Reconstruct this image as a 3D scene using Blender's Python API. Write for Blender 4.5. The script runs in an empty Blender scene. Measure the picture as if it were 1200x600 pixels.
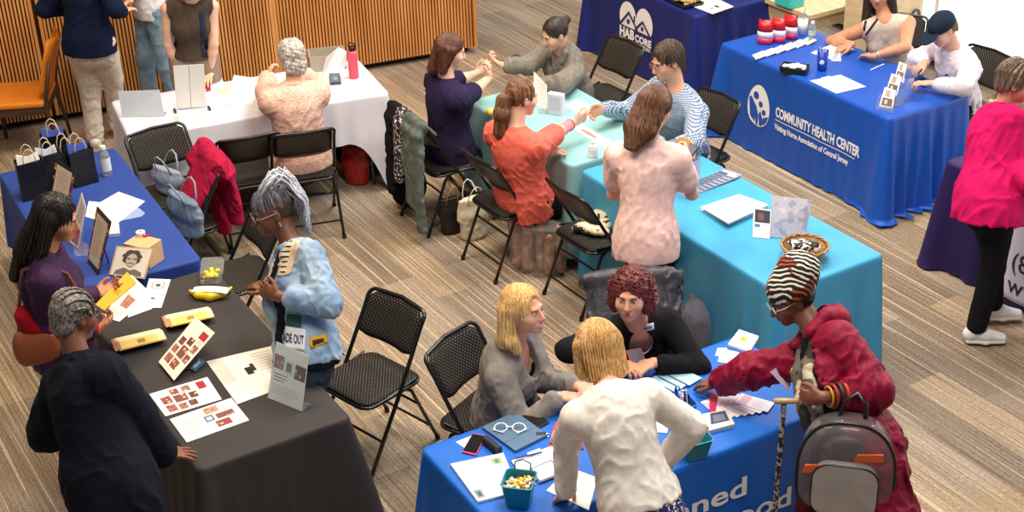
import bpy, bmesh, math, random
import numpy as np
from math import sin, cos, pi, radians as RD
from mathutils import Vector, Matrix
random.seed(7)
S = bpy.context.scene
COL = S.collection
V = lambda *a: np.array(a, float)

# ---------------- camera ----------------
CAMH, PITCH, ROLL, FPX = 4.7302, 0.49414, -0.03596, 1727.2
_fw = V(0, cos(PITCH), -sin(PITCH)); _r = V(1, 0, 0); _u = np.cross(_r, _fw)
CR = _r*cos(ROLL)+_u*sin(ROLL); CU = -_r*sin(ROLL)+_u*cos(ROLL)
cam = bpy.data.cameras.new('camera'); camo = bpy.data.objects.new('camera', cam); COL.objects.link(camo)
cam.sensor_width = 36; cam.lens = FPX/1200*36; cam.clip_end = 200
camo.matrix_world = Matrix(((CR[0], CU[0], -_fw[0], 0), (CR[1], CU[1], -_fw[1], 0), (CR[2], CU[2], -_fw[2], CAMH), (0, 0, 0, 1)))
S.camera = camo

# ---------------- world, lights, exposure ----------------
S.view_settings.view_transform = 'Standard'; S.view_settings.look = 'None'
S.view_settings.gamma = 1; S.view_settings.use_curve_mapping = False
S.view_settings.exposure = -0.08
W = bpy.data.worlds.new('world'); S.world = W; W.use_nodes = True
W.node_tree.nodes['Background'].inputs[0].default_value = (0.93, 0.95, 1.0, 1)
W.node_tree.nodes['Background'].inputs[1].default_value = 0.24
def area(name, loc, target, size, power, color, spread=180):
    l = bpy.data.lights.new(name, 'AREA'); l.shape = 'RECTANGLE'; l.size, l.size_y = size
    l.energy = power; l.color = color; l.spread = RD(spread)
    o = bpy.data.objects.new(name, l); COL.objects.link(o); o.location = loc
    o.rotation_euler = (Vector(target)-Vector(loc)).to_track_quat('-Z', 'Y').to_euler()
    return o
area('window_daylight', (7.5, 13.5, 4.6), (0.5, 8, 0.5), (6, 4), 650, (1.0, 0.98, 0.96))
area('ceiling_light', (-2.2, 7.6, 6.5), (-1.0, 7.6, 0), (2.4, 2.4), 360, (1.0, 0.78, 0.52))
area('ceiling_light', (1.6, 9.5, 6.5), (1.2, 9.3, 0), (3.2, 2.2), 460, (1.0, 0.95, 0.88))
area('ceiling_light', (1.2, 4.6, 6.5), (0.9, 5.6, 0), (2.0, 2.0), 300, (1.0, 0.93, 0.84))

def at(px, py, z):
    """the point of height z that the photograph shows at pixel px, py (1200x600 frame)"""
    d = _fw+CR*((px-600)/FPX)-CU*((py-300)/FPX)
    return V(0, 0, CAMH)+d*((z-CAMH)/d[2])

# ---------------- materials ----------------
MATS = {}
class NT:
    def __init__(s, m): s.t = m.node_tree; s.n = s.t.nodes; s.l = s.t.links
    def new(s, typ, **k):
        n = s.n.new(typ)
        for a, b in k.items(): setattr(n, a, b)
        return n
    def link(s, a, b): s.l.new(a, b)
def srgb(h):
    if isinstance(h, str):
        h = h.lstrip('#'); c = [int(h[i:i+2], 16)/255 for i in (0, 2, 4)]
    else: c = [x/255 for x in h]
    return tuple([(x/12.92 if x <= .04045 else ((x+.055)/1.055)**2.4) for x in c]+[1])
def mat(name, color, rough=.7, metal=0, var=0.0, vscale=20, stretch=(1, 1, 1), bump=0.0, bscale=200, sheen=0, trans=0, emit=0, coat=0, spec=None, ior=None, alpha=None, color2=None):
    if name in MATS: return MATS[name]
    m = bpy.data.materials.new(name); m.use_nodes = True; MATS[name] = m
    t = NT(m); b = t.n['Principled BSDF']; c = srgb(color)
    b.inputs['Base Color'].default_value = c; b.inputs['Roughness'].default_value = rough
    b.inputs['Metallic'].default_value = metal
    if spec is not None: b.inputs['Specular IOR Level'].default_value = spec
    if sheen: b.inputs['Sheen Weight'].default_value = sheen; b.inputs['Sheen Roughness'].default_value = .5
    if trans: b.inputs['Transmission Weight'].default_value = trans
    if ior: b.inputs['IOR'].default_value = ior
    if coat: b.inputs['Coat Weight'].default_value = coat
    if alpha is not None: b.inputs['Alpha'].default_value = alpha
    if emit: b.inputs['Emission Color'].default_value = c; b.inputs['Emission Strength'].default_value = emit
    if var or bump or color2:
        tc = t.new('ShaderNodeTexCoord'); mp = t.new('ShaderNodeMapping'); t.link(tc.outputs['Object'], mp.inputs[0]); mp.inputs['Scale'].default_value = stretch
    if var or color2:
        nz = t.new('ShaderNodeTexNoise'); nz.inputs['Scale'].default_value = vscale; nz.inputs['Detail'].default_value = 4
        t.link(mp.outputs[0], nz.inputs[0])
        mx = t.new('ShaderNodeMix', data_type='RGBA'); c2 = srgb(color2) if color2 else tuple([min(1, x*(1-var)) for x in c[:3]]+[1])
        c1 = c if color2 else tuple([min(1, x*(1+var*.6)) for x in c[:3]]+[1])
        mx.inputs[6].default_value = c1; mx.inputs[7].default_value = c2
        cr = t.new('ShaderNodeMapRange'); cr.inputs[1].default_value = .35; cr.inputs[2].default_value = .65
        t.link(nz.outputs[0], cr.inputs[0]); t.link(cr.outputs[0], mx.inputs[0]); t.link(mx.outputs[2], b.inputs['Base Color'])
    if bump:
        n2 = t.new('ShaderNodeTexNoise'); n2.inputs['Scale'].default_value = bscale; n2.inputs['Detail'].default_value = 3
        t.link(mp.outputs[0], n2.inputs[0]); bp = t.new('ShaderNodeBump'); bp.inputs['Strength'].default_value = bump; bp.inputs['Distance'].default_value = .01
        t.link(n2.outputs[0], bp.inputs['Height']); t.link(bp.outputs[0], b.inputs['Normal'])
    return m
def cloth(name, color, **k):
    k.setdefault('rough', .9); k.setdefault('spec', .15); k.setdefault('bump', .25); k.setdefault('bscale', 350); k.setdefault('var', .12); k.setdefault('vscale', 30)
    return mat(name, color, **k)
def skin(name, color):
    m = mat(name, color, rough=.5, var=.1, vscale=12, bump=.08, bscale=300)
    b = m.node_tree.nodes['Principled BSDF']; b.inputs['Subsurface Weight'].default_value = .12
    b.inputs['Subsurface Radius'].default_value = (.02, .008, .004); b.inputs['Subsurface Scale'].default_value = .5
    return m
def hairm(name, c1, c2, sc=(90, 90, 6), rough=.45):
    m = mat(name, c1, rough=rough, color2=c2, vscale=1.0, stretch=sc)
    return m
def pattern(name, build, rough=.8):
    if name in MATS: return MATS[name]
    m = bpy.data.materials.new(name); m.use_nodes = True; MATS[name] = m
    t = NT(m); b = t.n['Principled BSDF']; b.inputs['Roughness'].default_value = rough
    tc = t.new('ShaderNodeTexCoord'); build(t, b, tc)
    return m

# ---------------- object helpers ----------------
def tag(o, label=None, cat=None, group=None, kind=None):
    if label: o['label'] = label
    if cat: o['category'] = cat
    if group: o['group'] = group
    if kind: o['kind'] = kind
    return o
def empty(name, loc, label, cat, group=None, rz=0):
    o = bpy.data.objects.new(name, None); COL.objects.link(o); o.location = loc; o.rotation_euler = (0, 0, rz)
    o.empty_display_size = .1
    return tag(o, label, cat, group)
def mesh_obj(name, verts, faces, m=None, parent=None, smooth=False, world=True, fm=None, bevel=0, sub=0):
    """verts in world coordinates (world=True) or in the parent's own coordinates"""
    me = bpy.data.meshes.new(name)
    v = np.asarray(verts, float).reshape(-1, 3)
    base = None
    if parent is None and world:
        base = V((v[:, 0].min()+v[:, 0].max())/2, (v[:, 1].min()+v[:, 1].max())/2, v[:, 2].min()); v = v-base
    elif parent is not None and world:
        M = root_matrix(parent).inverted(); M = np.array(M); v = v@M[:3, :3].T+M[:3, 3]
    me.from_pydata(v.tolist(), [], [list(map(int, f)) for f in faces] if not isinstance(faces, np.ndarray) else faces.tolist())
    if m is not None:
        for q in (m if isinstance(m, (list, tuple)) else [m]): me.materials.append(q)
    if fm is not None: me.polygons.foreach_set('material_index', fm)
    if smooth: me.polygons.foreach_set('use_smooth', [True]*len(me.polygons))
    me.update()
    o = bpy.data.objects.new(name, me); COL.objects.link(o)
    if parent is not None: o.parent = parent
    elif base is not None: o.location = base
    if bevel:
        b = o.modifiers.new('bevel', 'BEVEL'); b.width = bevel; b.segments = 2; b.limit_method = 'ANGLE'; b.angle_limit = RD(35)
    if sub:
        b = o.modifiers.new('sub', 'SUBSURF'); b.levels = sub; b.render_levels = sub
    return o
def root_matrix(o):
    M = Matrix.LocRotScale(o.location, o.rotation_euler, o.scale)
    return root_matrix(o.parent)@M if o.parent else M
def copy_tree(o, parent=None):
    kids = [c for c in COL.objects if c.parent == o]
    c = o.copy(); COL.objects.link(c); c.parent = parent
    for k in kids: copy_tree(k, c)
    return c

class MB:
    """collects simple shapes into one mesh"""
    def __init__(s): s.v = []; s.f = []; s.mi = []; s.n = 0; s.cur = 0
    def add(s, v, f):
        v = np.asarray(v, float).reshape(-1, 3); s.v.append(v); s.f += [[i+s.n for i in q] for q in f]; s.mi += [s.cur]*len(f); s.n += len(v); return s
    def box(s, c, size, M=None):
        x, y, z = [k/2 for k in size]
        v = V(*[0]*0).reshape(0, 3) if False else np.array([(a*x, b*y, d*z) for a in (-1, 1) for b in (-1, 1) for d in (-1, 1)])
        if M is not None: v = v@np.array(M).T
        v = v+np.array(c)
        return s.add(v, [(0, 1, 3, 2), (4, 6, 7, 5), (0, 4, 5, 1), (2, 3, 7, 6), (0, 2, 6, 4), (1, 5, 7, 3)])
    def tube(s, pts, r, n=10, cap=True, flat=None, closed=False):
        pts = [np.array(p, float) for p in pts]; N = len(pts); rr = r if isinstance(r, (list, tuple, np.ndarray)) else [r]*N
        up = None; V0 = []
        for i, p in enumerate(pts):
            if closed: t = pts[(i+1) % N]-pts[i-1]
            else: t = pts[min(i+1, N-1)]-pts[max(i-1, 0)]
            t = t/(np.linalg.norm(t)+1e-12)
            if up is None:
                up = V(0, 0, 1) if abs(t[2]) < .9 else V(1, 0, 0)
            a = up-t*(up@t); a /= np.linalg.norm(a)+1e-12; up = a; b = np.cross(t, a)
            fl = flat or 1
            for k in range(n):
                th = 2*pi*k/n; V0.append(p+a*cos(th)*rr[i]*fl+b*sin(th)*rr[i])
        F = []
        for i in range(N if closed else N-1):
            j = (i+1) % N
            for k in range(n): F.append((i*n+k, i*n+(k+1) % n, j*n+(k+1) % n, j*n+k))
        if cap and not closed: F.append(tuple(range(n))[::-1]); F.append(tuple((N-1)*n+k for k in range(n)))
        return s.add(V0, F)
    def lathe(s, prof, c=(0, 0, 0), n=24, M=None, cap=True):
        v = [(r*cos(2*pi*k/n), r*sin(2*pi*k/n), z) for r, z in prof for k in range(n)]
        F = [(i*n+k, i*n+(k+1) % n, (i+1)*n+(k+1) % n, (i+1)*n+k) for i in range(len(prof)-1) for k in range(n)]
        if cap: F.append(tuple(range(n))[::-1]); F.append(tuple((len(prof)-1)*n+k for k in range(n)))
        v = np.array(v)
        if M is not None: v = v@np.array(M).T
        return s.add(v+np.array(c), F)
    def prism(s, poly, d0, d1, O, X, Y, Z):
        """polygon in the X,Y plane extruded from d0 to d1 along Z"""
        O, X, Y, Z = map(lambda q: np.array(q, float), (O, X, Y, Z)); n = len(poly)
        v = [O+X*p[0]+Y*p[1]+Z*d for d in (d0, d1) for p in poly]
        return s.add(v, [tuple(range(n))[::-1], tuple(range(n, 2*n))]+[(i, (i+1) % n, n+(i+1) % n, n+i) for i in range(n)])
    def build(s, name, m, parent=None, world=False, **k):
        return mesh_obj(name, np.concatenate(s.v), s.f, m, parent, world=world, fm=s.mi if isinstance(m, (list, tuple)) else None, **k)
def rz(a): return np.array([[cos(a), -sin(a), 0], [sin(a), cos(a), 0], [0, 0, 1]])
def rx(a): return np.array([[1, 0, 0], [0, cos(a), -sin(a)], [0, sin(a), cos(a)]])
def ry(a): return np.array([[cos(a), 0, sin(a)], [0, 1, 0], [-sin(a), 0, cos(a)]])
def nrm(v): v = np.array(v, float); return v/(np.linalg.norm(v)+1e-12)
def rrect(w, d, r, n=5):
    out = []
    for cx, cy, a0 in ((w/2-r, d/2-r, 0), (-w/2+r, d/2-r, 90), (-w/2+r, -d/2+r, 180), (w/2-r, -d/2+r, 270)):
        for k in range(n+1):
            a = RD(a0+90*k/n); out.append((cx+r*cos(a), cy+r*sin(a)))
    return out

# ---------------- implicit surfaces ----------------
def wav(p, f=1.0, seed=0):
    r = np.random.RandomState(seed); x = p*f; out = 0
    for i in range(4):
        k = r.normal(size=3); k /= np.linalg.norm(k); k2 = r.normal(size=3)*.8
        out = out+np.sin(x@k*(1+.5*i)+1.6*np.sin(x@k2+r.rand()*6)+r.rand()*6)
    return out/4
class Field:
    def __init__(s, vox=.006): s.h = vox; s.P = []
    def cone(s, a, b, ra, rb=None, k=.02, X=None, Y=None, disp=None):
        """ra, rb: radius, or (across X, across Y)"""
        rb = ra if rb is None else rb; s.P.append(('c', np.array(a, float), np.array(b, float), ra, rb, k, X, Y, disp)); return s
    def ell(s, c, r, M=None, k=.02, disp=None): s.P.append(('e', np.array(c, float), np.array(r, float), M, k, disp)); return s
    def sub(s, c, r, M=None, k=.008): s.P.append(('s', np.array(c, float), np.array(r, float), M, k)); return s
    def subcone(s, a, b, ra, rb, k=.008): s.P.append(('sc', np.array(a, float), np.array(b, float), ra, rb, k)); return s
    def cut(s, o, n, k=.004): s.P.append(('h', np.array(o, float), nrm(n), k)); return s     # keeps the side n points away from
    def wob(s, fn): s.P.append(('w', fn)); return s
    def poly(s, pts, rs, **k):
        for i in range(len(pts)-1): s.cone(pts[i], pts[i+1], rs[i], rs[i+1], **k)
        return s
    def mesh(s):
        lo = np.full(3, 1e9); hi = -lo
        def rm(r): return max(r) if isinstance(r, (tuple, list)) else r
        for q in s.P:
            if q[0] == 'c':
                R = max(rm(q[3]), rm(q[4]))+.02
                lo = np.minimum(lo, np.minimum(q[1], q[2])-R); hi = np.maximum(hi, np.maximum(q[1], q[2])+R)
            elif q[0] == 'e':
                R = q[2].max() if q[3] is not None else q[2]
                lo = np.minimum(lo, q[1]-R-.02); hi = np.maximum(hi, q[1]+R+.02)
        h = s.h; n = np.ceil((hi-lo)/h).astype(int)+3; lo = lo-h
        F = np.full(n, .5, np.float32)
        ax = [lo[i]+h*np.arange(n[i]) for i in range(3)]
        def block(l, u):
            i0 = np.clip(np.floor((l-lo)/h).astype(int), 0, n-1); i1 = np.clip(np.ceil((u-lo)/h).astype(int)+1, 1, n)
            if (i1 <= i0).any(): return None, None
            sl = tuple(slice(a, b) for a, b in zip(i0, i1))
            g = np.stack(np.meshgrid(*[ax[i][sl[i]] for i in range(3)], indexing='ij'), -1)
            return sl, g
        def seg(g, a, b, ra, rb, X=None, Y=None):
            d = b-a; t = np.clip(((g-a)@d)/(d@d+1e-12), 0, 1)
            q = g-a-t[..., None]*d
            if X is None and not isinstance(ra, (tuple, list)):
                return np.sqrt((q*q).sum(-1))-(ra+(rb-ra)*t)
            X = nrm(X); Y = nrm(Y) if Y is not None else nrm(np.cross(d, X)); Z = np.cross(X, Y)
            wa, da = ra if isinstance(ra, (tuple, list)) else (ra, ra); wb, db = rb if isinstance(rb, (tuple, list)) else (rb, rb)
            w = wa+(wb-wa)*t; e = da+(db-da)*t; mn = np.minimum(w, e)
            return (np.sqrt(((q@X)/w)**2+((q@Y)/e)**2+((q@Z)/mn)**2)-1)*mn
        def ellip(g, c, r, M):
            q = g-c
            if M is not None: q = q@M          # M columns = axes
            k0 = np.sqrt(((q/r)**2).sum(-1)); k1 = np.sqrt(((q/(r*r))**2).sum(-1))+1e-9
            return k0*(k0-1)/k1
        for q in s.P:
            if q[0] == 'c':
                _, a, b, ra, rb, k, X, Y, disp = q; R = max(rm(ra), rm(rb))+k+2*h+.01
                sl, g = block(np.minimum(a, b)-R, np.maximum(a, b)+R)
                if sl is None: continue
                d = seg(g, a, b, ra, rb, X, Y)
                if disp: d = d+disp(g)
            elif q[0] == 'e':
                _, c, r, M, k, disp = q; R = (r.max() if M is not None else r)+k+2*h+.01
                sl, g = block(c-R, c+R)
                if sl is None: continue
                d = ellip(g, c, r, M)
                if disp: d = d+disp(g)
            elif q[0] == 's':
                _, c, r, M, k = q; R = (r.max() if M is not None else r)+k+2*h
                sl, g = block(c-R, c+R)
                if sl is None: continue
                d = -ellip(g, c, r, M); a = F[sl]; hh = np.maximum(k-np.abs(a-d), 0)/k
                F[sl] = np.maximum(a, d)+hh*hh*k/4; continue
            elif q[0] == 'sc':
                _, a0, b0, ra, rb, k = q; R = max(ra, rb)+k+2*h
                sl, g = block(np.minimum(a0, b0)-R, np.maximum(a0, b0)+R)
                if sl is None: continue
                d = -seg(g, a0, b0, ra, rb); a = F[sl]; hh = np.maximum(k-np.abs(a-d), 0)/k
                F[sl] = np.maximum(a, d)+hh*hh*k/4; continue
            elif q[0] == 'h':
                _, o, nn, k = q
                d = ((ax[0]-o[0])*nn[0])[:, None, None]+((ax[1]-o[1])*nn[1])[None, :, None]+((ax[2]-o[2])*nn[2])[None, None, :]
                F[:] = np.maximum(F, d); continue
            elif q[0] == 'w':
                m = np.abs(F) < .05; idx = np.argwhere(m); F[m] += q[1](lo+idx*h).astype(np.float32); continue
            a = F[sl]; hh = np.maximum(k-np.abs(a-d), 0)/k if k > 0 else 0
            F[sl] = np.minimum(a, d)-hh*hh*k/4
        return surfnet(F, lo, h)
    def build(s, name, m, parent=None, **k):
        v, f = s.mesh()
        return mesh_obj(name, v, f, m, parent, smooth=True, world=True, **k)
def surfnet(F, lo, h):
    F[0] = F[-1] = .5; F[:, 0] = F[:, -1] = .5; F[:, :, 0] = F[:, :, -1] = .5
    s = F < 0; c = np.zeros(np.array(F.shape)-1, np.int8)
    for i in (0, 1):
        for j in (0, 1):
            for k in (0, 1): c += s[i:i+c.shape[0], j:j+c.shape[1], k:k+c.shape[2]]
    I = np.argwhere((c > 0) & (c < 8)); N = len(I)
    vid = np.full(c.shape, -1, np.int32); vid[tuple(I.T)] = np.arange(N)
    C = np.array([(i, j, k) for i in (0, 1) for j in (0, 1) for k in (0, 1)])
    val = np.stack([F[I[:, 0]+o[0], I[:, 1]+o[1], I[:, 2]+o[2]] for o in C], 1)
    acc = np.zeros((N, 3)); cnt = np.zeros(N)
    for a in range(8):
        for b in range(a+1, 8):
            if np.abs(C[a]-C[b]).sum() != 1: continue
            fa, fb = val[:, a], val[:, b]; m = (fa < 0) != (fb < 0)
            t = fa[m]/(fa[m]-fb[m]); acc[m] += C[a]+t[:, None]*(C[b]-C[a]); cnt[m] += 1
    P = lo+h*(I+acc/cnt[:, None])
    Q = []
    for axis in range(3):
        sl0 = [slice(1, -1)]*3; sl1 = [slice(1, -1)]*3; sl0[axis] = slice(0, -1); sl1[axis] = slice(1, None)
        A = s[tuple(sl0)]; B = s[tuple(sl1)]; E = np.argwhere(A != B)
        if not len(E): continue
        off = np.ones(3, int); off[axis] = 0; G = E+off
        u, w = [(1, 2), (2, 0), (0, 1)][axis]; du = np.zeros(3, int); dw = np.zeros(3, int); du[u] = 1; dw[w] = 1
        q = np.stack([vid[tuple((G-du-dw).T)], vid[tuple((G-dw).T)], vid[tuple(G.T)], vid[tuple((G-du).T)]], 1)
        neg = ~A[tuple(E.T)]; q[neg] = q[neg][:, ::-1]; Q.append(q)
    return P, np.concatenate(Q)
def join_meshes(parts):
    vs = []; fs = []; n = 0
    for v, f in parts: vs.append(v); fs.append(np.asarray(f)+n); n += len(v)
    return np.concatenate(vs), np.concatenate(fs)

# ---------------- writing ----------------
def text_geo(txt, size=1.0, align='LEFT', space=1.0, bold=0.0, shear=0, cuts=0):
    cu = bpy.data.curves.new('writing', 'FONT'); cu.body = txt; cu.size = size; cu.align_x = align; cu.space_character = space
    cu.offset = bold; cu.shear = shear; cu.resolution_u = 3
    o = bpy.data.objects.new('writing', cu); COL.objects.link(o)
    dg = bpy.context.evaluated_depsgraph_get(); me = o.evaluated_get(dg).to_mesh()
    v = np.array([x.co[:] for x in me.vertices]).reshape(-1, 3); f = [list(p.vertices) for p in me.polygons]
    o.evaluated_get(dg).to_mesh_clear(); bpy.data.objects.remove(o); bpy.data.curves.remove(cu)
    return v[:, :2], f
def writing(name, txt, size, place, m, parent, width=None, **k):
    """place(x, y) -> world point"""
    v, f = text_geo(txt, size, **k)
    if width is not None:
        w = v[:, 0].max()-v[:, 0].min(); v = v*[width/w, 1]
    return mesh_obj(name, [place(x, y) for x, y in v], f, m, parent)
# ======================= SETTING =======================
A30 = RD(-59.6)                      # the direction most tables and the carpet planks run in
def carpet_nodes(t, b, tc):
    b.inputs['Roughness'].default_value = .95; b.inputs['Specular IOR Level'].default_value = .15
    mp = t.new('ShaderNodeMapping'); mp.inputs['Rotation'].default_value = (0, 0, -A30); t.link(tc.outputs['Object'], mp.inputs[0])
    br = t.new('ShaderNodeTexBrick'); br.offset = .37; br.inputs['Scale'].default_value = 1
    br.inputs['Brick Width'].default_value = .92; br.inputs['Row Height'].default_value = .25; br.inputs['Mortar Size'].default_value = 0
    br.inputs['Color1'].default_value = (0, 0, 0, 1); br.inputs['Color2'].default_value = (1, 1, 1, 1)
    t.link(mp.outputs[0], br.inputs[0])
    ramp = t.new('ShaderNodeValToRGB'); t.link(br.outputs[0], ramp.inputs[0]); e = ramp.color_ramp.elements
    ramp.color_ramp.interpolation = 'CONSTANT'
    cols = [(0, '#8c7b68'), (.16, '#9c8a75'), (.30, '#837567'), (.44, '#94877a'), (.58, '#9f8d78'), (.72, '#8b7d6f'), (.86, '#998a7a')]
    e[0].position = 0; e[0].color = srgb(cols[0][1]); e[1].position = cols[1][0]; e[1].color = srgb(cols[1][1])
    for p, c in cols[2:]:
        q = e.new(p); q.color = srgb(c)
    # fine pile lines along the plank
    m2 = t.new('ShaderNodeMapping'); m2.inputs['Scale'].default_value = (1.3, 120, 1); t.link(mp.outputs[0], m2.inputs[0])
    n1 = t.new('ShaderNodeTexNoise'); n1.inputs['Scale'].default_value = 1; n1.inputs['Detail'].default_value = 2; t.link(m2.outputs[0], n1.inputs[0])
    r1 = t.new('ShaderNodeMapRange'); r1.inputs[1].default_value = .36; r1.inputs[2].default_value = .64; r1.inputs[3].default_value = .66; r1.inputs[4].default_value = 1.25; t.link(n1.outputs[0], r1.inputs[0])
    mul = t.new('ShaderNodeMix', data_type='RGBA', blend_type='MULTIPLY'); mul.inputs[0].default_value = 1
    t.link(ramp.outputs[0], mul.inputs[6]); t.link(r1.outputs[0], mul.inputs[7])
    # sparse pale threads
    m3 = t.new('ShaderNodeMapping'); m3.inputs['Scale'].default_value = (.6, 48, 1); m3.inputs['Location'].default_value = (3, 7, 0); t.link(mp.outputs[0], m3.inputs[0])
    n2 = t.new('ShaderNodeTexNoise'); n2.inputs['Scale'].default_value = 1; n2.inputs['Detail'].default_value = 1; t.link(m3.outputs[0], n2.inputs[0])
    r2 = t.new('ShaderNodeMapRange'); r2.inputs[1].default_value = .60; r2.inputs[2].default_value = .66; r2.inputs[4].default_value = .55; t.link(n2.outputs[0], r2.inputs[0])
    mx = t.new('ShaderNodeMix', data_type='RGBA'); mx.inputs[7].default_value = srgb('#d8c4a6'); t.link(r2.outputs[0], mx.inputs[0]); t.link(mul.outputs[2], mx.inputs[6])
    nf = t.new('ShaderNodeTexNoise'); nf.inputs['Scale'].default_value = 130; nf.inputs['Detail'].default_value = 2; mf = t.new('ShaderNodeMapping'); mf.inputs['Scale'].default_value = (.35, 1, 1); t.link(mp.outputs[0], mf.inputs[0]); t.link(mf.outputs[0], nf.inputs[0])
    rf = t.new('ShaderNodeMapRange'); rf.inputs[1].default_value = .35; rf.inputs[2].default_value = .65; rf.inputs[3].default_value = .74; rf.inputs[4].default_value = 1.2; t.link(nf.outputs[0], rf.inputs[0])
    mlf = t.new('ShaderNodeMix', data_type='RGBA', blend_type='MULTIPLY'); mlf.inputs[0].default_value = 1; t.link(mx.outputs[2], mlf.inputs[6]); t.link(rf.outputs[0], mlf.inputs[7]); mx = mlf
    # slow drift of the yarn colour (ochre / grey)
    n3 = t.new('ShaderNodeTexNoise'); n3.inputs['Scale'].default_value = .8; t.link(mp.outputs[0], n3.inputs[0])
    r3 = t.new('ShaderNodeMapRange'); r3.inputs[1].default_value = .4; r3.inputs[2].default_value = .65; r3.inputs[4].default_value = .45; t.link(n3.outputs[0], r3.inputs[0])
    m4 = t.new('ShaderNodeMix', data_type='RGBA', blend_type='MULTIPLY'); m4.inputs[7].default_value = (1.0, .86, .68, 1); t.link(r3.outputs[0], m4.inputs[0]); t.link(mx.outputs[2], m4.inputs[6])
    t.link(m4.outputs[2], b.inputs['Base Color'])
    bp = t.new('ShaderNodeBump'); bp.inputs['Strength'].default_value = .5; bp.inputs['Distance'].default_value = .004; t.link(n1.outputs[0], bp.inputs['Height']); t.link(bp.outputs[0], b.inputs['Normal'])
fl = MB().box((0, 8.5, -.05), (18, 19, .1)).build('floor', pattern('carpet', carpet_nodes)); tag(fl, kind='structure')

M_slat = mat('oak_slat', '#dc9c5c', rough=.45, color2='#c07f42', vscale=1, stretch=(8, 8, 1.2))
M_dark = mat('wall_recess', '#2a1608', rough=.8)
M_black = mat('black_paint', '#0d0d0e', rough=.35)
def slat_wall():
    a = RD(20.3); U = V(cos(a), sin(a), 0); N = V(sin(a), -cos(a), 0); O = at(558, 62, 0); O[2] = 0
    mb = MB(); H = 3.2; Lw = 6.6; z0 = .07
    Mx = np.array([U, -N, V(0, 0, 1)]).T
    mb.cur = 1; mb.box(O-U*Lw/2-N*.2+V(0, 0, z0+H/2), (Lw, .36, H), Mx); mb.cur = 2; mb.box(O-U*Lw/2-N*.2+V(0, 0, z0/2), (Lw-.1, .24, z0), Mx); mb.cur = 0
    mb.box(O-U*.012-N*.17+V(0, 0, z0+H/2), (.028, .44, H), Mx)
    j = [(-(at(66, 143, 0)-O)@U), (-(at(329, 100, 0)-O)@U)]
    x = .045
    while x < Lw:
        if abs(x-j[0]) < .016: x += .0288; continue
        w = .026 if (abs(x-j[0]) < .05 or abs(x-j[1]) < .03) else .017
        mb.box(O-U*x+N*.0+V(0, 0, z0+H/2), (w, .04, H), Mx); x += .0288
    tag(mb.build('wall_back', [M_slat, M_dark, M_black]), kind='structure')
slat_wall()

# window wall, sill bench
def window_wall():
    U = V(cos(A30), sin(A30), 0); N = V(-U[1], U[0], 0); N = N*np.sign(N@V(1, 0, 0))      # N points outside
    O = V(3.05, 13.4, 0)+N*.05
    Mx = np.array([U, N, V(0, 0, 1)]).T
    def nodes(t, b, tc):
        b.inputs['Base Color'].default_value = (.9, .93, .95, 1)
        n = t.new('ShaderNodeTexNoise'); n.inputs['Scale'].default_value = 2.2; n.inputs['Detail'].default_value = 3; t.link(tc.outputs['Object'], n.inputs[0])
        r = t.new('ShaderNodeValToRGB'); t.link(n.outputs[0], r.inputs[0]); r.color_ramp.elements[0].position = .30; r.color_ramp.elements[0].color = srgb('#b9cfae')
        r.color_ramp.elements[1].position = .42; r.color_ramp.elements[1].color = (1, 1, 1, 1)
        t.link(r.outputs[0], b.inputs['Emission Color']); b.inputs['Emission Strength'].default_value = 1.5
    mb = MB(); mb.box(O+U*4.2+V(0, 0, 1.75), (8.4, .02, 3.2), Mx)
    tag(mb.build('window_1', pattern('daylit_window', nodes)), kind='structure')
    mb = MB(); wf = mat('window_frame', '#f3f3f1', rough=.5)
    for x in (0, 1.4, 2.8, 4.2, 5.6, 7.0, 8.4): mb.box(O+U*x-N*.03+V(0, 0, 1.75), (.04, .06, 3.2), Mx)
    mb.box(O+U*4.2-N*.03+V(0, 0, .14), (8.4, .08, .05), Mx)
    tag(mb.build('trim_1', wf), kind='structure')
    mb = MB(); mb.box(O+U*4.2-N*.12+V(0, 0, .095), (8.4, .26, .035), Mx); mb.box(O+U*4.2-N*.0+V(0, 0, .04), (8.4, .06, .08), Mx)
    for k in range(8): mb.box(O+U*(.1+k*1.17)-N*.12+V(0, 0, .04), (.05, .2, .08), Mx)
    tag(mb.build('trim_2', mat('sill_oak', '#c9a379', rough=.5, color2='#b58d61', vscale=1, stretch=(2, 2, 30))), kind='structure')
window_wall()

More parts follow.
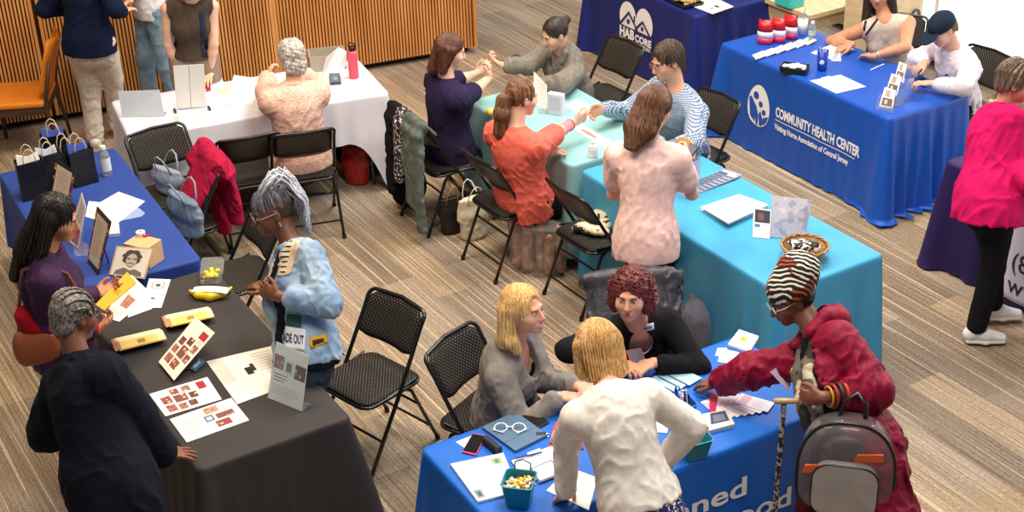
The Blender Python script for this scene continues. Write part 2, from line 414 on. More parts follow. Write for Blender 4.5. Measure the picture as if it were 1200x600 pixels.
# ======================= TABLES AND CLOTHS =======================
M_tabletop = mat('table_plastic', '#d9d6cf', rough=.5); M_leg = mat('table_leg', '#5c5c60', rough=.35, metal=.7)
def satin(name, c, rough=.5, bump=.12):
    return mat(name, c, rough=rough, spec=.35, bump=bump, bscale=14, var=.05, vscale=6)
class Cloth:
    def __init__(s, O, ang, L, D, drop, amp, flare, seed, corner=(.09, .09, .09, .09), floor=True, freq=1.5, cdrop=(0, 0, 0, 0)):
        """drop/amp/flare: one value for each side: near, right end, far, left end"""
        s.O = np.array(O, float); s.O[2] = 0; s.u = V(cos(ang), sin(ang), 0); s.v = V(-sin(ang), cos(ang), 0); s.ang = ang
        s.L, s.D = L, D; s.drop, s.amp, s.flare, s.corner = drop, amp, flare, corner; s.cdrop = cdrop
        s.top = .748; s.R = .035; s.rs = np.random.RandomState(seed); s.ph = s.rs.rand(12)*6.3; s.floor = floor; s.freq = freq
        s.lens = [L, D, L, D]
    def side(s, i): return [(V(0, 0), V(1, 0)), (V(s.L, 0), V(0, 1)), (V(s.L, s.D), V(-1, 0)), (V(0, s.D), V(0, -1))][i]
    def pt(s, i, x, t, off=0.0):
        """point at distance x along side i, fraction t down the drop"""
        o, d = s.side(i); n = V(d[1], -d[0]); Ls = s.lens[i]; R = s.R; q = i
        nn = n; base = o+d*x
        if x < R or x > Ls-R:            # rounded corner
            e = -1 if x < R else 1; ang = (R-x)/R if x < R else (x-Ls+R)/R
            ang *= pi/4; c = o+d*(R if e < 0 else Ls-R)-n*R; nn = n*cos(ang)+d*e*sin(ang); base = c+nn*R
        dc0, dc1 = x, Ls-x; j0, j1 = (i-1) % 4, (i+1) % 4
        w0 = math.exp(-(dc0/.16)**2); w1 = math.exp(-(dc1/.16)**2)
        def mixv(a): return a[i]*(1-.5*w0-.5*w1)+a[j0]*.5*w0+a[j1]*.5*w1
        drop, amp, fl = mixv(s.drop), mixv(s.amp), mixv(s.flare)
        drop += s.cdrop[i]*w0+s.cdrop[j1]*w1
        sp = s.ph; X = x*s.freq+i*3.1
        cw = s.corner[i]*math.exp(-(dc0/.07)**2)+s.corner[j1]*math.exp(-(dc1/.07)**2)
        near = .35+.65*max(math.exp(-(dc0/.35)**2), math.exp(-(dc1/.35)**2)) if Ls > 1 else 1
        z = s.top-drop*t
        wv = (sin(X*19+sp[0]+1.2*sin(X*7+sp[1]))+.6*sin(X*31+sp[2]+t*1.2)+.5*sin(X*9+sp[3]))
        # pinch: folds radiate from the corners
        off2 = .004+off+fl*t+amp*near*(t**1.1)*wv*(1-math.exp(-(min(dc0, dc1)/.05)**2)*.7)+cw*t**.9
        if z < .012 and s.floor:
            ex = .012-z; z = .012+.014*(1+wv)*min(1, ex*12); off2 += ex*(.6+.4*wv)
        p = base+nn*off2
        return s.O+s.u*p[0]+s.v*p[1]+V(0, 0, z)
    def build(s, m, label, cat='tablecloth', rows=26, step=.016, name='tablecloth', group=None):
        keys = []
        for i in range(4):
            n = int(s.lens[i]/step); keys += [(i, s.lens[i]*k/n) for k in range(n)]
        N = len(keys); v = []; f = []
        def ring(ins, z):
            for i, x in keys:
                p = s.pt(i, x, 0, -.004)-s.O; a = p@s.u; b_ = p@s.v
                a = min(max(a, ins), s.L-ins); b_ = min(max(b_, ins), s.D-ins); p = s.O+s.u*a+s.v*b_; v.append((p[0], p[1], z))
        # inner rings pulled towards the table's centre line keep the shading flat
        ring(.30, s.top+.0015); ring(.12, s.top+.0015); ring(.03, s.top+.001); ring(.006, s.top)
        ts = [(.012)]+[(k/rows) for k in range(1, rows+1)]
        for t in ts:
            for i, x in keys: v.append(tuple(s.pt(i, x, t, 0 if t > .02 else -.001)))
        nr = 4+len(ts)
        for r in range(nr-1):
            for k in range(N): f.append((r*N+k, (r+1)*N+k, (r+1)*N+(k+1) % N, r*N+(k+1) % N))
        f.append(tuple(range(N)))
        o = mesh_obj(name, v, f, m, None, smooth=True)
        s.o = o; return tag(o, label, cat, group)
    def place(s, i, x0, z0, off=.004):
        """map lettering coordinates to the hanging side"""
        return lambda x, y: s.pt(i, x0+x, (s.top-(z0+y))/max(.05, s.drop[i]), off)
def table(O, ang, L, D, label, group=None, fold=True):
    r = empty('folding_table', (O[0], O[1], 0), label, 'table', group, ang)
    MB().prism([(x+L/2, y+D/2) for x, y in rrect(L-.012, D-.012, .04)], .705, .743, (0, 0, 0), (1, 0, 0), (0, 1, 0), (0, 0, 1)).build('tabletop', M_tabletop, r)
    for x in (.14, L-.14):
        for y in (.09, D-.09):
            mb = MB(); mb.tube([(x, y, .705), (x, y, .25), (x, y, 0)], .0125, 8); mb.build('leg', M_leg, r)
        mb = MB(); mb.tube([(x, .09, .2), (x, D-.09, .2)], .009, 8); mb.build('brace', M_leg, r)
    return r
def uv(ang): return V(cos(ang), sin(ang), 0), V(-sin(ang), cos(ang), 0)
def setup(O, ang, L, D, cm, lab_t, lab_c, **k):
    table(O, ang, L, D, lab_t); c = Cloth(O, ang, L, D, seed=k.pop('seed'), **k); c.build(cm, lab_c); return c
F_ = .742
WT = setup(V(-2.58, 9.27, 0), RD(21.5), 1.86, .76, satin('cloth_white', '#d9d8e4', .8), 'long table hidden under the white cloth by the slatted wall', 'white cloth on the long table in front of the slatted wall',
    drop=(.33, .60, .60, .72), amp=(.012, .02, .01, .012), flare=(.03, .03, .02, .03), corner=(.03, .06, .03, .05), cdrop=(.28, .36, 0, 0), seed=3)
HAB = setup(V(1.55, 11.36, 0)-uv(A30)[0]*1.58, A30, 1.58, .76, satin('cloth_navy', '#16246e'), 'table hidden under the navy cloth with the white heart', 'navy cloth with a white heart logo, on the table at the top of the room',
    drop=(F_, F_, F_, F_), amp=(.006, .022, .01, .01), flare=(.02, .05, .02, .02), seed=5)
CHC = setup(V(1.662, 10.72, 0), RD(-59.8), 1.82, .76, satin('cloth_royal', '#1550b4', .42), 'table hidden under the royal blue cloth with the health center lettering', 'royal blue satin cloth lettered for a community health center',
    drop=(F_, .84, F_, F_), freq=1.8, amp=(.008, .045, .01, .01), flare=(.02, .07, .02, .03), corner=(.12, .10, .05, .06), seed=9)
TQ = setup(V(-.272, 9.745, 0), RD(-60.2), 1.34, .76, satin('cloth_teal', '#90c3c2', .45), 'small table hidden under the pale teal cloth', 'pale teal cloth on the small table where four people sit',
    drop=(.66, .66, .60, .66), amp=(.01, .010, .01, .01), flare=(.03, .0, .02, .02), corner=(.06, .03, .03, .05), seed=11)
CY = setup(V(.46, 8.51, 0), RD(-59.4), 1.91, .76, satin('cloth_cyan', '#44a0cb', .45), 'long table hidden under the bright cyan cloth', 'bright cyan cloth on the long table in the middle of the room',
    drop=(F_, F_, F_, F_), amp=(.016, .02, .01, .004), flare=(.02, .02, .02, .0), corner=(.03, .07, .05, .0), seed=13)
BL = setup(V(-1.792, 7.493, 0), RD(117.7), 1.855, .76, satin('cloth_cobalt', '#25428f', .7), 'table hidden under the cobalt cloth with black gift bags', 'cobalt blue cloth on the table that carries the black gift bags',
    drop=(.5, .5, .5, .4), amp=(.008, .01, .01, .006), flare=(.02, .02, .02, .0), corner=(.02, .03, .03, .02), seed=15)
BK = setup(V(-.80, 5.835, 0), RD(120.4), 1.80, .76, satin('cloth_charcoal', '#353131', .75), 'table hidden under the black cloth at lower left', 'charcoal black cloth on the flyer table at lower left',
    drop=(.60, .5, .62, .66), amp=(.012, .01, .01, .02), flare=(.05, .02, .05, .04), corner=(.09, .03, .03, .09), seed=17)
BF = setup(V(-.082, 4.90, 0), RD(29), 1.83, .76, satin('cloth_blue', '#0f62c4', .5), 'table hidden under the bright blue cloth in the foreground', 'bright blue cloth with white lettering on the foreground table',
    drop=(F_, F_, F_, F_), amp=(.006, .015, .01, .015), flare=(.02, .03, .02, .03), seed=19)
PT = setup(V(2.77, 8.46, 0), A30, 1.83, .76, satin('cloth_purple', '#241250', .6), 'table hidden under the dark purple cloth at the right edge', 'dark purple cloth behind the person in the magenta sweater',
    drop=(F_, F_, F_, F_), amp=(.012, .02, .01, .02), flare=(.02, .02, .02, .03), seed=21)

# ---- lettering on the cloths ----
M_white = mat('white_print', '#f1f0f2', rough=.7); M_navyp = mat('navy_print', '#1a2868', rough=.7); M_royalp = mat('royal_print', '#1550b4', rough=.6)
def decal(c, side, x0, z0, polys, m, name, off=.004, cells=None):
    v = []; f = []
    pl = c.place(side, x0, z0, off)
    bm = bmesh.new()
    for poly in polys:
        bm.faces.new([bm.verts.new((x, y, 0)) for x, y in poly])
    bmesh.ops.triangulate(bm, faces=bm.faces[:])
    bmesh.ops.subdivide_edges(bm, edges=[e for e in bm.edges if e.calc_length() > .06], cuts=4, use_grid_fill=True)
    bmesh.ops.triangulate(bm, faces=bm.faces[:])
    bm.verts.index_update()
    v = [pl(q.co.x, q.co.y) for q in bm.verts]; f = [[q.index for q in fc.verts] for fc in bm.faces]; bm.free()
    return mesh_obj(name, v, f, m, c.o)
def circ(cx, cy, r, n=20, ry_=None): return [(cx+r*cos(2*pi*k/n), cy+(ry_ or r)*sin(2*pi*k/n)) for k in range(n)]
def band(pts, w):
    out = []
    for i in range(len(pts)-1):
        (x0, y0), (x1, y1) = pts[i], pts[i+1]; l = math.hypot(x1-x0, y1-y0); nx, ny = -(y1-y0)/l*w/2, (x1-x0)/l*w/2
        ex, ey = (x1-x0)/l*w/2*.6, (y1-y0)/l*w/2*.6
        out.append([(x0+nx-ex, y0+ny-ey), (x0-nx-ex, y0-ny-ey), (x1-nx+ex, y1-ny+ey), (x1+nx+ex, y1+ny+ey)])
    return out
def chc_logo():
    x, z = .50, .40
    egg = [(.125*cos(a)*(1-.12*sin(a)), .165*sin(a)) for a in np.linspace(0, 2*pi, 33)[:-1]]
    decal(CHC, 0, x, z, [egg], M_white, 'round_emblem', .004)
    P = []
    for cx, cy, s in ((-.035, .075, 1), (.022, .02, .8), (.062, -.035, .75)):
        P.append(circ(cx, cy, .03*s, 16))
    P += [[(-.11, .04), (-.085, .06), (-.03, -.01), (-.035, -.14), (-.085, -.10)], [(-.05, -.01), (-.03, .0), (.005, -.08), (.0, -.155), (-.02, -.16)],
          [(.02, -.155), (.005, -.06), (.025, -.03), (.06, -.11), (.05, -.145)], [(.06, -.14), (.055, -.08), (.075, -.07), (.12, -.05), (.10, -.10)]]
    decal(CHC, 0, x, z, P, M_royalp, 'emblem_figures', .0065)
    writing('lettering', 'COMMUNITY HEALTH CENTER', .105, CHC.place(0, .69, .385), M_white, CHC.o, width=.90, bold=.004)
    writing('lettering', 'Visiting Nurse Association of Central Jersey', .06, CHC.place(0, .69, .285), M_white, CHC.o, width=.80, bold=.002)
    decal(CHC, 0, .69, .355, [[(0, 0), (.42, 0), (.86, 0), (.86, .006), (.42, .006), (0, .006)]], M_white, 'underline')
chc_logo()
def hab_logo():
    x, z = .78, .38
    heart = []
    for a in np.linspace(0, 2*pi, 49)[:-1]:
        heart.append((.24*sin(a)**3, 0.285*(13*cos(a)-5*cos(2*a)-2*cos(3*a)-cos(4*a))/16+.03))
    decal(HAB, 0, x, z, [heart], M_white, 'heart_emblem', .004)
    decal(HAB, 0, x, z, [[(-.25, -.128), (0, -.128), (.25, -.128), (.25, .02), (0, .02), (-.25, .02)]], M_navyp, 'lettering_band', .006)
    P = band([(-.22, .03), (-.10, .15), (.03, .02)], .022)+band([(.0, .03), (.10, .12), (.21, .02)], .022)+[[(-.125, .05), (-.085, .05), (-.085, .09), (-.125, .09)], [(.08, .04), (.115, .04), (.115, .075), (.08, .075)], [(-.03, .09), (-.01, .09), (-.01, .14), (-.03, .14)]]
    decal(HAB, 0, x, z, P, M_navyp, 'roof_outlines', .008)
    writing('lettering', 'HAB', .115, HAB.place(0, x-.23, z-.075, .009), M_white, HAB.o, width=.215, bold=.006)
    writing('lettering', 'CORE', .085, HAB.place(0, x-.0, z-.072, .009), M_white, HAB.o, width=.235, bold=.004)
    writing('lettering', 'HOUSING THE HOMELESS', .042, HAB.place(0, x-.23, z-.115, .009), M_white, HAB.o, width=.45, bold=.001)
hab_logo()
writing('lettering', 'Planned', .15, BF.place(0, .60, .455), M_white, BF.o, width=.68, bold=.003)
writing('lettering', 'Parenthood', .15, BF.place(0, .56, .29), M_white, BF.o, width=.99, bold=.003)
# white runner with a phone number, hanging on the purple cloth
def runner():
    v = []; f = []; nx, nt = 16, 20
    for a in range(nx+1):
        for b in range(nt+1): v.append(PT.pt(0, .58+1.0*a/nx, max(.0, b/nt*.93), .012))
    g = lambda a, b: a*(nt+1)+b
    for a in range(nx):
        for b in range(nt): f.append((g(a, b), g(a, b+1), g(a+1, b+1), g(a+1, b)))
    o = mesh_obj('banner', v, f, mat('banner_cloth', '#cfcde6', rough=.8), None, smooth=True)
    so = o.modifiers.new('thick', 'SOLIDIFY'); so.thickness = .002
    tag(o, 'pale lavender banner with large dark writing, hanging on the dark purple cloth', 'banner')
    m = mat('dark_print', '#1c1440', rough=.7)
    writing('lettering', '(848)', .17, PT.place(0, .63, .27, .016), m, o)
    writing('lettering', 'www.', .17, PT.place(0, .63, .11, .016), m, o)
runner()
# ======================= PEOPLE =======================
def uvec(deg, tilt=0): return V(cos(RD(deg))*cos(RD(tilt)), sin(RD(deg))*cos(RD(tilt)), sin(RD(tilt)))
def creases(p, amp, wf=20, seed=1):
    f = wf*1.9; q = p*np.array([1, 1, .62])
    a = wav(q, f, seed); b = wav(q, f*1.7, seed+9); m = np.clip(.55+.9*wav(p, 9, seed+5), 0, 1); m2 = np.clip(.5+.9*wav(p, 11, seed+6), 0, 1)
    return -amp*.62*(1.5*np.exp(-(a/.26)**2)*m+.7*np.exp(-(b/.30)**2)*m2-.5)
def ik(a, t, l1, l2, hint):
    d = t-a; L = np.linalg.norm(d); n = d/(L+1e-9)
    if L > (l1+l2)*.995: L = (l1+l2)*.995; t = a+n*L
    if L < abs(l1-l2)*1.05+.01: L = abs(l1-l2)*1.05+.01; t = a+n*L
    x = (l1*l1-l2*l2+L*L)/(2*L); y = math.sqrt(max(l1*l1-x*x, 0))
    h = hint-a; h = h-n*(h@n); h = nrm(h); return a+n*x+h*y, t
def add_hand(F, w, D, N, right, s=1, curl=.35, spread=.12, curls=None, thumb=.5):
    D = nrm(D); N = nrm(N-D*(N@D)); T = np.cross(D, N)*(1 if right else -1)
    Z = N
    kn = w+D*.088*s
    F.cone(w-D*.01*s, w+D*.03*s, (.026*s, .019*s), (.033*s, .016*s), k=.012, X=T, Y=N)
    F.cone(w+D*.03*s, kn-D*.008*s, (.033*s, .016*s), (.038*s, .013*s), k=.012, X=T, Y=N)
    for i, (off, ln) in enumerate(((.031, .068), (.0105, .076), (-.0105, .071), (-.030, .056))):
        c = curls[i] if curls else curl*(1+.12*i)
        p = kn+T*off*s-N*.001-D*(.004 if i in (1, 2) else .011)*s; sp = off*spread/.03
        d = nrm(D+T*sp); ang = c*.6
        for q, (fr, r0, r1) in enumerate(((.42, .0096, .009), (.32, .009, .0083), (.26, .0083, .0072))):
            dd = d*cos(ang)+N*sin(ang); p2 = p+dd*ln*fr*s
            F.cone(p, p2, r0*s, r1*s, k=.003 if q else .006); p = p2; ang += c
    p = w+D*.022*s+T*.024*s; d = nrm(D*.75+T*.75+N*thumb*.5); p2 = p+d*.038*s
    F.cone(p, p2, .0145*s, .0115*s, k=.010); d = nrm(D*1.0+T*.28+N*thumb*.6); p3 = p2+d*.030*s; F.cone(p2, p3, .0112*s, .0100*s, k=.004)
    F.cone(p3, p3+nrm(D+N*thumb*.5)*.02*s, .0100*s, .0082*s, k=.004)
    return kn
class Person:
    def __init__(s, label, pel, c7, head, hf, cyaw, pyaw=None, sc=1.0, fat=1.0, bust=0.0, skin_c='#d9a583', RA=None, LA=None, RL=None, LL=None, hroll=0, vox=.005, sw=1.0, eyes=True, lips='#b5584f', brow='#4a3223', smile=False, necklen=.105, iris='#3b2a1c', group=None):
        s.s = sc; s.label = label; s.pel = np.array(pel, float)
        s.U = nrm(np.array(c7)-s.pel); s.c7 = s.pel+s.U*.50*sc
        s.hd = s.c7+nrm(np.array(head)-s.c7)*.205*sc
        pyaw = cyaw if pyaw is None else pyaw
        f = uvec(cyaw); s.F = nrm(f-s.U*(f@s.U)); s.R = np.cross(s.F, s.U); s.R = nrm(s.R)
        s.PF = uvec(pyaw); s.PR = nrm(np.cross(s.PF, V(0, 0, 1)))
        s.hf = nrm(hf); nv = nrm(s.hd-s.c7); upg = nrm(V(0, 0, 1)*.75+nv*.25); s.hu = nrm(upg-s.hf*(upg@s.hf)); s.hr = np.cross(s.hf, s.hu)
        if hroll: a = RD(hroll); s.hr, s.hu = s.hr*cos(a)+s.hu*sin(a), -s.hr*sin(a)+s.hu*cos(a)
        s.fat = fat; s.bust = bust; s.vox = vox; s.sw = sw
        s.root = empty('person', (s.pel[0], s.pel[1], 0), label, 'person', group)
        s.HM = np.stack([s.hr, s.hf, s.hu], 1)
        s.skin = skin('skin_'+skin_c[1:], skin_c); s.RAp, s.LAp = RA, LA
        s.arms = {}
        for nm, A, sg in (('R', RA, 1), ('L', LA, -1)):
            sh = s.c7-s.U*.075*sc+s.R*sg*.158*sc*sw+s.F*.005
            if A is None: A = dict(w=sh-V(0, 0, .5)+s.F*.05+s.R*sg*.08, e=sh-V(0, 0, .3)-s.F*.1+s.R*sg*.12)
            if 'sh' in A: sh = sh+np.array(A['sh'])
            hint = A.get('e'); hint = sh-V(0, 0, .25)-s.F*A.get('back', .12)+s.R*sg*A.get('out', .12) if hint is None else hint
            el, wr = ik(sh, np.array(A['w'], float), .275*sc, .245*sc, np.array(hint, float))
            s.arms[nm] = (sh, el, wr, A)
        s.legs = {}
        for nm, A, sg in (('R', RL, 1), ('L', LL, -1)):
            hp = s.pel-V(0, 0, .02)+s.PR*sg*.088*sc*fat**.5
            if A is None: A = dict(a=V(hp[0], hp[1], 0)+s.PR*sg*.02, yaw=pyaw)
            an = np.array(A['a'], float)+V(0, 0, .085*sc); yw = A.get('yaw', pyaw)
            kn, an = ik(hp, an, .425*sc, .42*sc, np.array(A.get('k', hp+s.PF*.5-V(0, 0, .3)), float))
            s.legs[nm] = (hp, kn, an, uvec(yw))
        s.body(eyes, lips, brow, smile, iris)
    def H(s, x, y, z): return s.hd+(s.hr*x+s.hf*y+s.hu*z)*s.s
    def st(s, t, dz=0): return s.pel+s.U*t*s.s
    def torso(s, F, inf=0.0, lo=-.06, hi=.45, k=.04, disp=None, belly=0.0, X=None, full=True):
        sc = s.s; f = s.fat
        T = [(-.10, .165*f, .118*f), (-.02, .168*f, .122*f), (.06, .158*f, .112*f), (.15, .134*f, .10*f), (.24, .136*f**.8, .10*f**.8), (.33, .148*f**.6, .105*f**.6), (.40, .150*f**.4*s.sw, .092), (.445, .10*s.sw, .070)]
        T = [q for q in T if lo <= q[0] <= hi]
        def fr(t):
            m = min(max((t+.1)/.25, 0), 1); R = nrm(s.PR*(1-m)+s.R*m); return R
        for (a, wa, da), (b, wb, db) in zip(T[:-1], T[1:]):
            R = fr((a+b)/2); Fw = nrm(np.cross(s.U, R))
            F.cone(s.st(a), s.st(b), ((wa-da*.25)*sc+inf, (da)*sc+inf), ((wb-db*.25)*sc+inf, (db)*sc+inf), k=k, X=R, Y=Fw, disp=disp)
        if s.bust > 0:
            for sg in (1, -1):
                F.ell(s.st(.295)+s.R*sg*.068*sc+s.F*(.055+.02*s.bust)*sc, V(1, 1, 1)*(.062+.012*s.bust)*sc+inf, k=.05)
        if belly: F.ell(s.st(.08)+s.F*.05*sc, V(.13, .13, .13)*sc*belly+inf, k=.06)
    def body(s, eyes, lips, brow, smile, iris):
        sc = s.s; parts = []
        F = Field(s.vox)
        H = s.H; M = s.HM
        F.ell(H(0, -.012, .028), V(.074, .092, .088)*sc, M, k=.02)
        F.cone(H(0, .035, -.02), H(0, .062, -.078), (.058*sc, .045*sc), (.030*sc, .026*sc), k=.035, X=s.hr, Y=s.hf)
        F.ell(H(0, .045, -.035), V(.056, .045, .06)*sc, M, k=.03)
        F.ell(H(0, .075, -.088), V(.018, .014, .014)*sc, M, k=.018)
        F.cone(H(-.028, .077, .028), H(.028, .077, .028), .012*sc, k=.014)
        for sg in (1, -1):
            F.ell(H(sg*.040, .062, -.022), V(.022, .022, .02)*sc, M, k=.02)
            F.sub(H(sg*.030, .098, .010), V(.017, .016, .011)*sc, M, k=.012)
            F.ell(H(sg*.031, .076, .008), V(.013, .011, .011)*sc, M, k=.004)
            F.ell(H(sg*.075, -.006, -.004), V(.009, .018, .030)*sc, M, k=.008)
            F.sub(H(sg*.085, .002, .0), V(.007, .009, .016)*sc, M, k=.004)
        F.cone(H(0, .085, .018), H(0, .108, -.022), .008*sc, .0125*sc, k=.010); F.ell(H(.010, .098, -.026), V(1, 1, 1)*.009*sc, k=.006); F.ell(H(-.010, .098, -.026), V(1, 1, 1)*.009*sc, k=.006)
        F.ell(H(0, .086, -.054), V(.024, .013, .014)*sc, M, k=.012)
        F.subcone(H(-.018, .102, -.053), H(.018, .102, -.053), .004*sc, .004*sc, k=.006)
        # neck and shoulders
        F.cone(s.c7-s.U*.03*sc+s.F*.01, H(0, -.022, -.05), .056*sc, .051*sc, k=.03)
        F.cone(s.c7-s.U*.05*sc+s.F*.02, s.c7-s.U*.02*sc+s.F*.005, (.10*sc, .05*sc), (.06*sc, .05*sc), k=.04, X=s.R, Y=s.F)
        s.torso(F, -.012, lo=.33, k=.04)
        for nm, (sh, el, wr, A) in s.arms.items():
            F.cone(s.c7-s.U*.06*sc, sh, .045*sc, .050*sc, k=.05)
            thick = s.fat**.7
            F.cone(sh, el, .052*sc*thick, .038*sc*thick, k=.02); mid = el+(wr-el)*.3
            F.cone(el, mid, .037*sc*thick, .037*sc*thick, k=.015); F.cone(mid, wr, .037*sc*thick, .0245*sc, k=.015)
            fa = nrm(wr-el); D = nrm(A.get('d', fa)); N = np.array(A.get('n', V(0, 0, -1)), float)
            add_hand(F, wr, D, N, nm == 'R', sc*.97, A.get('curl', .3), A.get('spread', .12), A.get('curls'), A.get('thumb', .5))
        parts.append(F.mesh())
        C = Field(.012); s.torso(C, -.020, k=.05)
        for nm, (hp, kn, an, fd) in s.legs.items():
            C.cone(hp, kn, .074*sc*s.fat**.7, .048*sc, k=.04); C.cone(kn, an, .046*sc, .034*sc, k=.02)
            C.cone(an-V(0, 0, .045*sc), an-V(0, 0, .055*sc)+fd*.13*sc, .033*sc, .022*sc, k=.02)
        parts.append(C.mesh())
        v, f = join_meshes(parts)
        s.bodyo = mesh_obj('body', v, f, s.skin, s.root, smooth=True)
        if eyes:
            ew = mat('eye_white', '#e9e4df', rough=.25); ei = mat('eye_iris_'+iris[1:], iris, rough=.2); eb = mat('brow_'+brow[1:], brow, rough=.9)
            for sg in (1, -1):
                mb = MB(); c = H(sg*.031, .0795, .0085); r = .0098*sc; v0 = []
                prof = [(r*sin(a), r*cos(a)) for a in np.linspace(.02, 2.2, 9)]
                Mx = np.stack([s.hr, s.hu, s.hf], 1)
                mb.cur = 0; mb.lathe(prof, c, 14, Mx, cap=False); mb.cur = 1; mb.lathe([(.0001, r*1.06), (r*.45, r*.95), (r*.5, r*.86)], c, 12, Mx, cap=False)
                mb.build('eye', [ew, ei], s.root, world=True, smooth=True)
                mb = MB(); mb.tube([H(sg*.014, .0905, .024), H(sg*.028, .0895, .031), H(sg*.046, .078, .027)], [.0028*sc, .0032*sc, .0015*sc], 6); mb.build('eyebrow', eb, s.root, world=True, smooth=True)
                mb = MB(); mb.tube([H(sg*.019, .0870, .0125), H(sg*.030, .0895, .0165), H(sg*.043, .080, .012)], [.0012*sc, .0016*sc, .001*sc], 6); mb.build('eyelashes', eb, s.root, world=True, smooth=True)
            lm = mat('lips_'+lips[1:], lips, rough=.45); w = .026 if smile else .021; up = .007 if smile else 0
            mb = MB()
            mb.tube([H(-w, .083, -.054+up), H(-.010, .0965, -.0495), H(0, .099, -.0505), H(.010, .0965, -.0495), H(w, .083, -.054+up)], [.0012*sc, .0030*sc, .0030*sc, .0030*sc, .0012*sc], 8)
            lo = -.060 if not smile else -.067
            mb.tube([H(-w, .083, -.055+up), H(-.012, .095, lo+.001), H(0, .0975, lo), H(.012, .095, lo+.001), H(w, .083, -.055+up)], [.0012*sc, .0036*sc, .0042*sc, .0036*sc, .0012*sc], 8)
            mb.build('lips', lm, s.root, world=True, smooth=True)
            if smile:
                mb = MB(); mb.tube([H(-w*.8, .0855, -.054+up*.6), H(-.008, .0955, -.0575), H(.008, .0955, -.0575), H(w*.8, .0855, -.054+up*.6)], [.002*sc, .0052*sc, .0052*sc, .002*sc], 8); mb.build('teeth', mat('teeth', '#f4efe8', rough=.25), s.root, world=True, smooth=True)
    # ---- clothes ----
    def top(s, m, sleeve=1.0, hem=-.10, loose=.012, wr=.004, wf=22, seed=1, vneck=None, collar=None, slloose=.0, open_=None, name='shirt', vox=.008, hemflare=.0, neck=.0, cuff=None, bell=0, deep=0, puff=0, belly=0):
        sc = s.s; F = Field(vox); s.torso(F, loose, lo=-.11, k=.05, belly=belly)
        f = s.fat; F.cone(s.st(-.09), s.st(.02), ((.165*f-.02)*sc+loose+.012, .122*f*sc+loose+.010), ((.160*f-.02)*sc+loose+.006, .115*f*sc+loose+.006), k=.03, X=s.PR, Y=nrm(np.cross(s.U, s.PR)))
        if hem >= -.06: F.cut(s.st(hem), -s.U)
        if hem < -.06:
            Fw = nrm(np.cross(s.U, s.PR))
            dn = -nrm(s.U*.5+V(0, 0, .5)); a = s.st(-.03); b = a+dn*(-hem-.03)*sc; bx = b+dn*.08
            F.cone(a, bx, (.15*f*sc+loose, .122*f*sc+loose), ((.15*f+hemflare)*sc+loose, (.125*f+hemflare)*sc+loose), k=.05, X=s.PR, Y=Fw); F.cut(b, dn)
        for nm, (sh, el, wrp, A) in s.arms.items():
            F.cone(s.c7-s.U*.055*sc, sh, .048*sc+loose*.6, .054*sc+loose, k=.05)
            th = f**.7; r1 = .054*sc*th+loose; r2 = .042*sc*th+loose+slloose; r3 = .030*sc+loose*.9+slloose+bell
            slv = A.get('slv', sleeve) if sleeve > .5 else sleeve
            if slv > .5:
                e = el+(wrp-el)*min(1, (slv-.5)*2)*.97
                tt = min(1, (slv-.5)*2); F.cone(sh, el, r1, r2, k=.014); F.cone(el, e, r2, r2+(r3-r2)*tt, k=.02)
                if puff: F.ell(el+(e-el)*.15, V(1, 1, 1)*(r2+puff), k=.04)
            elif slv > 0:
                e = sh+(el-sh)*sleeve*2; F.cone(sh, e, r1, r1-.004, k=.03)
        n = s.wav = lambda p, sd=seed: wav(p, wf, sd)
        w = lambda p: creases(p, wr, wf, seed)
        if wr: F.wob(w)
        if vneck:     # (half width, depth)
            c = s.c7-s.U*vneck[1]*.42*sc+s.F*.095*sc; Mv = np.stack([s.R, s.F, s.U], 1)
            F.sub(c, V(vneck[0], .085+deep, vneck[1]*.62)*sc, Mv, k=.01)
        if neck:
            Mv = np.stack([s.R, s.F, s.U], 1); F.sub(s.c7+s.F*.02*sc-s.U*.005*sc, V(.075+neck, .07+neck, .05+neck*.3)*sc, Mv, k=.01)
        if sleeve <= 0:
            for nm, (sh, el, wrp, A) in s.arms.items():
                d = nrm(el-sh); sg = 1 if nm == 'R' else -1
                F.subcone(sh+s.R*sg*.035*sc, el, .062*sc, .07*sc)
        if open_:
            c = s.st(.2)+s.F*.13*sc; F.cone  # opened front
            Mv = np.stack([s.R, s.F, s.U], 1); F.sub(c+s.F*.0, V(open_, .13, .42)*sc, Mv, k=.012)
        o = F.build(name, m, s.root)
        if collar:
            mb = []; C = Field(.006); R_ = .068*sc
            for k in range(-8, 9):
                a = RD(k*20+180); a2 = RD((k+1)*20+180)
                if k == 8: continue
                p = s.c7+s.F*(.018*sc)+(s.F*cos(a)+s.R*sin(a))*R_+s.U*(.012-.028*abs(k)/8)*sc; p2 = s.c7+s.F*(.018*sc)+(s.F*cos(a2)+s.R*sin(a2))*R_+s.U*(.012-.028*abs(k+1)/8)*sc
                C.cone(p, p2, .016*collar, k=.01)
            for sg in (1, -1):
                p = s.c7+s.F*.085*sc+s.R*sg*.022*sc-s.U*.015*sc; C.cone(p, p+s.R*sg*.04*sc-s.U*.055*sc+s.F*.018*sc, (.020*collar, .008), (.010, .006), k=.01, X=s.R, Y=s.F)
            C.build('collar', m, s.root)
        return o
    def trousers(s, m, loose=.012, wr=.006, wf=20, seed=4, name='trousers', length=1.0, flare=0, vox=.010, hi=.07):
        sc = s.s; F = Field(vox); s.torso(F, loose*.3-.004, lo=-.11, hi=hi, k=.03)
        for nm, (hp, kn, an, fd) in s.legs.items():
            e = kn+(an-kn)*length
            F.cone(hp, kn, .088*sc*s.fat**.7+loose, .060*sc+loose, k=.04); F.cone(kn, e, .058*sc+loose, (.046+flare)*sc+loose, k=.02)
        F.wob(lambda p: creases(p, wr, wf, seed))
        return F.build(name, m, s.root)
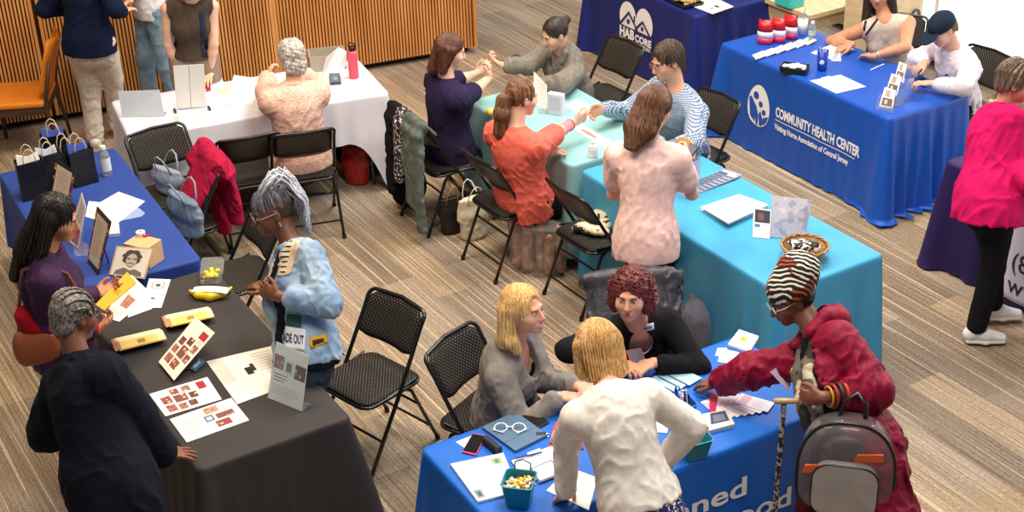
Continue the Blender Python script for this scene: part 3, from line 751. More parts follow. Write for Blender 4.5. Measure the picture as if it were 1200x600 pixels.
    def skirt(s, m, length=.5, flare=.05, loose=.014, name='skirt'):
        sc = s.s; F = Field(.01); s.torso(F, loose, lo=-.11, hi=.08, k=.05)
        F.cone(s.st(-.05), s.st(-.05)-V(0, 0, length), (.15*s.fat*sc+loose, .125*s.fat*sc+loose), ((.15*s.fat+flare)*sc, (.13*s.fat+flare)*sc), k=.05, X=s.PR, Y=s.PF)
        F.wob(lambda p: .006*wav(p*np.array([1, 1, .3]), 24, 5))
        return F.build(name, m, s.root)
    def shoes(s, m, sole=None, only=None):
        for nm, (hp, kn, an, fd) in s.legs.items():
            if only and nm not in only: continue
            sc = s.s; F = Field(.005); z = V(0, 0, 1); b = V(an[0], an[1], an[2]-.085*sc); sd = np.cross(fd, z)
            F.cone(b-fd*.035*sc+z*.05, b+fd*.06*sc+z*.045, (.036*sc, .045*sc), (.042*sc, .04*sc), k=.02, X=sd, Y=z)
            F.cone(b+fd*.06*sc+z*.045, b+fd*.165*sc+z*.03, (.042*sc, .04*sc), (.036*sc, .024*sc), k=.02, X=sd, Y=z)
            F.cone(b-fd*.03*sc+z*.05, an+z*.0, .038*sc, .040*sc, k=.02)
            F.cut(b+z*.012, -z)
            o = F.build('shoe', m, s.root)
            if sole:
                G = Field(.005); G.cone(b-fd*.04*sc+z*.012, b+fd*.06*sc+z*.012, (.042*sc, .02), (.047*sc, .02), k=.02, X=sd, Y=z); G.cone(b+fd*.06*sc+z*.012, b+fd*.17*sc+z*.012, (.047*sc, .02), (.040*sc, .02), k=.02, X=sd, Y=z)
                G.cut(b+z*.026, z); G.cut(b+z*.001, -z); G.build('shoe_sole', sole, s.root)
    # ---- hair: list of (a, b, ra, rb, k) or ('e', c, r, k) / ('s', c, r) in head coordinates ----
    def hair(s, m, prims, groove=.003, freq=60, noise=.002, nf=60, vox=None, name='hair', gz=12, cx=(0, -.015)):
        F = Field(vox or .003); sc = s.s; freq = min(freq, 46)
        for q in prims:
            if q[0] == 'e': F.ell(s.H(*q[1]), V(*q[2])*sc, s.HM, k=q[3] if len(q) > 3 else .02)
            elif q[0] == 's': F.sub(s.H(*q[1]), V(*q[2])*sc, s.HM, k=.012)
            else:
                a, b, ra, rb = q[:4]; k = q[4] if len(q) > 4 else .02
                if isinstance(ra, tuple): F.cone(s.H(*a), s.H(*b), tuple(x*sc for x in ra), tuple(x*sc for x in (rb if isinstance(rb, tuple) else (rb, rb))), k=k, X=s.hr, Y=s.hf)
                else: F.cone(s.H(*a), s.H(*b), ra*sc, rb*sc, k=k)
        def w(p):
            q = (p-s.hd)@s.HM/sc; az = np.arctan2(q[:, 0]-cx[0], q[:, 1]-cx[1])
            return groove*np.sin(freq*az+.8*np.sin(q[:, 2]*gz+3*q[:, 0]*gz)+3*np.sin(az*5))+noise*wav(p, nf, 3)
        F.wob(w)
        return F.build(name, m, s.root)
    def strands(s, m, paths, name='hair_strands', n=5):
        mb = MB()
        for pts, r in paths: mb.tube(pts, [r*.6]+[r]*(len(pts)-2)+[r*.35] if len(pts) > 2 else r, n)
        return mb.build(name, m, s.root, world=True, smooth=True)
    def glasses(s, m, lens=None, z=.008, w=.031, r=(.022, .016)):
        mb = MB()
        for sg in (1, -1):
            pts = [s.H(sg*w+r[0]*cos(t), .104-abs(r[0]*cos(t)+w)*.10, z+r[1]*sin(t)) for t in np.linspace(0, 2*pi, 17)[:-1]]
            mb.tube(pts, .0022*s.s, 6, closed=True)
            mb.tube([s.H(sg*(w+r[0]), .098, z+.004), s.H(sg*.078, .06, z+.006), s.H(sg*.081, -.005, z+.006), s.H(sg*.080, -.02, z-.006)], .0020*s.s, 6)
        mb.tube([s.H(-.010, .104, z+.004), s.H(0, .107, z+.006), s.H(.010, .104, z+.004)], .0020*s.s, 6)
        return mb.build('eyeglasses', m, s.root, world=True, smooth=True)
    def ring(s, nm, arm, t, m, r=.034, w=.006, n=1):
        """band around the forearm"""
        sh, el, wr, A = s.arms[arm]; d = nrm(wr-el); x = nrm(np.cross(d, V(0, .3, 1))); y = np.cross(d, x); mb = MB()
        c = el+(wr-el)*t
        mb.tube([c+(x*cos(a)+y*sin(a))*r*s.s for a in np.linspace(0, 2*pi, 17)[:-1]], w, 6, closed=True)
        return mb.build(nm, m, s.root, world=True, smooth=True)
    def cast(s, o, quad, m, name, nx=8, ny=8, off=.004, geo=None):
        """lay a patch on a garment: quad = four photo pixels (bl, br, tr, tl)"""
        from mathutils.bvhtree import BVHTree
        me = o.data; M = root_matrix(o); vv = [M@v.co for v in me.vertices]; T = BVHTree.FromPolygons(vv, [p.vertices[:] for p in me.polygons])
        q = np.array(quad, float)
        def hit(u, v):
            p = q[0]*(1-u)*(1-v)+q[1]*u*(1-v)+q[2]*u*v+q[3]*(1-u)*v
            d = nrm(_fw+CR*((p[0]-600)/FPX)-CU*((p[1]-300)/FPX)); h = T.ray_cast(Vector((0, 0, CAMH)), Vector(d))
            if h[0] is None: return None
            return np.array(h[0])-d*off
        if geo is None: pts = [hit(i/nx, j/ny) for i in range(nx+1) for j in range(ny+1)]; f = [(i*(ny+1)+j, (i+1)*(ny+1)+j, (i+1)*(ny+1)+j+1, i*(ny+1)+j+1) for i in range(nx) for j in range(ny)]
        else: pts = [hit(u, v) for u, v in geo[0]]; f = geo[1]
        ok = [p for p in pts if p is not None]
        if not ok: print('CAST MISS', name); return None
        dist = np.median([np.linalg.norm(p-V(0, 0, CAMH)) for p in ok])
        f = [fc for fc in f if all(pts[k] is not None and abs(np.linalg.norm(pts[k]-V(0, 0, CAMH))-dist) < .20 for k in fc)]
        if not f: print('CAST MISS', name); return None
        used = sorted({k for fc in f for k in fc}); mp_ = {k: i for i, k in enumerate(used)}
        r = mesh_obj(name, [pts[k] for k in used], [[mp_[k] for k in fc] for fc in f], m, o, smooth=True); 
        if geo is None: sd = r.modifiers.new('t', 'SOLIDIFY'); sd.thickness = .003; sd.offset = -1
        return r
    def cast_text(s, o, txt, quad, m, **k):
        v, f = text_geo(txt, 1.0, **k); lo = v.min(0); hi = v.max(0); v = (v-lo)/(hi-lo); return s.cast(o, quad, m, 'lettering', off=.008, geo=(v, f))
    def on_chest(s, x, t, off=.14): return s.st(t)+s.R*x*s.s+s.F*off*s.s
CAP = [('e', (0, -.016, .030), (.081, .098, .094))]
FACE = [('s', (0, .128, -.022), (.066, .076, .104)), ('s', (.006, .108, .052), (.050, .042, .042))]
pm_ = lambda c: mat('ink_'+c.lstrip('#'), c, rough=.75)
# ---- cloth patterns ----
def checks(t, b, tc):
    mp = t.new('ShaderNodeMapping'); mp.inputs['Scale'].default_value = (88, 88, 88); mp.inputs['Rotation'].default_value = (0, 0, .6); t.link(tc.outputs['Object'], mp.inputs[0])
    w = []
    for ax in ('X', 'Z', 'Y'):
        n = t.new('ShaderNodeTexWave', wave_type='BANDS', bands_direction=ax); n.inputs['Scale'].default_value = .314; t.link(mp.outputs[0], n.inputs[0]); w.append(n)
    a = t.new('ShaderNodeMath', operation='MULTIPLY'); t.link(w[0].outputs[1], a.inputs[0]); t.link(w[1].outputs[1], a.inputs[1])
    r = t.new('ShaderNodeValToRGB'); t.link(a.outputs[0], r.inputs[0]); r.color_ramp.elements[0].position = .25; r.color_ramp.elements[0].color = srgb('#5d7496'); r.color_ramp.elements[1].position = .55; r.color_ramp.elements[1].color = srgb('#e3e6ea')
    t.link(r.outputs[0], b.inputs['Base Color'])
def blotch(c1, c2, c3, scale, p=(.46, .56), stretch=(1, 1, 1), detail=2, dist=0.0):
    def f(t, b, tc):
        mp = t.new('ShaderNodeMapping'); mp.inputs['Scale'].default_value = stretch; t.link(tc.outputs['Object'], mp.inputs[0])
        n = t.new('ShaderNodeTexNoise'); n.inputs['Scale'].default_value = scale; n.inputs['Detail'].default_value = detail; n.inputs['Distortion'].default_value = dist; t.link(mp.outputs[0], n.inputs[0])
        r = t.new('ShaderNodeValToRGB'); r.color_ramp.interpolation = 'LINEAR'; e = r.color_ramp.elements
        e[0].position = p[0]; e[0].color = srgb(c1); e[1].position = p[0]+.02; e[1].color = srgb(c2); q = e.new(p[1]); q.color = srgb(c2); q = e.new(p[1]+.02); q.color = srgb(c3)
        t.link(n.outputs[0], r.inputs[0]); t.link(r.outputs[0], b.inputs['Base Color'])
    return f
def wraplines(t, b, tc):
    mp = t.new('ShaderNodeMapping'); mp.inputs['Rotation'].default_value = (.5, .6, .3); t.link(tc.outputs['Object'], mp.inputs[0])
    w = t.new('ShaderNodeTexWave', wave_type='BANDS', bands_direction='DIAGONAL'); w.inputs['Scale'].default_value = 17; w.inputs['Distortion'].default_value = 5; w.inputs['Detail'].default_value = 1; w.inputs['Detail Scale'].default_value = .9
    t.link(mp.outputs[0], w.inputs[0])
    r = t.new('ShaderNodeValToRGB'); e = r.color_ramp.elements; t.link(w.outputs[0], r.inputs[0])
    e[0].position = .0; e[0].color = srgb('#14110f'); e[1].position = .66; e[1].color = srgb('#14110f'); q = e.new(.71); q.color = srgb('#ece2d4'); q = e.new(.95); q.color = srgb('#ece2d4')
    n = t.new('ShaderNodeTexNoise'); n.inputs['Scale'].default_value = 9; t.link(tc.outputs['Object'], n.inputs[0])
    r2 = t.new('ShaderNodeValToRGB'); r2.color_ramp.interpolation = 'CONSTANT'; t.link(n.outputs[0], r2.inputs[0]); r2.color_ramp.elements[0].color = srgb('#ffffff'); r2.color_ramp.elements[1].position = .56; r2.color_ramp.elements[1].color = srgb('#b8532a')
    m = t.new('ShaderNodeMix', data_type='RGBA', blend_type='MULTIPLY'); m.inputs[0].default_value = 1; t.link(r.outputs[0], m.inputs[6]); t.link(r2.outputs[0], m.inputs[7]); t.link(m.outputs[2], b.inputs['Base Color'])
M_denim_jeans = mat('jeans_denim', '#5f7f9c', rough=.85, color2='#88a5bd', vscale=9, bump=.3, bscale=300)
M_denim = mat('jacket_denim', '#6888ad', rough=.85, color2='#a3b9cd', vscale=7, bump=.35, bscale=260)
M_blacktr = cloth('black_trousers', '#15151a'); M_darkj = mat('dark_jeans', '#1d2735', rough=.85, color2='#27384c', vscale=10)
M_whiteshoe = mat('white_shoe', '#e4e1dc', rough=.6); M_silver = mat('silver', '#cfcfd2', rough=.25, metal=1); M_gold = mat('gold', '#caa45a', rough=.3, metal=1)
DN = V(0, 0, -1); UP = V(0, 0, 1)
FAR = .006
# 1 navy top, back turned
p = at(104, 45, .96)
P1 = Person('person seen from behind in a navy top and cream trousers by the slatted wall', p, p+V(.03, .03, .5), p+V(.05, .08, .72), uvec(60, -10), 75, sc=1.03, fat=1.1, skin_c='#d8a88a', vox=FAR, eyes=False,
    RA=dict(w=at(143, 14, 1.16), out=.2, d=uvec(60)), LA=dict(w=p+V(-.2, .28, .15), e=p+V(-.45, -.1, .2)), LL=dict(a=at(113, 170, 0), yaw=100), RL=dict(a=at(140, 158, 0), yaw=75))
P1.top(cloth('navy_knit', '#101a36'), 1, -.10, .022, .006, seed=2); P1.trousers(cloth('cream_trousers', '#d9cfc2'), .022, .010); P1.shoes(M_whiteshoe, mat('shoe_sole', '#c9c2b6'))
P1.hair(hairm('hair_dark_a', '#2a1d15', '#3c2a1e'), CAP+[((0, -.05, .03), (0, -.06, -.10), (.07, .05), (.06, .03))]+FACE)
# 2 jeans
p = at(180, 6, 1.03)
P2 = Person('person in light blue jeans and a white shirt beside the slatted wall', p, p+V(-.02, -.03, .5), p+V(-.05, -.05, .72), uvec(215, -10), 215, sc=1.07, fat=.95, skin_c='#d9a583', vox=FAR,
    RA=dict(w=at(151, 16, 1.12), e=p+V(-.25, .1, .15), d=nrm(at(141, 22, 1.08)-at(151, 16, 1.12)), curl=.4), LA=dict(w=p+V(.22, -.15, -.0), e=p+V(.35, .05, .2)),
    RL=dict(a=p*V(1, 1, 0)+V(-.16, .02, 0), yaw=200, k=p+V(-.5, -.3, -.4)), LL=dict(a=p*V(1, 1, 0)+V(.12, -.08, 0), yaw=235))
P2.top(cloth('white_shirt', '#dcdce2'), .8, -.07, .02, .008, seed=5); P2.trousers(M_denim_jeans, .014, .009); P2.shoes(M_whiteshoe)
P2.hair(hairm('hair_brown_a', '#4a3020', '#6b4a30'), CAP+[((0, -.05, .03), (0, -.06, -.14), (.08, .05), (.07, .03))]+FACE)
P2.ring('watch', 'R', .93, mat('watch_strap', '#6b4a30', rough=.5), .031, .007)
# 3 sleeveless brown top
p = at(227, 69, .93)
P3 = Person('person in a sleeveless brown top leaning over the white table', p, at(222, 6, 1.36), at(228, -18, 1.54), uvec(-62, -20), -76, sc=.98, fat=.97, bust=.8, skin_c='#e2b59a', vox=FAR, smile=True,
    RA=dict(w=at(211, 84, .85), e=at(190, 50, 1.1), d=nrm(V(.4, -.6, -.4))), LA=dict(w=at(246, 84, .84), e=at(254, 52, 1.08), d=nrm(V(-.1, -.7, -.25)), curl=.3))
t3 = P3.top(cloth('umber_jersey', '#4b4038', bump=.15), 0, .05, .010, .003, seed=6); P3.trousers(cloth('taupe_trousers', '#8c7a6c'), .018, hi=.10); P3.ring('bracelet', 'L', .9, M_gold, .030, .003); P3.cast(t3, [(237, 72), (244, 72), (240, 14), (233, 14)], cloth('strap_navy', '#27303f'), 'bag_strap', 2, 12)
h3 = hairm('hair_light_brown', '#7a5234', '#a87c52')
P3.hair(h3, CAP+[((sg*.07, -.02, .02), (sg*.085, -.01, -.12), (.03, .05), (.02, .03)) for sg in (1, -1)]+[((0, -.06, .03), (0, -.07, -.14), (.08, .04), (.07, .03))]+FACE)
# 4 gray hair, pale coral sweater
p = at(352, 181, .53)
P4 = Person('gray-haired person in a pale coral sweater seated at the white table, back turned', p, at(343, 93, 1.09), at(341, 62, 1.24), uvec(120, -15), 112, 112, sc=1.0, fat=1.12, skin_c='#e0b094', vox=FAR, eyes=False,
    LA=dict(w=at(312, 88, .92), e=at(302, 124, .80), d=nrm(V(.25, .5, .6)), n=V(1, 0, -.2), curl=.7), RA=dict(w=at(352, 78, .86), e=at(392, 112, .8), d=uvec(160)),
    LL=dict(a=at(335, 175, 0)+V(0, .25, 0), yaw=110), RL=dict(a=at(360, 205, 0), yaw=110))
P4.top(cloth('coral_knit', '#f3c4b2', bump=.9, bscale=110, var=.22, vscale=70), 1, -.10, .036, .010, wf=13, seed=8); C = Field(.006); C.poly([P4.c7+(P4.F*cos(a)+P4.R*sin(a))*.062+P4.F*.015+P4.U*(.018-.02*cos(a)) for a in np.linspace(0, 2*pi, 13)], [.015]*13, k=.008); C.build('neckband', cloth('coral_rib', '#e6a896'), P4.root)
P4.trousers(cloth('slate_trousers', '#252c38'), .012); P4.shoes(mat('brown_shoe', '#6b4630', rough=.5))
P4.hair(hairm('hair_silver', '#8d8882', '#cfcac2', sc=(60, 60, 60)), [('e', (0, -.022, .035), (.092, .108, .100)), ('e', (0, -.06, -.05), (.085, .06, .075))]+FACE, groove=.002, freq=23, noise=.009, nf=75)
# 5 dark purple polo
p = at(527, 168, .56)
P5 = Person('brown-haired person in a dark purple polo shirt seated at the teal table', p, at(521, 86, 1.11), at(528, 56, 1.27), uvec(8, -20), 28, 28, sc=1.0, fat=1.05, bust=.5, skin_c='#e3b79c', vox=FAR, brow='#3a261b',
    RA=dict(w=at(577, 88, .93), e=at(566, 118, .80), d=nrm(V(.05, .1, 1)), n=V(-1, .1, 0), curl=.7), LA=dict(w=at(568, 84, .86), e=at(556, 95, .85), d=nrm(V(.5, .1, .4)), n=V(0, -1, 0), curl=.6),
    RL=dict(a=at(575, 208, 0), yaw=28), LL=dict(a=at(560, 190, 0), yaw=28))
P5.top(cloth('aubergine_pique', '#2a2142'), .42, -.10, .020, .008, seed=11, collar=.9); P5.trousers(M_blacktr, .014)
h5 = hairm('hair_auburn_dark', '#3b1f16', '#6a3c2a')
P5.hair(h5, CAP+[((sg*.072, -.03, .02), (sg*.075, -.03, -.13), (.03, .055), (.022, .035)) for sg in (1, -1)]+[((0, -.07, .03), (0, -.085, -.155), (.085, .045), (.075, .03))]+FACE)
mb = MB(); mb.lathe([(.001, -.004), (.011, -.002), (.011, .002), (.001, .004)], P5.H(.085, -.02, .03), 12, np.stack([P5.hf, P5.hu, P5.hr], 1)); mb.build('hair_clip', mat('pearl', '#e8e2dc', rough=.3), P5.root, world=True)
# 6 bun, gray-brown sweater
p = at(668, 104, .57)
P6 = Person('person with a dark bun and taupe shawl-collar sweater beyond the teal table', p, at(657, 46, 1.11), at(643, 22, 1.27), uvec(208, -22), 208, 215, sc=.98, fat=1.0, bust=.4, skin_c='#dfb095', vox=FAR, brow='#2b1c14',
    RA=dict(w=at(586, 76, .93), e=at(622, 82, .84), d=nrm(V(-.7, -.1, .6)), n=V(.3, .2, .9), curl=.8), LA=dict(w=at(628, 100, .80), e=at(668, 92, .84), d=uvec(190)))
P6.top(cloth('taupe_knit', '#837c72', bump=.4), .86, -.10, .026, .012, wf=15, seed=13, vneck=(.035, .10)); P6.trousers(M_blacktr)
h6 = hairm('hair_black_brown', '#1d1512', '#3a2a22')
P6.hair(h6, CAP+[((0, -.10, .045), (0, -.125, .045), .032, .030)]+FACE, groove=.002)
C = Field(.006); C.poly([P6.H(sg, y, z) for sg, y, z in ((-.05, .05, -.20), (-.062, .0, -.145), (-.03, -.055, -.115), (.03, -.055, -.115), (.062, .0, -.145), (.05, .05, -.20), (.02, .09, -.27))], [.022]*7, k=.01); C.build('collar', MATS['taupe_knit'], P6.root)
mb = MB(); [mb.tube([P6.H(sg*.078, -.002, -.035), P6.H(sg*.079, -.002, -.062)], .004, 8) for sg in (1,)]; mb.build('earring', M_silver, P6.root, world=True)
# 7 ponytail, coral
p = at(614, 226, .53)
P7 = Person('person with a long brown ponytail and coral top shaking hands across the teal table', p, at(601, 143, 1.09), at(612, 110, 1.23), uvec(28, -12), 52, 45, sc=1.02, fat=1.12, bust=.5, skin_c='#e2b096', vox=FAR, brow='#4b3122',
    RA=dict(w=at(685, 135, .89), e=at(650, 152, .84), d=nrm(at(697, 129, .90)-at(683, 136, .88)), n=V(-.5, .4, .1), curl=.55), LA=dict(w=at(645, 178, .81), e=at(600, 160, .82), d=nrm(V(.5, .5, -.1)), curl=.7),
    RL=dict(a=at(645, 265, 0), yaw=45), LL=dict(a=at(620, 250, 0), yaw=45))
P7.top(cloth('coral_jersey', '#ec6c5c', bump=.15), .5, -.13, .020, .012, wf=20, seed=17); P7.trousers(M_blacktr, .016)
Fs = Field(.007); sh, el, wrp, A = P7.arms['R']; Fs.cone(sh, el, .060, .050, k=.02); Fs.cone(el, el+(wrp-el)*.82, .048, .036, k=.02); Fs.wob(lambda q: .006*wav(q, 40, 5)); Fs.build('sleeve', cloth('rose_jersey', '#f08a92', bump=.15), P7.root)
Fs = Field(.007); sh, el, wrp, A = P7.arms['L']; Fs.cone(sh, el, .058, .048, k=.02); Fs.cone(el, el+(wrp-el)*.82, .047, .036, k=.02); Fs.build('sleeve', MATS['rose_jersey'], P7.root)
P7.ring('cuff_band', 'R', .08, cloth('cuff_trim', '#a8344a'), .046, .003); P7.ring('cuff_band', 'R', .8, MATS['cuff_trim'], .036, .004)
h7 = hairm('hair_chestnut', '#4a2c1b', '#8a5c3a')
P7.hair(h7, CAP+[((0, -.10, .02), (0, -.125, -.01), .03, .035), ((0, -.125, -.01), (.01, -.13, -.10), .040, .048), ((.01, -.13, -.10), (.0, -.115, -.22), .048, .040), ((.0, -.115, -.22), (0, -.10, -.29), .038, .010)]+FACE, groove=.004, freq=50, cx=(0, -.10), noise=.005, nf=45)
# 8 man in checked shirt
p = at(800, 172, .53)
P8 = Person('bearded person with eyeglasses in a blue checked shirt reaching for a handshake', p, at(794, 93, 1.12), at(779, 64, 1.27), uvec(207, -16), 218, 215, sc=1.06, fat=1.05, skin_c='#dca688', vox=FAR, brow='#2c2019', smile=True, sw=1.08,
    RA=dict(w=at(708, 127, .90), e=at(745, 122, .86), d=nrm(at(694, 132, .88)-at(711, 125, .90)), n=V(.5, -.4, .1), curl=.55), LA=dict(w=at(775, 178, .82), e=at(812, 160, .84), d=uvec(200)))
P8.top(pattern('check_shirting', checks), .97, -.10, .020, .010, wf=18, seed=19, collar=1.0); P8.trousers(M_darkj, .014)
h8 = hairm('hair_dark_brown', '#241812', '#5a4636')
P8.hair(h8, [('e', (0, -.020, .036), (.086, .103, .098)), ((0, -.07, .0), (0, -.075, -.075), (.07, .04), (.05, .025))]+FACE, groove=.004, freq=34)
P8.glasses(mat('glasses_rose', '#a8665a', rough=.3))
# beard shadow shell
Bd = Field(.004); Bd.cone(P8.H(0, .04, -.055), P8.H(0, .066, -.084), (.054, .042), (.032, .028), k=.03, X=P8.hr, Y=P8.hf); Bd.sub(P8.H(0, .11, -.045), V(.03, .03, .02), P8.HM); Bd.cut(P8.H(0, 0, -.045), P8.hu); Bd.build('beard', hairm('beard_stubble', '#8a6450', '#a87e66', sc=(200, 200, 200)), P8.root)
# 9 pale pink t-shirt, phone
p = at(757, 274, .94)
P9 = Person('long-haired person in a pale pink T-shirt and black trousers looking at a phone', p, at(759, 174, 1.40), at(764, 144, 1.54), uvec(48, -30), 70, 65, sc=1.0, fat=.95, bust=.3, skin_c='#e2b197', vox=.005, eyes=False,
    RA=dict(w=at(802, 190, 1.20), e=at(812, 242, 1.12), d=nrm(V(.15, .8, .5)), n=V(-.9, .1, .3), curl=.8), LA=dict(w=p+V(.02, .38, .22), e=p+V(-.28, .1, .2), d=uvec(30)),
    RL=dict(a=at(775, 345, 0), yaw=60), LL=dict(a=at(745, 335, 0), yaw=70))
P9.top(cloth('blush_cotton', '#efc9c2', bump=.12), .30, -.13, .026, .011, wf=14, seed=23, hemflare=.01); P9.trousers(M_blacktr, .012, .006); P9.shoes(mat('black_shoe', '#141416', rough=.5))
h9 = hairm('hair_brown_long', '#3a2318', '#7b5238')
P9.hair(h9, [('e', (0, -.016, .032), (.086, .102, .098)), ((0, -.04, .03), (0, -.075, -.13), (.092, .075), (.098, .050)), ((0, -.075, -.13), (.0, -.095, -.24), (.095, .045), (.045, .022))]+FACE, groove=.004, freq=60, noise=.003, nf=20)
# 10 blonde, gray cardigan
p = at(592, 476, .53)
P10 = Person('smiling blonde person in a gray V-neck sweater seated at the bright blue table', p, at(600, 388, 1.09), at(618, 352, 1.25), uvec(-34, 4), -22, -30, sc=1.0, fat=1.03, bust=.7, skin_c='#e0a488', vox=.0045, smile=True, brow='#8a6440', lips='#c2625c',
    RA=dict(w=at(655, 465, .83), e=at(606, 462, .82), d=nrm(V(.9, .1, -.15)), curl=.3), LA=dict(w=at(676, 452, .82), out=.03, back=.02, d=uvec(-20)))
t10 = P10.top(cloth('gray_knit', '#8b8580', bump=.3), .95, -.12, .020, .011, wf=16, seed=29, vneck=(.062, .20)); P10.trousers(M_blacktr, .012)
h10 = hairm('hair_blonde', '#c08c4a', '#f0cf92', sc=(120, 120, 6))
P10.hair(h10, [('e', (0, -.018, .034), (.088, .104, .098)), ((.072, -.035, .02), (.086, -.045, -.12), (.024, .045), (.030, .04)), ((-.072, -.035, .02), (-.082, -.045, -.12), (.024, .045), (.028, .04)),
    ((0, -.06, .02), (0, -.085, -.14), (.09, .05), (.085, .04)), ((.088, -.02, -.13), (.075, .0, -.18), .036, .022), ((-.06, -.07, -.14), (.06, -.08, -.15), .042, .045)]+FACE+[('s', (.01, .112, .062), (.062, .050, .048))], groove=.004, freq=70, noise=.0015, nf=38)
P10.cast(t10, [(650, 433), (668, 425), (666, 417), (648, 425)], mat('badge_blue', '#1d4f86', rough=.4), 'name_badge', 4, 3); P10.cast(t10, [(652, 429.5), (666, 423.5), (665.5, 421.5), (651.5, 427.5)], pm_('#dfe6ee'), 'badge_writing', 3, 1, off=.008)
# 11 curly dark red hair
p = at(748, 418, .55)
P11 = Person('person with curly dark red hair and a black V-neck top behind the bright blue table', p, at(746, 362, 1.10), at(734, 322, 1.28), uvec(-106, 4), -85, -70, sc=1.0, fat=1.08, bust=.9, skin_c='#d79c80', vox=.0045, brow='#43211a', lips='#b04a4a',
    RA=dict(w=at(722, 425, .83), e=at(700, 405, .86), d=nrm(V(.6, -.5, 0)), curl=.4), LA=dict(w=at(765, 425, .82), e=at(800, 400, .84), d=nrm(V(-.7, -.5, 0)), curl=.4))
t11 = P11.top(cloth('black_jersey', '#17161a', bump=.1), .9, -.10, .016, .008, wf=14, seed=31, vneck=(.065, .18)); P11.trousers(M_blacktr)
P11.hair(hairm('hair_wine', '#3a1016', '#7a2a2c', sc=(70, 70, 70)), [('e', (0, -.03, .045), (.100, .110, .100)), ('e', (.08, -.03, -.03), (.042, .055, .075)), ('e', (-.08, -.03, -.03), (.042, .055, .075)), ('e', (0, -.07, -.03), (.09, .06, .08))]+[('s', (0, .125, -.03), (.063, .082, .100))], groove=.0, noise=.009, nf=95)
rs = np.random.RandomState(4); paths = []
for i in range(230):
    a = rs.uniform(0, 2*pi); e = rs.uniform(-.5, 1.4); d = V(cos(a)*cos(e), sin(a)*cos(e), sin(e))
    if d[1] > .25 and d[2] < .62: continue
    c = V(0, -.02, .03)+d*V(.100, .110, .103)*rs.uniform(.95, 1.16); pts = []
    for k in range(9):
        q = c+V(d[0]*.002*k, d[1]*.001*k, -.006*k)+.010*V(sin(k*1.4+a), cos(k*1.4+a), .6*sin(k*.9)); pts.append(P11.H(*q))
    paths.append((pts, .0034))
P11.strands(MATS['hair_wine'], paths, 'curls')
mb = MB(); nk = [P11.on_chest(.062*sin(a), .455-.055*(1+cos(a))*.5-.03, .055+.062*cos(a)) for a in np.linspace(-2.2, 2.2, 15)]; mb.tube(nk, .004, 6); mb.build('necklace', mat('bead_cream', '#e9e2d2', rough=.4), P11.root, world=True, smooth=True)
P11.cast(t11, [(748, 391), (767, 386), (766, 378), (747, 383)], mat('badge_white', '#d8dde2', rough=.4), 'name_badge', 4, 3); P11.cast(t11, [(752, 387.5), (764, 384), (764, 382), (752, 385.5)], pm_('#3a5a78'), 'badge_writing', 3, 1, off=.008)
# 12 white cardigan
p = at(750, 588, .93)
P12 = Person('blonde person in a white cardigan leaning on the bright blue table, back turned', p, at(715, 466, 1.33), at(702, 418, 1.44), uvec(118, -25), 104, 95, sc=.97, fat=1.02, skin_c='#e0a88a', vox=.0045, eyes=False,
    LA=dict(w=at(663, 578, .83), e=at(664, 525, 1.02), d=nrm(V(-.1, .25, -.35)), curl=.25), RA=dict(w=at(775, 545, .93), e=at(815, 515, 1.06), d=uvec(120)))
P12.top(cloth('ivory_knit', '#efe6dc', bump=.3), .97, -.01, .020, .008, wf=15, seed=37, neck=.0)
P12.skirt(pattern('floral_navy', blotch('#1e2056', '#1e2056', '#d8d6e6', 38, (.40, .55), dist=1.2)), .55, .05)
h12 = hairm('hair_honey', '#a8743c', '#dcb478', sc=(120, 120, 6))
P12.hair(h12, [('e', (0, -.020, .034), (.090, .106, .098)), ((0, -.05, .02), (0, -.070, -.105), (.096, .062), (.094, .045)), ((.075, .0, .02), (.082, .01, -.09), .035, .03), ((-.075, .0, .02), (-.082, .01, -.09), .035, .03)]+FACE, groove=.004, freq=64, noise=.0015, nf=40)
P12.ring('bracelet', 'L', .93, mat('bead_brown', '#8a6a4a', rough=.4), .033, .007); P12.ring('bracelet', 'L', .86, mat('bead_pale', '#e6ddd0', rough=.4), .035, .006)
# 13 headwrap, crimson jacket
p = at(1006, 515, .90)
P13 = Person('person in a patterned headwrap and crimson jacket reaching over the blue table', p, at(950, 364, 1.31), at(916, 336, 1.40), uvec(198, -26), 200, 192, sc=1.0, fat=1.02, bust=.6, skin_c='#7a4a33', vox=.0045, brow='#1b100b', lips='#7d4038',
    RA=dict(w=at(843, 450, .83), e=at(885, 432, 1.0), d=nrm(at(824, 448, .80)-at(843, 450, .83)), curl=.3), LA=dict(slv=.68, w=at(964, 466, 1.16), e=at(1056, 446, 1.16), d=nrm(at(938, 466, 1.13)-at(964, 466, 1.16)), n=V(0, .9, -.3), curl=.9))
P13.top(cloth('black_blouse', '#17161c'), .95, -.25, .012, .006, seed=41, name='blouse')
P13.top(cloth('crimson_nylon', '#7f1030', bump=.2, bscale=60, rough=.55), .90, -.42, .032, .022, wf=14, seed=43, name='jacket', hemflare=.06, open_=.12, slloose=.012)
Hd = Field(.006); Hd.ell(P13.c7-P13.F*.06+P13.U*.035, V(.13, .10, .085), np.stack([P13.R, P13.F, P13.U], 1)); Hd.poly([P13.c7+P13.R*x-P13.F*y+P13.U*(z+.025) for x, y, z in ((-.085, -.09, -.03), (-.11, .0, .02), (-.07, .08, .04), (.0, .11, .04), (.07, .08, .04), (.11, .0, .02), (.085, -.09, -.03))], [.03]*7, k=.02); Hd.sub(P13.c7-P13.F*.02+P13.U*.07, V(.075, .075, .06), np.stack([P13.R, P13.F, P13.U], 1))
Hd.wob(lambda q: .008*wav(q, 26, 3)); Hd.build('hood', MATS['crimson_nylon'], P13.root)
P13.trousers(cloth('maroon_trousers', '#4a0f1c'), .02)
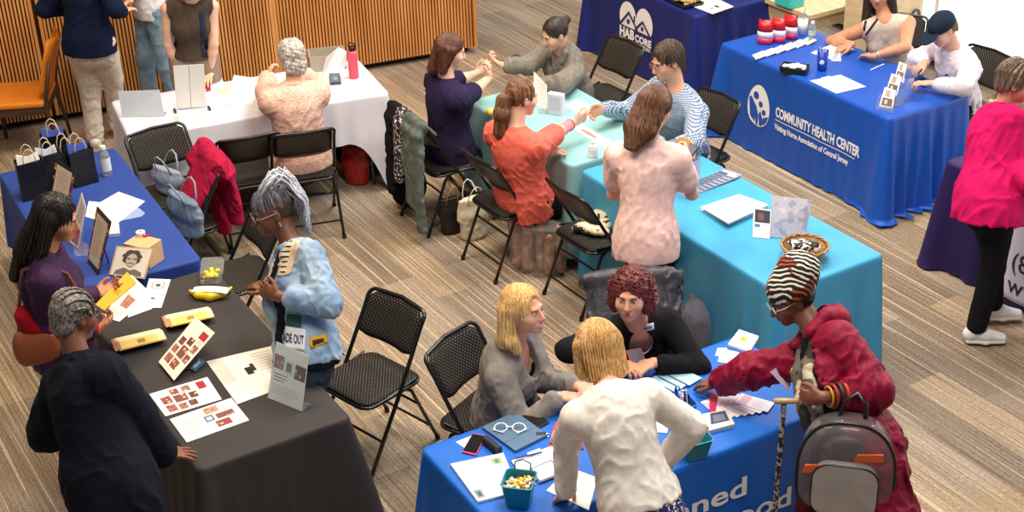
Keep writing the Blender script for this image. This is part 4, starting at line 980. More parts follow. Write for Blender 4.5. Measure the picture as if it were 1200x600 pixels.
P13.hair(pattern('wrap_print', wraplines), [('e', (0, -.035, .055), (.100, .118, .080)), ((0, -.03, .05), (0, -.085, .095), (.104, .115), (.096, .106), .02)]+[('s', (0, .13, -.045), (.075, .07, .075)), ('s', (0, .02, -.035), (.15, .18, .07))], groove=.001, noise=.003, nf=18, name='headwrap')
P13.hair(hairm('hair_black', '#120d0b', '#241a15'), [('e', (0, -.036, .0), (.083, .082, .078)), ('s', (0, .128, -.022), (.066, .085, .104))], groove=.0, noise=.003, name='hair')
P13.glasses(mat('glasses_clear', '#d8d4cf', rough=.2))
Sc = Field(.006)
for sg in (1, -1): Sc.poly([P13.c7+P13.R*sg*x+P13.F*y+P13.U*z for x, y, z in ((.0, -.075, .01), (.07, -.03, .015), (.075, .05, -.03), (.06, .13, -.14), (.05, .165, -.28), (.045, .18, -.42))], [.03, .032, .034, .036, .036, .03], k=.02)
Sc.wob(lambda q: .006*wav(q, 45, 3)); Sc.build('scarf', pattern('scarf_print', blotch('#1b1a18', '#5c574c', '#c8bda6', 9, (.42, .56), (1, 1, .6))), P13.root)
for t_, r_, w_, c_ in ((.80, .050, .008, '#8c1d1d'), (.70, .052, .009, '#2a1a14'), (.60, .054, .008, '#a33a1c'), (.88, .044, .005, '#c08a2a')): P13.ring('bracelet', 'L', t_, mat('beads_'+c_[1:], c_, rough=.45), r_, w_)
# 14 denim jacket, gray locs
p = at(359, 402, .88)
P14 = Person('person with gray locs, eyeglasses and a patched denim jacket by the black table', p, at(344, 266, 1.36), at(311, 237, 1.50), uvec(203, -14), 218, 215, sc=1.0, fat=1.0, bust=.6, skin_c='#6f422c', vox=.0045, brow='#1b100b', lips='#8a4a42',
    RA=dict(w=at(316, 341, 1.13), out=.10, d=nrm(at(300, 335, 1.1)-at(322, 345, 1.07)), curl=.9), LA=dict(w=at(326, 347, 1.17), e=at(400, 352, 1.14), d=nrm(at(300, 338, 1.1)-at(325, 350, 1.06)), n=V(0, .9, -.3), curl=.9),
    RL=dict(a=p*V(1, 1, 0)+V(-.06, .12, 0), yaw=215), LL=dict(a=p*V(1, 1, 0)+V(.05, -.12, 0), yaw=215))
P14.top(cloth('black_tee', '#141318'), .3, -.10, .010, .005, seed=47)
jk = P14.top(M_denim, .84, -.07, .020, .012, wf=15, seed=53, name='jacket', open_=.055, slloose=.012, collar=1.3, hemflare=.015)
for sg in (1, -1): pass
P14.trousers(M_darkj, .016, .010)
BG = lambda n, c: cloth('patch_'+n, c)
P14.cast(jk, [(314, 326), (340, 322), (352, 282), (326, 274)], BG('beige', '#cdb79c'), 'shoulder_patch', 10, 12)
for k in range(7): P14.cast(jk, [(318+k*1.4, 320-6*k), (334+k*1.4, 319-6*k), (334+k*1.4, 317.6-6*k), (318+k*1.4, 318.4-6*k)], BG('ink', '#3a302c'), 'patch_writing', 5, 1, off=.008)
P14.cast(jk, [(326, 407), (357, 411), (358, 386), (327, 381)], BG('white', '#dfe0e2'), 'slogan_patch', 8, 8)
P14.cast_text(jk, 'FADE OUT', [(329, 400), (356, 404), (356, 393), (329, 389)], BG('navy', '#20306a'), bold=.02)
P14.cast(jk, [(326, 380), (353, 384), (353, 370), (327, 366)], BG('green', '#3d6a58'), 'green_patch', 6, 4)
P14.cast(jk, [(364, 409), (385, 401), (382, 391), (362, 396)], BG('yellow', '#d8a428'), 'yellow_patch', 6, 4); P14.cast(jk, [(367, 405), (380, 400), (379, 396), (366, 399)], BG('ink', '#3a302c'), 'patch_mark', 4, 2, off=.008)
P14.hair(hairm('hair_shaved', '#2a1812', '#452a1e', sc=(150, 150, 150), rough=.8), [('e', (0, -.022, .012), (.0765, .094, .098))]+[('s', (0, .14, -.02), (.09, .085, .12)), ('s', (0, 0, -.11), (.11, .14, .10))], groove=0, noise=.0008, name='hair')
P14.hair(hairm('hair_ash_dark', '#3c3a42', '#77757f', sc=(120, 120, 10)), [('e', (0, -.018, .052), (.072, .102, .082))]+[('s', (0, .14, -.03), (.09, .075, .11))], groove=.007, freq=20, noise=.003, name='braids')
rs = np.random.RandomState(5); paths = []; pd = []
for i in range(64):
    y0 = rs.uniform(-.11, .05); x0 = rs.uniform(-.038, .038); z0 = .115-abs(y0+.02)*.35
    ln = rs.uniform(.17, .30); pts = []; a0 = rs.normal()*.38; bk = rs.uniform(.7, 1.3); ph = rs.rand()*6; up = rs.uniform(.03, .09)
    for k in range(9):
        t_ = k/8; x = x0+.08*sin(a0)*t_+.006*sin(k*1.7+ph); y = y0-(y0+.125)*min(1, t_*1.6)-.045*bk*sin(pi*min(1, t_))-.004*cos(k*1.9+ph); z = z0+up*sin(pi*min(1, t_*1.9)) if t_ < .26 else z0+up*sin(pi*min(1, t_*1.9))-ln*((t_-.26)/.74)**1.15; pts.append(P14.H(x, y, z))
    paths.append((pts, rs.uniform(.0065, .009)))
P14.strands(hairm('hair_ash_light', '#8d8f9c', '#c6c9d4', sc=(60, 60, 60)), paths, 'locs', 6)
P14.glasses(mat('glasses_grey', '#8d96a4', rough=.25, metal=.3), r=(.025, .018))
mb = MB(); mb.tube([P14.H(-.078, -.004, -.035), P14.H(-.079, -.004, -.06)], .005, 8); mb.build('earring', M_silver, P14.root, world=True)
# 15 plum top, long black hair
p = at(72, 396, .93)
P15 = Person('person with long black hair and a plum top reading an orange brochure at the left', p, at(52, 306, 1.38), at(60, 272, 1.53), uvec(5, -22), 15, sc=.98, fat=1.02, bust=.5, skin_c='#b87c5a', vox=.005, brow='#1b1210', lips='#a24a48',
    LA=dict(w=at(112, 345, 1.03), e=at(75, 345, 1.1), d=nrm(at(135, 336, 1.05)-at(112, 345, 1.03)), n=V(0, -.4, .9), curl=.4), RA=dict(w=at(112, 388, 1.0), e=at(62, 392, 1.0), d=nrm(at(135, 368, 1.03)-at(112, 388, 1.0)), n=V(0, .5, .8), curl=.6))
P15.top(cloth('plum_satin', '#3a2142', rough=.6), .95, -.12, .024, .012, wf=14, seed=59); P15.trousers(M_blacktr)
h15 = hairm('hair_raven', '#0d0b0c', '#2a2220', rough=.35)
P15.hair(h15, [('e', (0, -.018, .034), (.088, .104, .098)), ((0, -.055, .03), (0, -.10, -.20), (.092, .062), (.10, .06)), ((0, -.10, -.20), (0, -.12, -.36), (.10, .055), (.055, .03)), ((.075, -.02, .02), (.085, -.03, -.22), .035, .03), ((-.075, -.02, .02), (-.085, -.03, -.22), .035, .03)]+FACE, groove=.005, freq=50, noise=.003)
sh, el, wrp, A = P15.arms['R']; Fs = Field(.008); Fs.cone(el-(wrp-el)*.3, el+(wrp-el)*.85, .075, .050, k=.02); Fs.cone(el, el-V(0, .02, .2), .06, .05, k=.04); Fs.wob(lambda q: .012*wav(q, 22, 5)); Fs.build('draped_jacket', cloth('scarlet_fleece', '#a31626'), P15.root)
# 16 navy blazer, braids
p = at(128, 556, .93)
P16 = Person('person with gray cornrows and navy blazer, back turned, hand on the black table', p, at(90, 422, 1.38), at(88, 384, 1.50), uvec(45, -22), 58, sc=1.0, fat=1.12, skin_c='#7a4a34', vox=.0045, brow='#241812', lips='#8a4a42',
    RA=dict(w=at(203, 548, .80), e=at(170, 500, 1.02), d=nrm(at(236, 546, .765)-at(203, 548, .80)), n=DN, curl=.12, spread=.32, thumb=.2), LA=dict(w=p+V(-.13, .26, .20), out=.22, d=uvec(20)))
P16.top(cloth('navy_wool', '#10131f'), .97, -.26, .036, .012, wf=11, seed=61, name='blazer', hemflare=.03, slloose=.012); P16.trousers(mat('faded_denim', '#5c7083', rough=.85, color2='#74899b', vscale=9))
hb = hairm('hair_grey_braid', '#2b2320', '#8d857c', sc=(80, 80, 80))
P16.hair(hb, [('e', (0, -.020, .024), (.080, .098, .096)), ('e', (0, -.055, -.045), (.068, .045, .045))]+FACE, groove=0, noise=.001)
paths = []
for i, x0 in enumerate(np.linspace(-.07, .07, 7)):
    for wv in (0, pi):
        pts = []
        for k in range(40):
            t_ = k/39; a = -.15+t_*2.75; rr = V(.083*(1-.0*t_), .100, .098); cx_ = x0*(1+.35*sin(a)); y = .100*cos(a)*.98-.020; z = math.sqrt(max(0.0, 1-(min(abs(cx_), .078)/.083)**2))
            y = .102*z*cos(a)-.020; zz = .100*z*sin(a)+.024; o = .005*sin(k*1.1+wv)
            pts.append(P16.H(cx_+o, y, zz))
        paths.append((pts, .0052))
P16.strands(hb, paths, 'braids', 6)
C = Field(.006); C.cone(P16.c7-P16.U*.015-P16.R*.04, P16.c7-P16.U*.015+P16.R*.04, .040, k=.02); C.poly([P16.c7+P16.R*x+P16.F*y+P16.U*z for x, y, z in ((-.085, .09, -.05), (-.082, .02, 0), (-.05, -.045, .022), (.05, -.045, .022), (.082, .02, 0), (.085, .09, -.05))], [.022]*6, k=.015); C.build('collar', MATS['navy_wool'], P16.root)
P16.glasses(mat('glasses_black', '#1a1a1c', rough=.3)); sh, el, wrp, A = P16.arms['R']; d = nrm(wrp-el); dn = nrm(V(0, -.6, .45)-d*(V(0, -.6, .45)@d))
for k in range(4):
    mb = MB(); mb.lathe([(.001, -.002), (.008, -.001), (.009, .003), (.001, .006)], el+(wrp-el)*(.72+.062*k)+dn*.058, 10, np.stack([d, np.cross(dn, d), dn], 1)); mb.build('button', mat('button_pearl', '#e6ddca', rough=.3), P16.root, world=True)
# 17 health center table, tan top
p = at(1046, 74, .55)
P17 = Person('dark-haired person in a beige sleeveless top seated behind the health center table', p, at(1034, 5, 1.12), at(1027, -28, 1.28), uvec(-115, -12), -105, -110, sc=1.0, fat=1.18, bust=1.0, skin_c='#c68e6e', vox=FAR,
    RA=dict(w=at(998, 52, .81), e=at(1000, 40, .84), d=nrm(at(982, 58, .78)-at(998, 52, .81)), curl=.3), LA=dict(w=at(1024, 66, .81), e=at(1066, 60, .84), d=nrm(at(1006, 62, .79)-at(1024, 66, .81)), curl=.35))
t17 = P17.top(cloth('beige_knit', '#cdbcae', bump=.15), 0, -.06, .010, .003, seed=67); P17.trousers(M_darkj)
P17.hair(hairm('hair_espresso', '#1e1411', '#3f2c24'), CAP+[((sg*.075, -.01, .02), (sg*.105, .03, -.24), (.035, .05), (.032, .03)) for sg in (1, -1)]+[((0, -.06, .03), (0, -.08, -.22), (.09, .05), (.09, .03))]+FACE, groove=.004)
for qd in ([(1008, 47), (1011, 47), (1020, 8), (1017, 8)], [(1009, 47), (1012, 46), (1039, 10), (1036, 9)]): P17.cast(t17, qd, M_black, 'lanyard', 1, 12)
P17.ring('watch', 'L', .90, M_silver, .030, .006)
# 18 cap
p = at(1120, 112, .56)
P18 = Person('person in a dark baseball cap and white shirt seated at the health center table', p, at(1121, 46, 1.09), at(1098, 24, 1.22), uvec(205, -32), 208, 215, sc=.98, fat=.98, skin_c='#e0ab92', vox=FAR, brow='#6a4a32',
    RA=dict(w=at(1085, 74, .86), e=at(1100, 74, .9)+V(0, .2, 0), d=uvec(200, -20), curl=.6), LA=dict(w=at(1090, 98, .82), e=at(1120, 108, .84), d=uvec(170), curl=.6))
P18.top(cloth('shirt_white_lilac', '#e9e0e8', bump=.1), .85, -.10, .024, .012, wf=15, seed=71, collar=1.0); P18.trousers(M_blacktr)
P18.hair(hairm('hair_sandy', '#5a4330', '#8a6c4c'), [('e', (0, -.030, .01), (.080, .085, .080)), ((0, -.08, -.02), (0, -.085, -.075), (.05, .02), (.03, .015))]+FACE, groove=.003)
P18.hair(cloth('cap_navy', '#1c2b3c', rough=.8), [('e', (0, -.012, .045), (.090, .108, .085)), ('s', (0, 0, -.055), (.14, .16, .085))], groove=0, noise=0, name='cap')
Cp = Field(.004); Cp.ell(P18.H(0, .115, .030), V(.072, .080, .008), np.stack([P18.hr, nrm(P18.hf-P18.hu*.18), nrm(P18.hu+P18.hf*.18)], 1)); Cp.build('cap_brim', MATS['cap_navy'], P18.root)
mb = MB(); mb.tube([P18.c7-P18.F*.05+P18.U*.03, P18.c7-P18.R*.07+P18.F*.02+P18.U*.012, P18.on_chest(-.06, .38, .14), P18.on_chest(-.02, .22, .15)], .006, 6, flat=.5); mb.build('lanyard', M_black, P18.root, world=True)
Ap = Field(.008); Ap.ell(P18.on_chest(0, .13, .09), V(.10, .07, .13), np.stack([P18.R, P18.F, P18.U], 1)); Ap.build('apron_pouch', M_blacktr, P18.root)
# 19 magenta sweater
p = at(1160, 228, .94)
P19 = Person('person in a magenta sweater, black trousers and white sneakers at the right edge', p, at(1172, 118, 1.40), at(1194, 92, 1.56), uvec(-18, -20), 8, 15, sc=.98, fat=1.15, bust=.7, skin_c='#d79c80', vox=.005,
    RA=dict(w=at(1222, 222, 1.08), e=at(1192, 212, 1.06), d=uvec(10)), LA=dict(w=p+V(.38, .1, .2), e=p+V(.1, .3, .2), d=uvec(0)), RL=dict(a=at(1141, 402, 0), yaw=-5), LL=dict(a=at(1162, 378, 0), yaw=-2))
P19.top(cloth('magenta_fleece', '#c9125d', bump=.15), .97, -.15, .032, .012, wf=12, seed=73, hemflare=.02, slloose=.012); P19.trousers(M_blacktr, .014, .004, length=.93); P19.shoes(M_whiteshoe, mat('white_sole', '#d8d4cc'))
P19.hair(hairm('hair_grey_brown', '#4a3a30', '#8c7866'), [('e', (0, -.026, .036), (.092, .108, .100)), ('e', (0, -.065, -.03), (.078, .05, .06))]+FACE, groove=.006, freq=26, noise=.007, nf=40)
Sc = Field(.006); Sc.poly([P19.c7+(P19.F*cos(a)+P19.R*sin(a))*.066+P19.F*.015+P19.U*(.02-.02*cos(a)) for a in np.linspace(0, 2*pi, 13)], [.017]*13, k=.01); Sc.build('scarf', pattern('scarf_brown', blotch('#8a6a55', '#c9b49a', '#4a3a34', 50)), P19.root)
mb = MB(); mb.tube([P19.H(.078, -.004, -.035), P19.H(.079, -.004, -.06)], .004, 8); mb.build('earring', M_gold, P19.root, world=True)
# ======================= CHAIRS =======================
def dots(t, b, tc):
    b.inputs['Roughness'].default_value = .7; b.inputs['Specular IOR Level'].default_value = .25
    sp = t.new('ShaderNodeSeparateXYZ'); t.link(tc.outputs['UV'], sp.inputs[0])
    out = []
    def m(op, a, v=None, c=None):
        n = t.new('ShaderNodeMath', operation=op)
        for i, q in enumerate((a, v, c)):
            if q is None: continue
            if isinstance(q, (int, float)): n.inputs[i].default_value = q
            else: t.link(q, n.inputs[i])
        return n.outputs[0]
    X = m('MULTIPLY', sp.outputs[0], 92.0); Y = m('MULTIPLY', sp.outputs[1], 92.0)
    a = m('ADD', X, Y); b_ = m('SUBTRACT', X, Y)
    fa = m('SUBTRACT', m('FRACT', m('MULTIPLY', a, .5)), .5); fb = m('SUBTRACT', m('FRACT', m('MULTIPLY', b_, .5)), .5)
    d = m('SQRT', m('ADD', m('MULTIPLY', fa, fa), m('MULTIPLY', fb, fb)))
    s = m('LESS_THAN', d, .14)
    mx = t.new('ShaderNodeMix', data_type='RGBA'); mx.inputs[6].default_value = srgb('#151414'); mx.inputs[7].default_value = srgb('#94866f'); t.link(s, mx.inputs[0]); t.link(mx.outputs[2], b.inputs['Base Color'])
M_dots = pattern('dotted_upholstery', dots); M_tube = mat('black_tube', '#0e0e10', rough=.28, spec=.6); M_backpan = mat('black_enamel', '#121214', rough=.3, spec=.6); M_rub = mat('rubber', '#101010', rough=.8)
def uvxy(o, ax=(0, 1)):
    me = o.data; uvl = me.uv_layers.new(name='uv'); co = np.zeros(len(me.vertices)*3); me.vertices.foreach_get('co', co); co = co.reshape(-1, 3)
    li = np.zeros(len(me.loops), int); me.loops.foreach_get('vertex_index', li); uvl.data.foreach_set('uv', co[li][:, list(ax)].ravel())
def pad(poly, z0, z1, r=.012, steps=4):
    """rounded cushion slab: outline inset over the height"""
    v = []; f = []; n = len(poly); P = np.array(poly); c = P.mean(0); rings = []
    for k in range(steps+1):
        a = pi*k/steps; rings.append((r*(1-sin(a)), (z0+z1)/2-cos(a)*(z1-z0)/2))
    for ins, z in [(.05, z0)]+rings+[(.05, z1+.004), (.14, z1+.006)]:
        q = c+(P-c)*(1-ins/np.maximum(.001, np.linalg.norm(P-c, axis=1)))[:, None]
        v += [(x, y, z) for x, y in q]
    m = len(rings)+3
    f = [(i*n+k, i*n+(k+1) % n, (i+1)*n+(k+1) % n, (i+1)*n+k) for i in range(m-1) for k in range(n)]+[tuple(range(n))[::-1], tuple((m-1)*n+k for k in range(n))]
    return np.array(v), f
def make_chair(label, group):
    r = empty('folding_chair', (0, 0, 0), label, 'chair', group)
    v, f = pad([(x*(1.0 if y < 0 else 1.04), y+.02) for x, y in rrect(.405, .405, .07, 6)], .432, .462)
    o = mesh_obj('seat', v, f, M_dots, r, smooth=True, world=False); uvxy(o)
    MB().tube([(x*1.02, y+.02, .436) for x, y in rrect(.41, .41, .07, 5)], .010, 8, closed=True).build('seat_rail', M_tube, r, smooth=True)
    bt = lambda z: -.225+(.82-z)*.575           # y of the front tube at height z
    # backrest: curved padded panel
    nx, nz = 16, 8; v = []
    for side in (0, 1):
        for i in range(nx+1):
            for k in range(nz+1):
                u = -1+2*i/nx; w = k/nz; z = .60+.225*w-.0*abs(u); hw = .198
                rr = 1-.0*u; zz = z-(.030*max(0, abs(u)-.75)/.25)**1.0*w*1.0+(.02*max(0, abs(u)-.7)/.3)*(1-w)
                edge = min(1, min(1-abs(u), min(w, 1-w)*1.2)/.12); th = .004+.014*math.sqrt(max(0, edge))
                y = bt(zz)-.035*(1-u*u)+(th if side == 0 else -.006*math.sqrt(max(0, edge))-.002)
                v.append((u*hw, y, zz))
    g = lambda s_, i, k: s_*(nx+1)*(nz+1)+i*(nz+1)+k; f = []; fm = []
    for i in range(nx):
        for k in range(nz): f += [(g(0, i, k), g(0, i, k+1), g(0, i+1, k+1), g(0, i+1, k))]; fm.append(0)
    for i in range(nx):
        for k in range(nz): f += [(g(1, i, k), g(1, i+1, k), g(1, i+1, k+1), g(1, i, k+1))]; fm.append(1)
    for i in range(nx): f += [(g(0, i, 0), g(0, i+1, 0), g(1, i+1, 0), g(1, i, 0)), (g(0, i, nz), g(1, i, nz), g(1, i+1, nz), g(0, i+1, nz))]; fm += [1, 1]
    for k in range(nz): f += [(g(0, 0, k), g(1, 0, k), g(1, 0, k+1), g(0, 0, k+1)), (g(0, nx, k), g(0, nx, k+1), g(1, nx, k+1), g(1, nx, k))]; fm += [1, 1]
    o = mesh_obj('backrest', v, f, [M_dots, M_backpan], r, smooth=True, world=False, fm=fm); uvxy(o, (0, 2))
    # front frame: one bent tube, feet in front, loop over the back
    pts = [(-.225, .262, .012), (-.218, bt(.45), .45), (-.212, bt(.74), .74)]
    for a in np.linspace(180, 90, 5): pts.append((-.172+.042*cos(RD(a)), bt(.79+.035*sin(RD(a)))-.010*sin(RD(a)), .79+.035*sin(RD(a))))
    pts += [(0, bt(.825)-.034, .828)]; pts += [(-x, y, z) for x, y, z in pts[:-1][::-1]]
    MB().tube(pts, .0115, 8).build('front_frame', M_tube, r, smooth=True)
    for sg in (-1, 1):
        l = MB().tube([(sg*.198, -.02, .455), (sg*.200, -.10, .40), (sg*.205, -.262, .012)], .0105, 8).build('leg', M_tube, r, smooth=True)
        MB().tube([(sg*.2055, -.257, .03), (sg*.2055, -.264, .0)], .014, 8).build('rubber_foot', M_rub, l)
        MB().tube([(sg*.2245, .255, .03), (sg*.2255, .264, .0)], .0145, 8).build('rubber_foot', M_rub, r)
        MB().tube([(sg*.207, -.135, .465), (sg*.203, -.02, .447), (sg*.206, .12, .437)], .008, 6).build('hinge_bar', M_tube, r)
    MB().tube([(-.216, bt(.17)-.006, .17), (-.19, bt(.20)-.006, .185), (.19, bt(.20)-.006, .185), (.216, bt(.17)-.006, .17)], .008, 8).build('stretcher', M_tube, r)
    for z in (.12, .30): MB().tube([(-.203, -.262+z*.42, z), (.203, -.262+z*.42, z)], .0075, 8).build('stretcher', M_tube, r)
    return r
chair_src = []
def chair(x, y, heading, label, group=None):
    if not chair_src: o = make_chair(label, group); chair_src.append(o)
    else:
        o = copy_tree(chair_src[0]); o['label'] = label
        if 'group' in o: del o['group']
        if group: o['group'] = group
    o.location = (x, y, 0); o.rotation_euler = (0, 0, RD(heading-90)); return o
def cpx(px, py, z, heading, label, back=0, **k):
    a = at(px, py, z)-uvec(heading)*back; return chair(a[0], a[1], heading, label, **k)
c_free = chair(-.775, 6.64, 226, 'empty black folding chair with dotted upholstery between the black and blue tables')
c_bl = chair(*(P10.pel-uvec(-35)*.10)[:2], -35, 'dotted black folding chair under the blonde person in the gray sweater')
c_cu = chair(*(P11.pel-uvec(-88)*.08)[:2], -88, 'folding chair draped with a dark puffer jacket, under the curly-haired person')
def from_feet(a, b, heading, label, **k):
    m = (at(*a, 0)+at(*b, 0))/2+uvec(heading)*.26; return chair(m[0], m[1], heading, label, **k)
c_po = from_feet((540, 303), (584, 334), 32, 'black folding chair of the coral-topped person, back to the camera')
c_sc = from_feet((649, 341), (692, 372), 32, 'black folding chair with a beige scarf on its seat beside the cyan table')
c_pu = chair(*(P5.pel-uvec(30)*.05)[:2], 30, 'folding chair draped with a denim jacket and patterned scarf')
c_gr = chair(*(P4.pel-uvec(105)*.07)[:2], 105, 'black folding chair of the gray-haired person at the white table')
c_em = cpx(291, 204, .45, 108, 'empty black folding chair left of the gray-haired person', back=0)
c_to = cpx(214, 260, .45, 207, 'folding chair draped with the hot pink jacket, a denim-blue tote on its seat')
c_wh = cpx(206, 224, .45, -55, 'dotted black folding chair at the corner of the white table, behind the tote')
c_sc.location = tuple(np.array(c_sc.location)-uvec(32)*.07)
c_mo = cpx(282, 322, .45, 208, 'dotted black folding chair tucked beside the black table behind the denim jacket')
c_ma = cpx(706, 112, .45, 214, 'empty black folding chair at the far side of the teal table')
c_mn = chair(*(P8.pel-uvec(215)*.10)[:2], 215, 'black folding chair under the person in the checked shirt')
c_hc = chair(*(P17.pel-uvec(-110)*.10)[:2], -110, 'folding chair under the person in the beige sleeveless top')
c_cap = chair(*(P18.pel-uvec(212)*.10)[:2], 212, 'folding chair under the person in the baseball cap')
# wooden armless chair with orange upholstery
def orange_chair():
    a = at(52, 108, .47); h = 186; r = empty('side_chair', (a[0]-.20, a[1], 0), 'dark wood side chair with orange leather seat and back by the slatted wall', 'chair', rz=RD(h-90))
    Mo = mat('orange_leather', '#d9801f', rough=.45, var=.1, vscale=5); Mw = mat('walnut', '#4a3222', rough=.45, color2='#38251a', vscale=1, stretch=(8, 8, 30))
    v, f = pad([(x, y) for x, y in rrect(.50, .50, .05, 5)], .43, .475); mesh_obj('seat', v, f, Mo, r, smooth=True, world=False)
    nx, nz = 12, 10; v = []
    for s_ in (0, 1):
        for i in range(nx+1):
            for k in range(nz+1):
                u = -1+2*i/nx; w = k/nz; z = .50+.44*w; e = min(1, min(1-abs(u), min(w, 1-w)*1.6)/.2); hw = .215*(1-.25*max(0, (w-.7)/.3)**2)
                v.append((u*hw, -.225-.12*w**1.2-.05*(1-u*u)+.02+(.008+.014*math.sqrt(max(0, e)))*(1 if s_ == 0 else -1), z))
    g = lambda s_, i, k: s_*(nx+1)*(nz+1)+i*(nz+1)+k; f = []
    for i in range(nx):
        for k in range(nz): f += [(g(0, i, k), g(0, i, k+1), g(0, i+1, k+1), g(0, i+1, k)), (g(1, i, k), g(1, i+1, k), g(1, i+1, k+1), g(1, i, k+1))]
    for i in range(nx): f += [(g(0, i, 0), g(0, i+1, 0), g(1, i+1, 0), g(1, i, 0)), (g(0, i, nz), g(1, i, nz), g(1, i+1, nz), g(0, i+1, nz))]
    for k in range(nz): f += [(g(0, 0, k), g(1, 0, k), g(1, 0, k+1), g(0, 0, k+1)), (g(0, nx, k), g(0, nx, k+1), g(1, nx, k+1), g(1, nx, k))]
    mesh_obj('backrest', v, f, Mo, r, smooth=True, world=False)
    for sg in (-1, 1):
        MB().tube([(sg*.225, .215, .43), (sg*.228, .225, 0)], [.020, .013], 8).build('leg', Mw, r, smooth=True)
        MB().tube([(sg*.235, -.325, .80), (sg*.235, -.25, .50), (sg*.235, -.235, .40), (sg*.23, -.29, 0)], [.012, .018, .020, .013], 8).build('leg', Mw, r, smooth=True)
        MB().box((sg*.228, -.01, .395), (.024, .46, .055)).build('seat_rail', Mw, r)
    for y in (.22, -.235): MB().box((0, y, .395), (.45, .024, .05)).build('seat_rail', Mw, r)
orange_chair()
# ======================= OBJECTS =======================
PAPER = mat('paper_white', '#f1efec', rough=.8); CREAM = mat('paper_cream', '#efe3d0', rough=.8)
def pm(c): return mat('ink_'+c.lstrip('#'), c, rough=.75)
TZ = .7505
def sheet(name, label, cat, quad, prints=(), thick=.0015, base=None, parent=None, group=None, curl=0.0):
    """quad: four points (bottom-left, bottom-right, top-right, top-left) ; prints: (u0,v0,u1,v1,colour)"""
    a, b, c, d = [np.array(q, float) for q in quad]
    us = sorted({0.0, 1.0}|{round(min(1, max(0, p[i])), 4) for p in prints for i in (0, 2)}); vs = sorted({0.0, 1.0}|{round(min(1, max(0, p[i])), 4) for p in prints for i in (1, 3)})
    if curl: us = sorted(set(us)|set(np.linspace(0, 1, 9).round(4)))
    mats = [base or PAPER]; idx = {}
    n = nrm(np.cross(b-a, d-a)); n = n*(1 if True else -1)
    P = lambda u, v: a*(1-u)*(1-v)+b*u*(1-v)+c*u*v+d*(1-u)*v
    cu_ = lambda u: n*curl*(u-.5)**2*4
    nu, nv = len(us), len(vs); V_ = [P(u, v)+n*thick+cu_(u) for u in us for v in vs]+[P(u, v)+cu_(u) for u in us for v in vs]
    F = []; fm = []; N = nu*nv
    for i in range(nu-1):
        for j in range(nv-1):
            mi = 0; uc, vc = (us[i]+us[i+1])/2, (vs[j]+vs[j+1])/2
            for p in prints:
                if p[0] <= uc <= p[2] and p[1] <= vc <= p[3]:
                    if p[4] not in idx: mats.append(pm(p[4])); idx[p[4]] = len(mats)-1
                    mi = idx[p[4]]
            F.append((i*nv+j, (i+1)*nv+j, (i+1)*nv+j+1, i*nv+j+1)); fm.append(mi)
            F.append((N+i*nv+j, N+i*nv+j+1, N+(i+1)*nv+j+1, N+(i+1)*nv+j)); fm.append(0)
    for i in range(nu-1):
        F.append((i*nv, N+i*nv, N+(i+1)*nv, (i+1)*nv)); F.append((i*nv+nv-1, (i+1)*nv+nv-1, N+(i+1)*nv+nv-1, N+i*nv+nv-1)); fm += [0, 0]
    for j in range(nv-1):
        F.append((j, j+1, N+j+1, N+j)); F.append(((nu-1)*nv+j, N+(nu-1)*nv+j, N+(nu-1)*nv+j+1, (nu-1)*nv+j+1)); fm += [0, 0]
    o = mesh_obj(name, V_, F, mats, parent, fm=fm)
    if parent is None: tag(o, label, cat, group)
    return o
def lines(u0, v0, u1, v1, n, c='#8f8b88', seed=1):
    r = random.Random(seed); h = (v1-v0)/n; return [(u0, v0+h*(i+.3), u0+(u1-u0)*r.uniform(.7, 1), v0+h*(i+.62), c) for i in range(n)]
def q4(pts, z=TZ): return [at(x, y, z) for x, y in pts]
def qz(pts): return [at(*p) for p in pts]
def root(name, loc, label, cat, group=None, rz_=0): return empty(name, tuple(loc), label, cat, group, rz_)
ACRY = mat('clear_acrylic', '#e8f0f4', rough=.05, trans=.92, ior=1.3, alpha=.55)
CLEAR = mat('clear_plastic', '#dfe6ea', rough=.15, trans=.85, ior=1.2, alpha=.5)
# ---------- black table ----------
photo = lambda u, v: (u, v, u+.16, v+.14)
def photos(cells, seed=3, cols=('#7a4a3c', '#9c6a58', '#5d3a34', '#b98a74', '#8c4038')):
    r = random.Random(seed); out = []
    for (u0, v0, u1, v1) in cells:
        out.append((u0, v0, u1, v1, r.choice(cols)))
        for _ in range(3):
            a, b = r.uniform(u0, u1-.04), r.uniform(v0, v1-.04); out.append((a, b, min(u1, a+.05), min(v1, b+.06), r.choice(cols+('#d9b8a4',))))
    return out
FL1 = photos([(.10, .08, .26, .36), (.10, .42, .26, .72), (.30, .06, .44, .30), (.30, .36, .52, .66), (.30, .70, .44, .92), (.48, .10, .62, .32), (.56, .38, .70, .62), (.50, .70, .64, .92)])+[(.76, .62, .90, .92, '#a52430')]+lines(.66, .68, .74, .92, 3, '#b0a49c')
leaner = root('flyer_on_easel', at(205, 432, .75), 'tilted photo collage flyer propped on a small wire easel on the black table', 'flyer')
sheet('flyer_sheet', None, None, [at(186, 424, .77), at(204, 446, .77), at(252, 390, .90), at(229, 372, .90)], [(v, 1-u2, v2, 1-u, c) if False else (v, u, v2, u2, c) for (u, v, u2, v2, c) in FL1], base=mat('paper_blush', '#eed9cb', rough=.7), parent=leaner)
mb = MB(); a0 = at(205, 440, .752); b0 = at(232, 428, .752); mb.tube([at(199, 440, .775), at(201, 441, .752), b0, at(226, 402, .84)], .003, 6); mb.tube([b0, at(238, 421, .752)], .003, 6); mb.build('easel', M_black, leaner, world=True)
sheet('easel_tray', None, None, q4([(222, 432), (229, 436), (241, 425), (233, 420)], .757), [(.2, .2, .6, .8, '#7fb4cc')], .003, pm('#3d5a6b'), leaner)
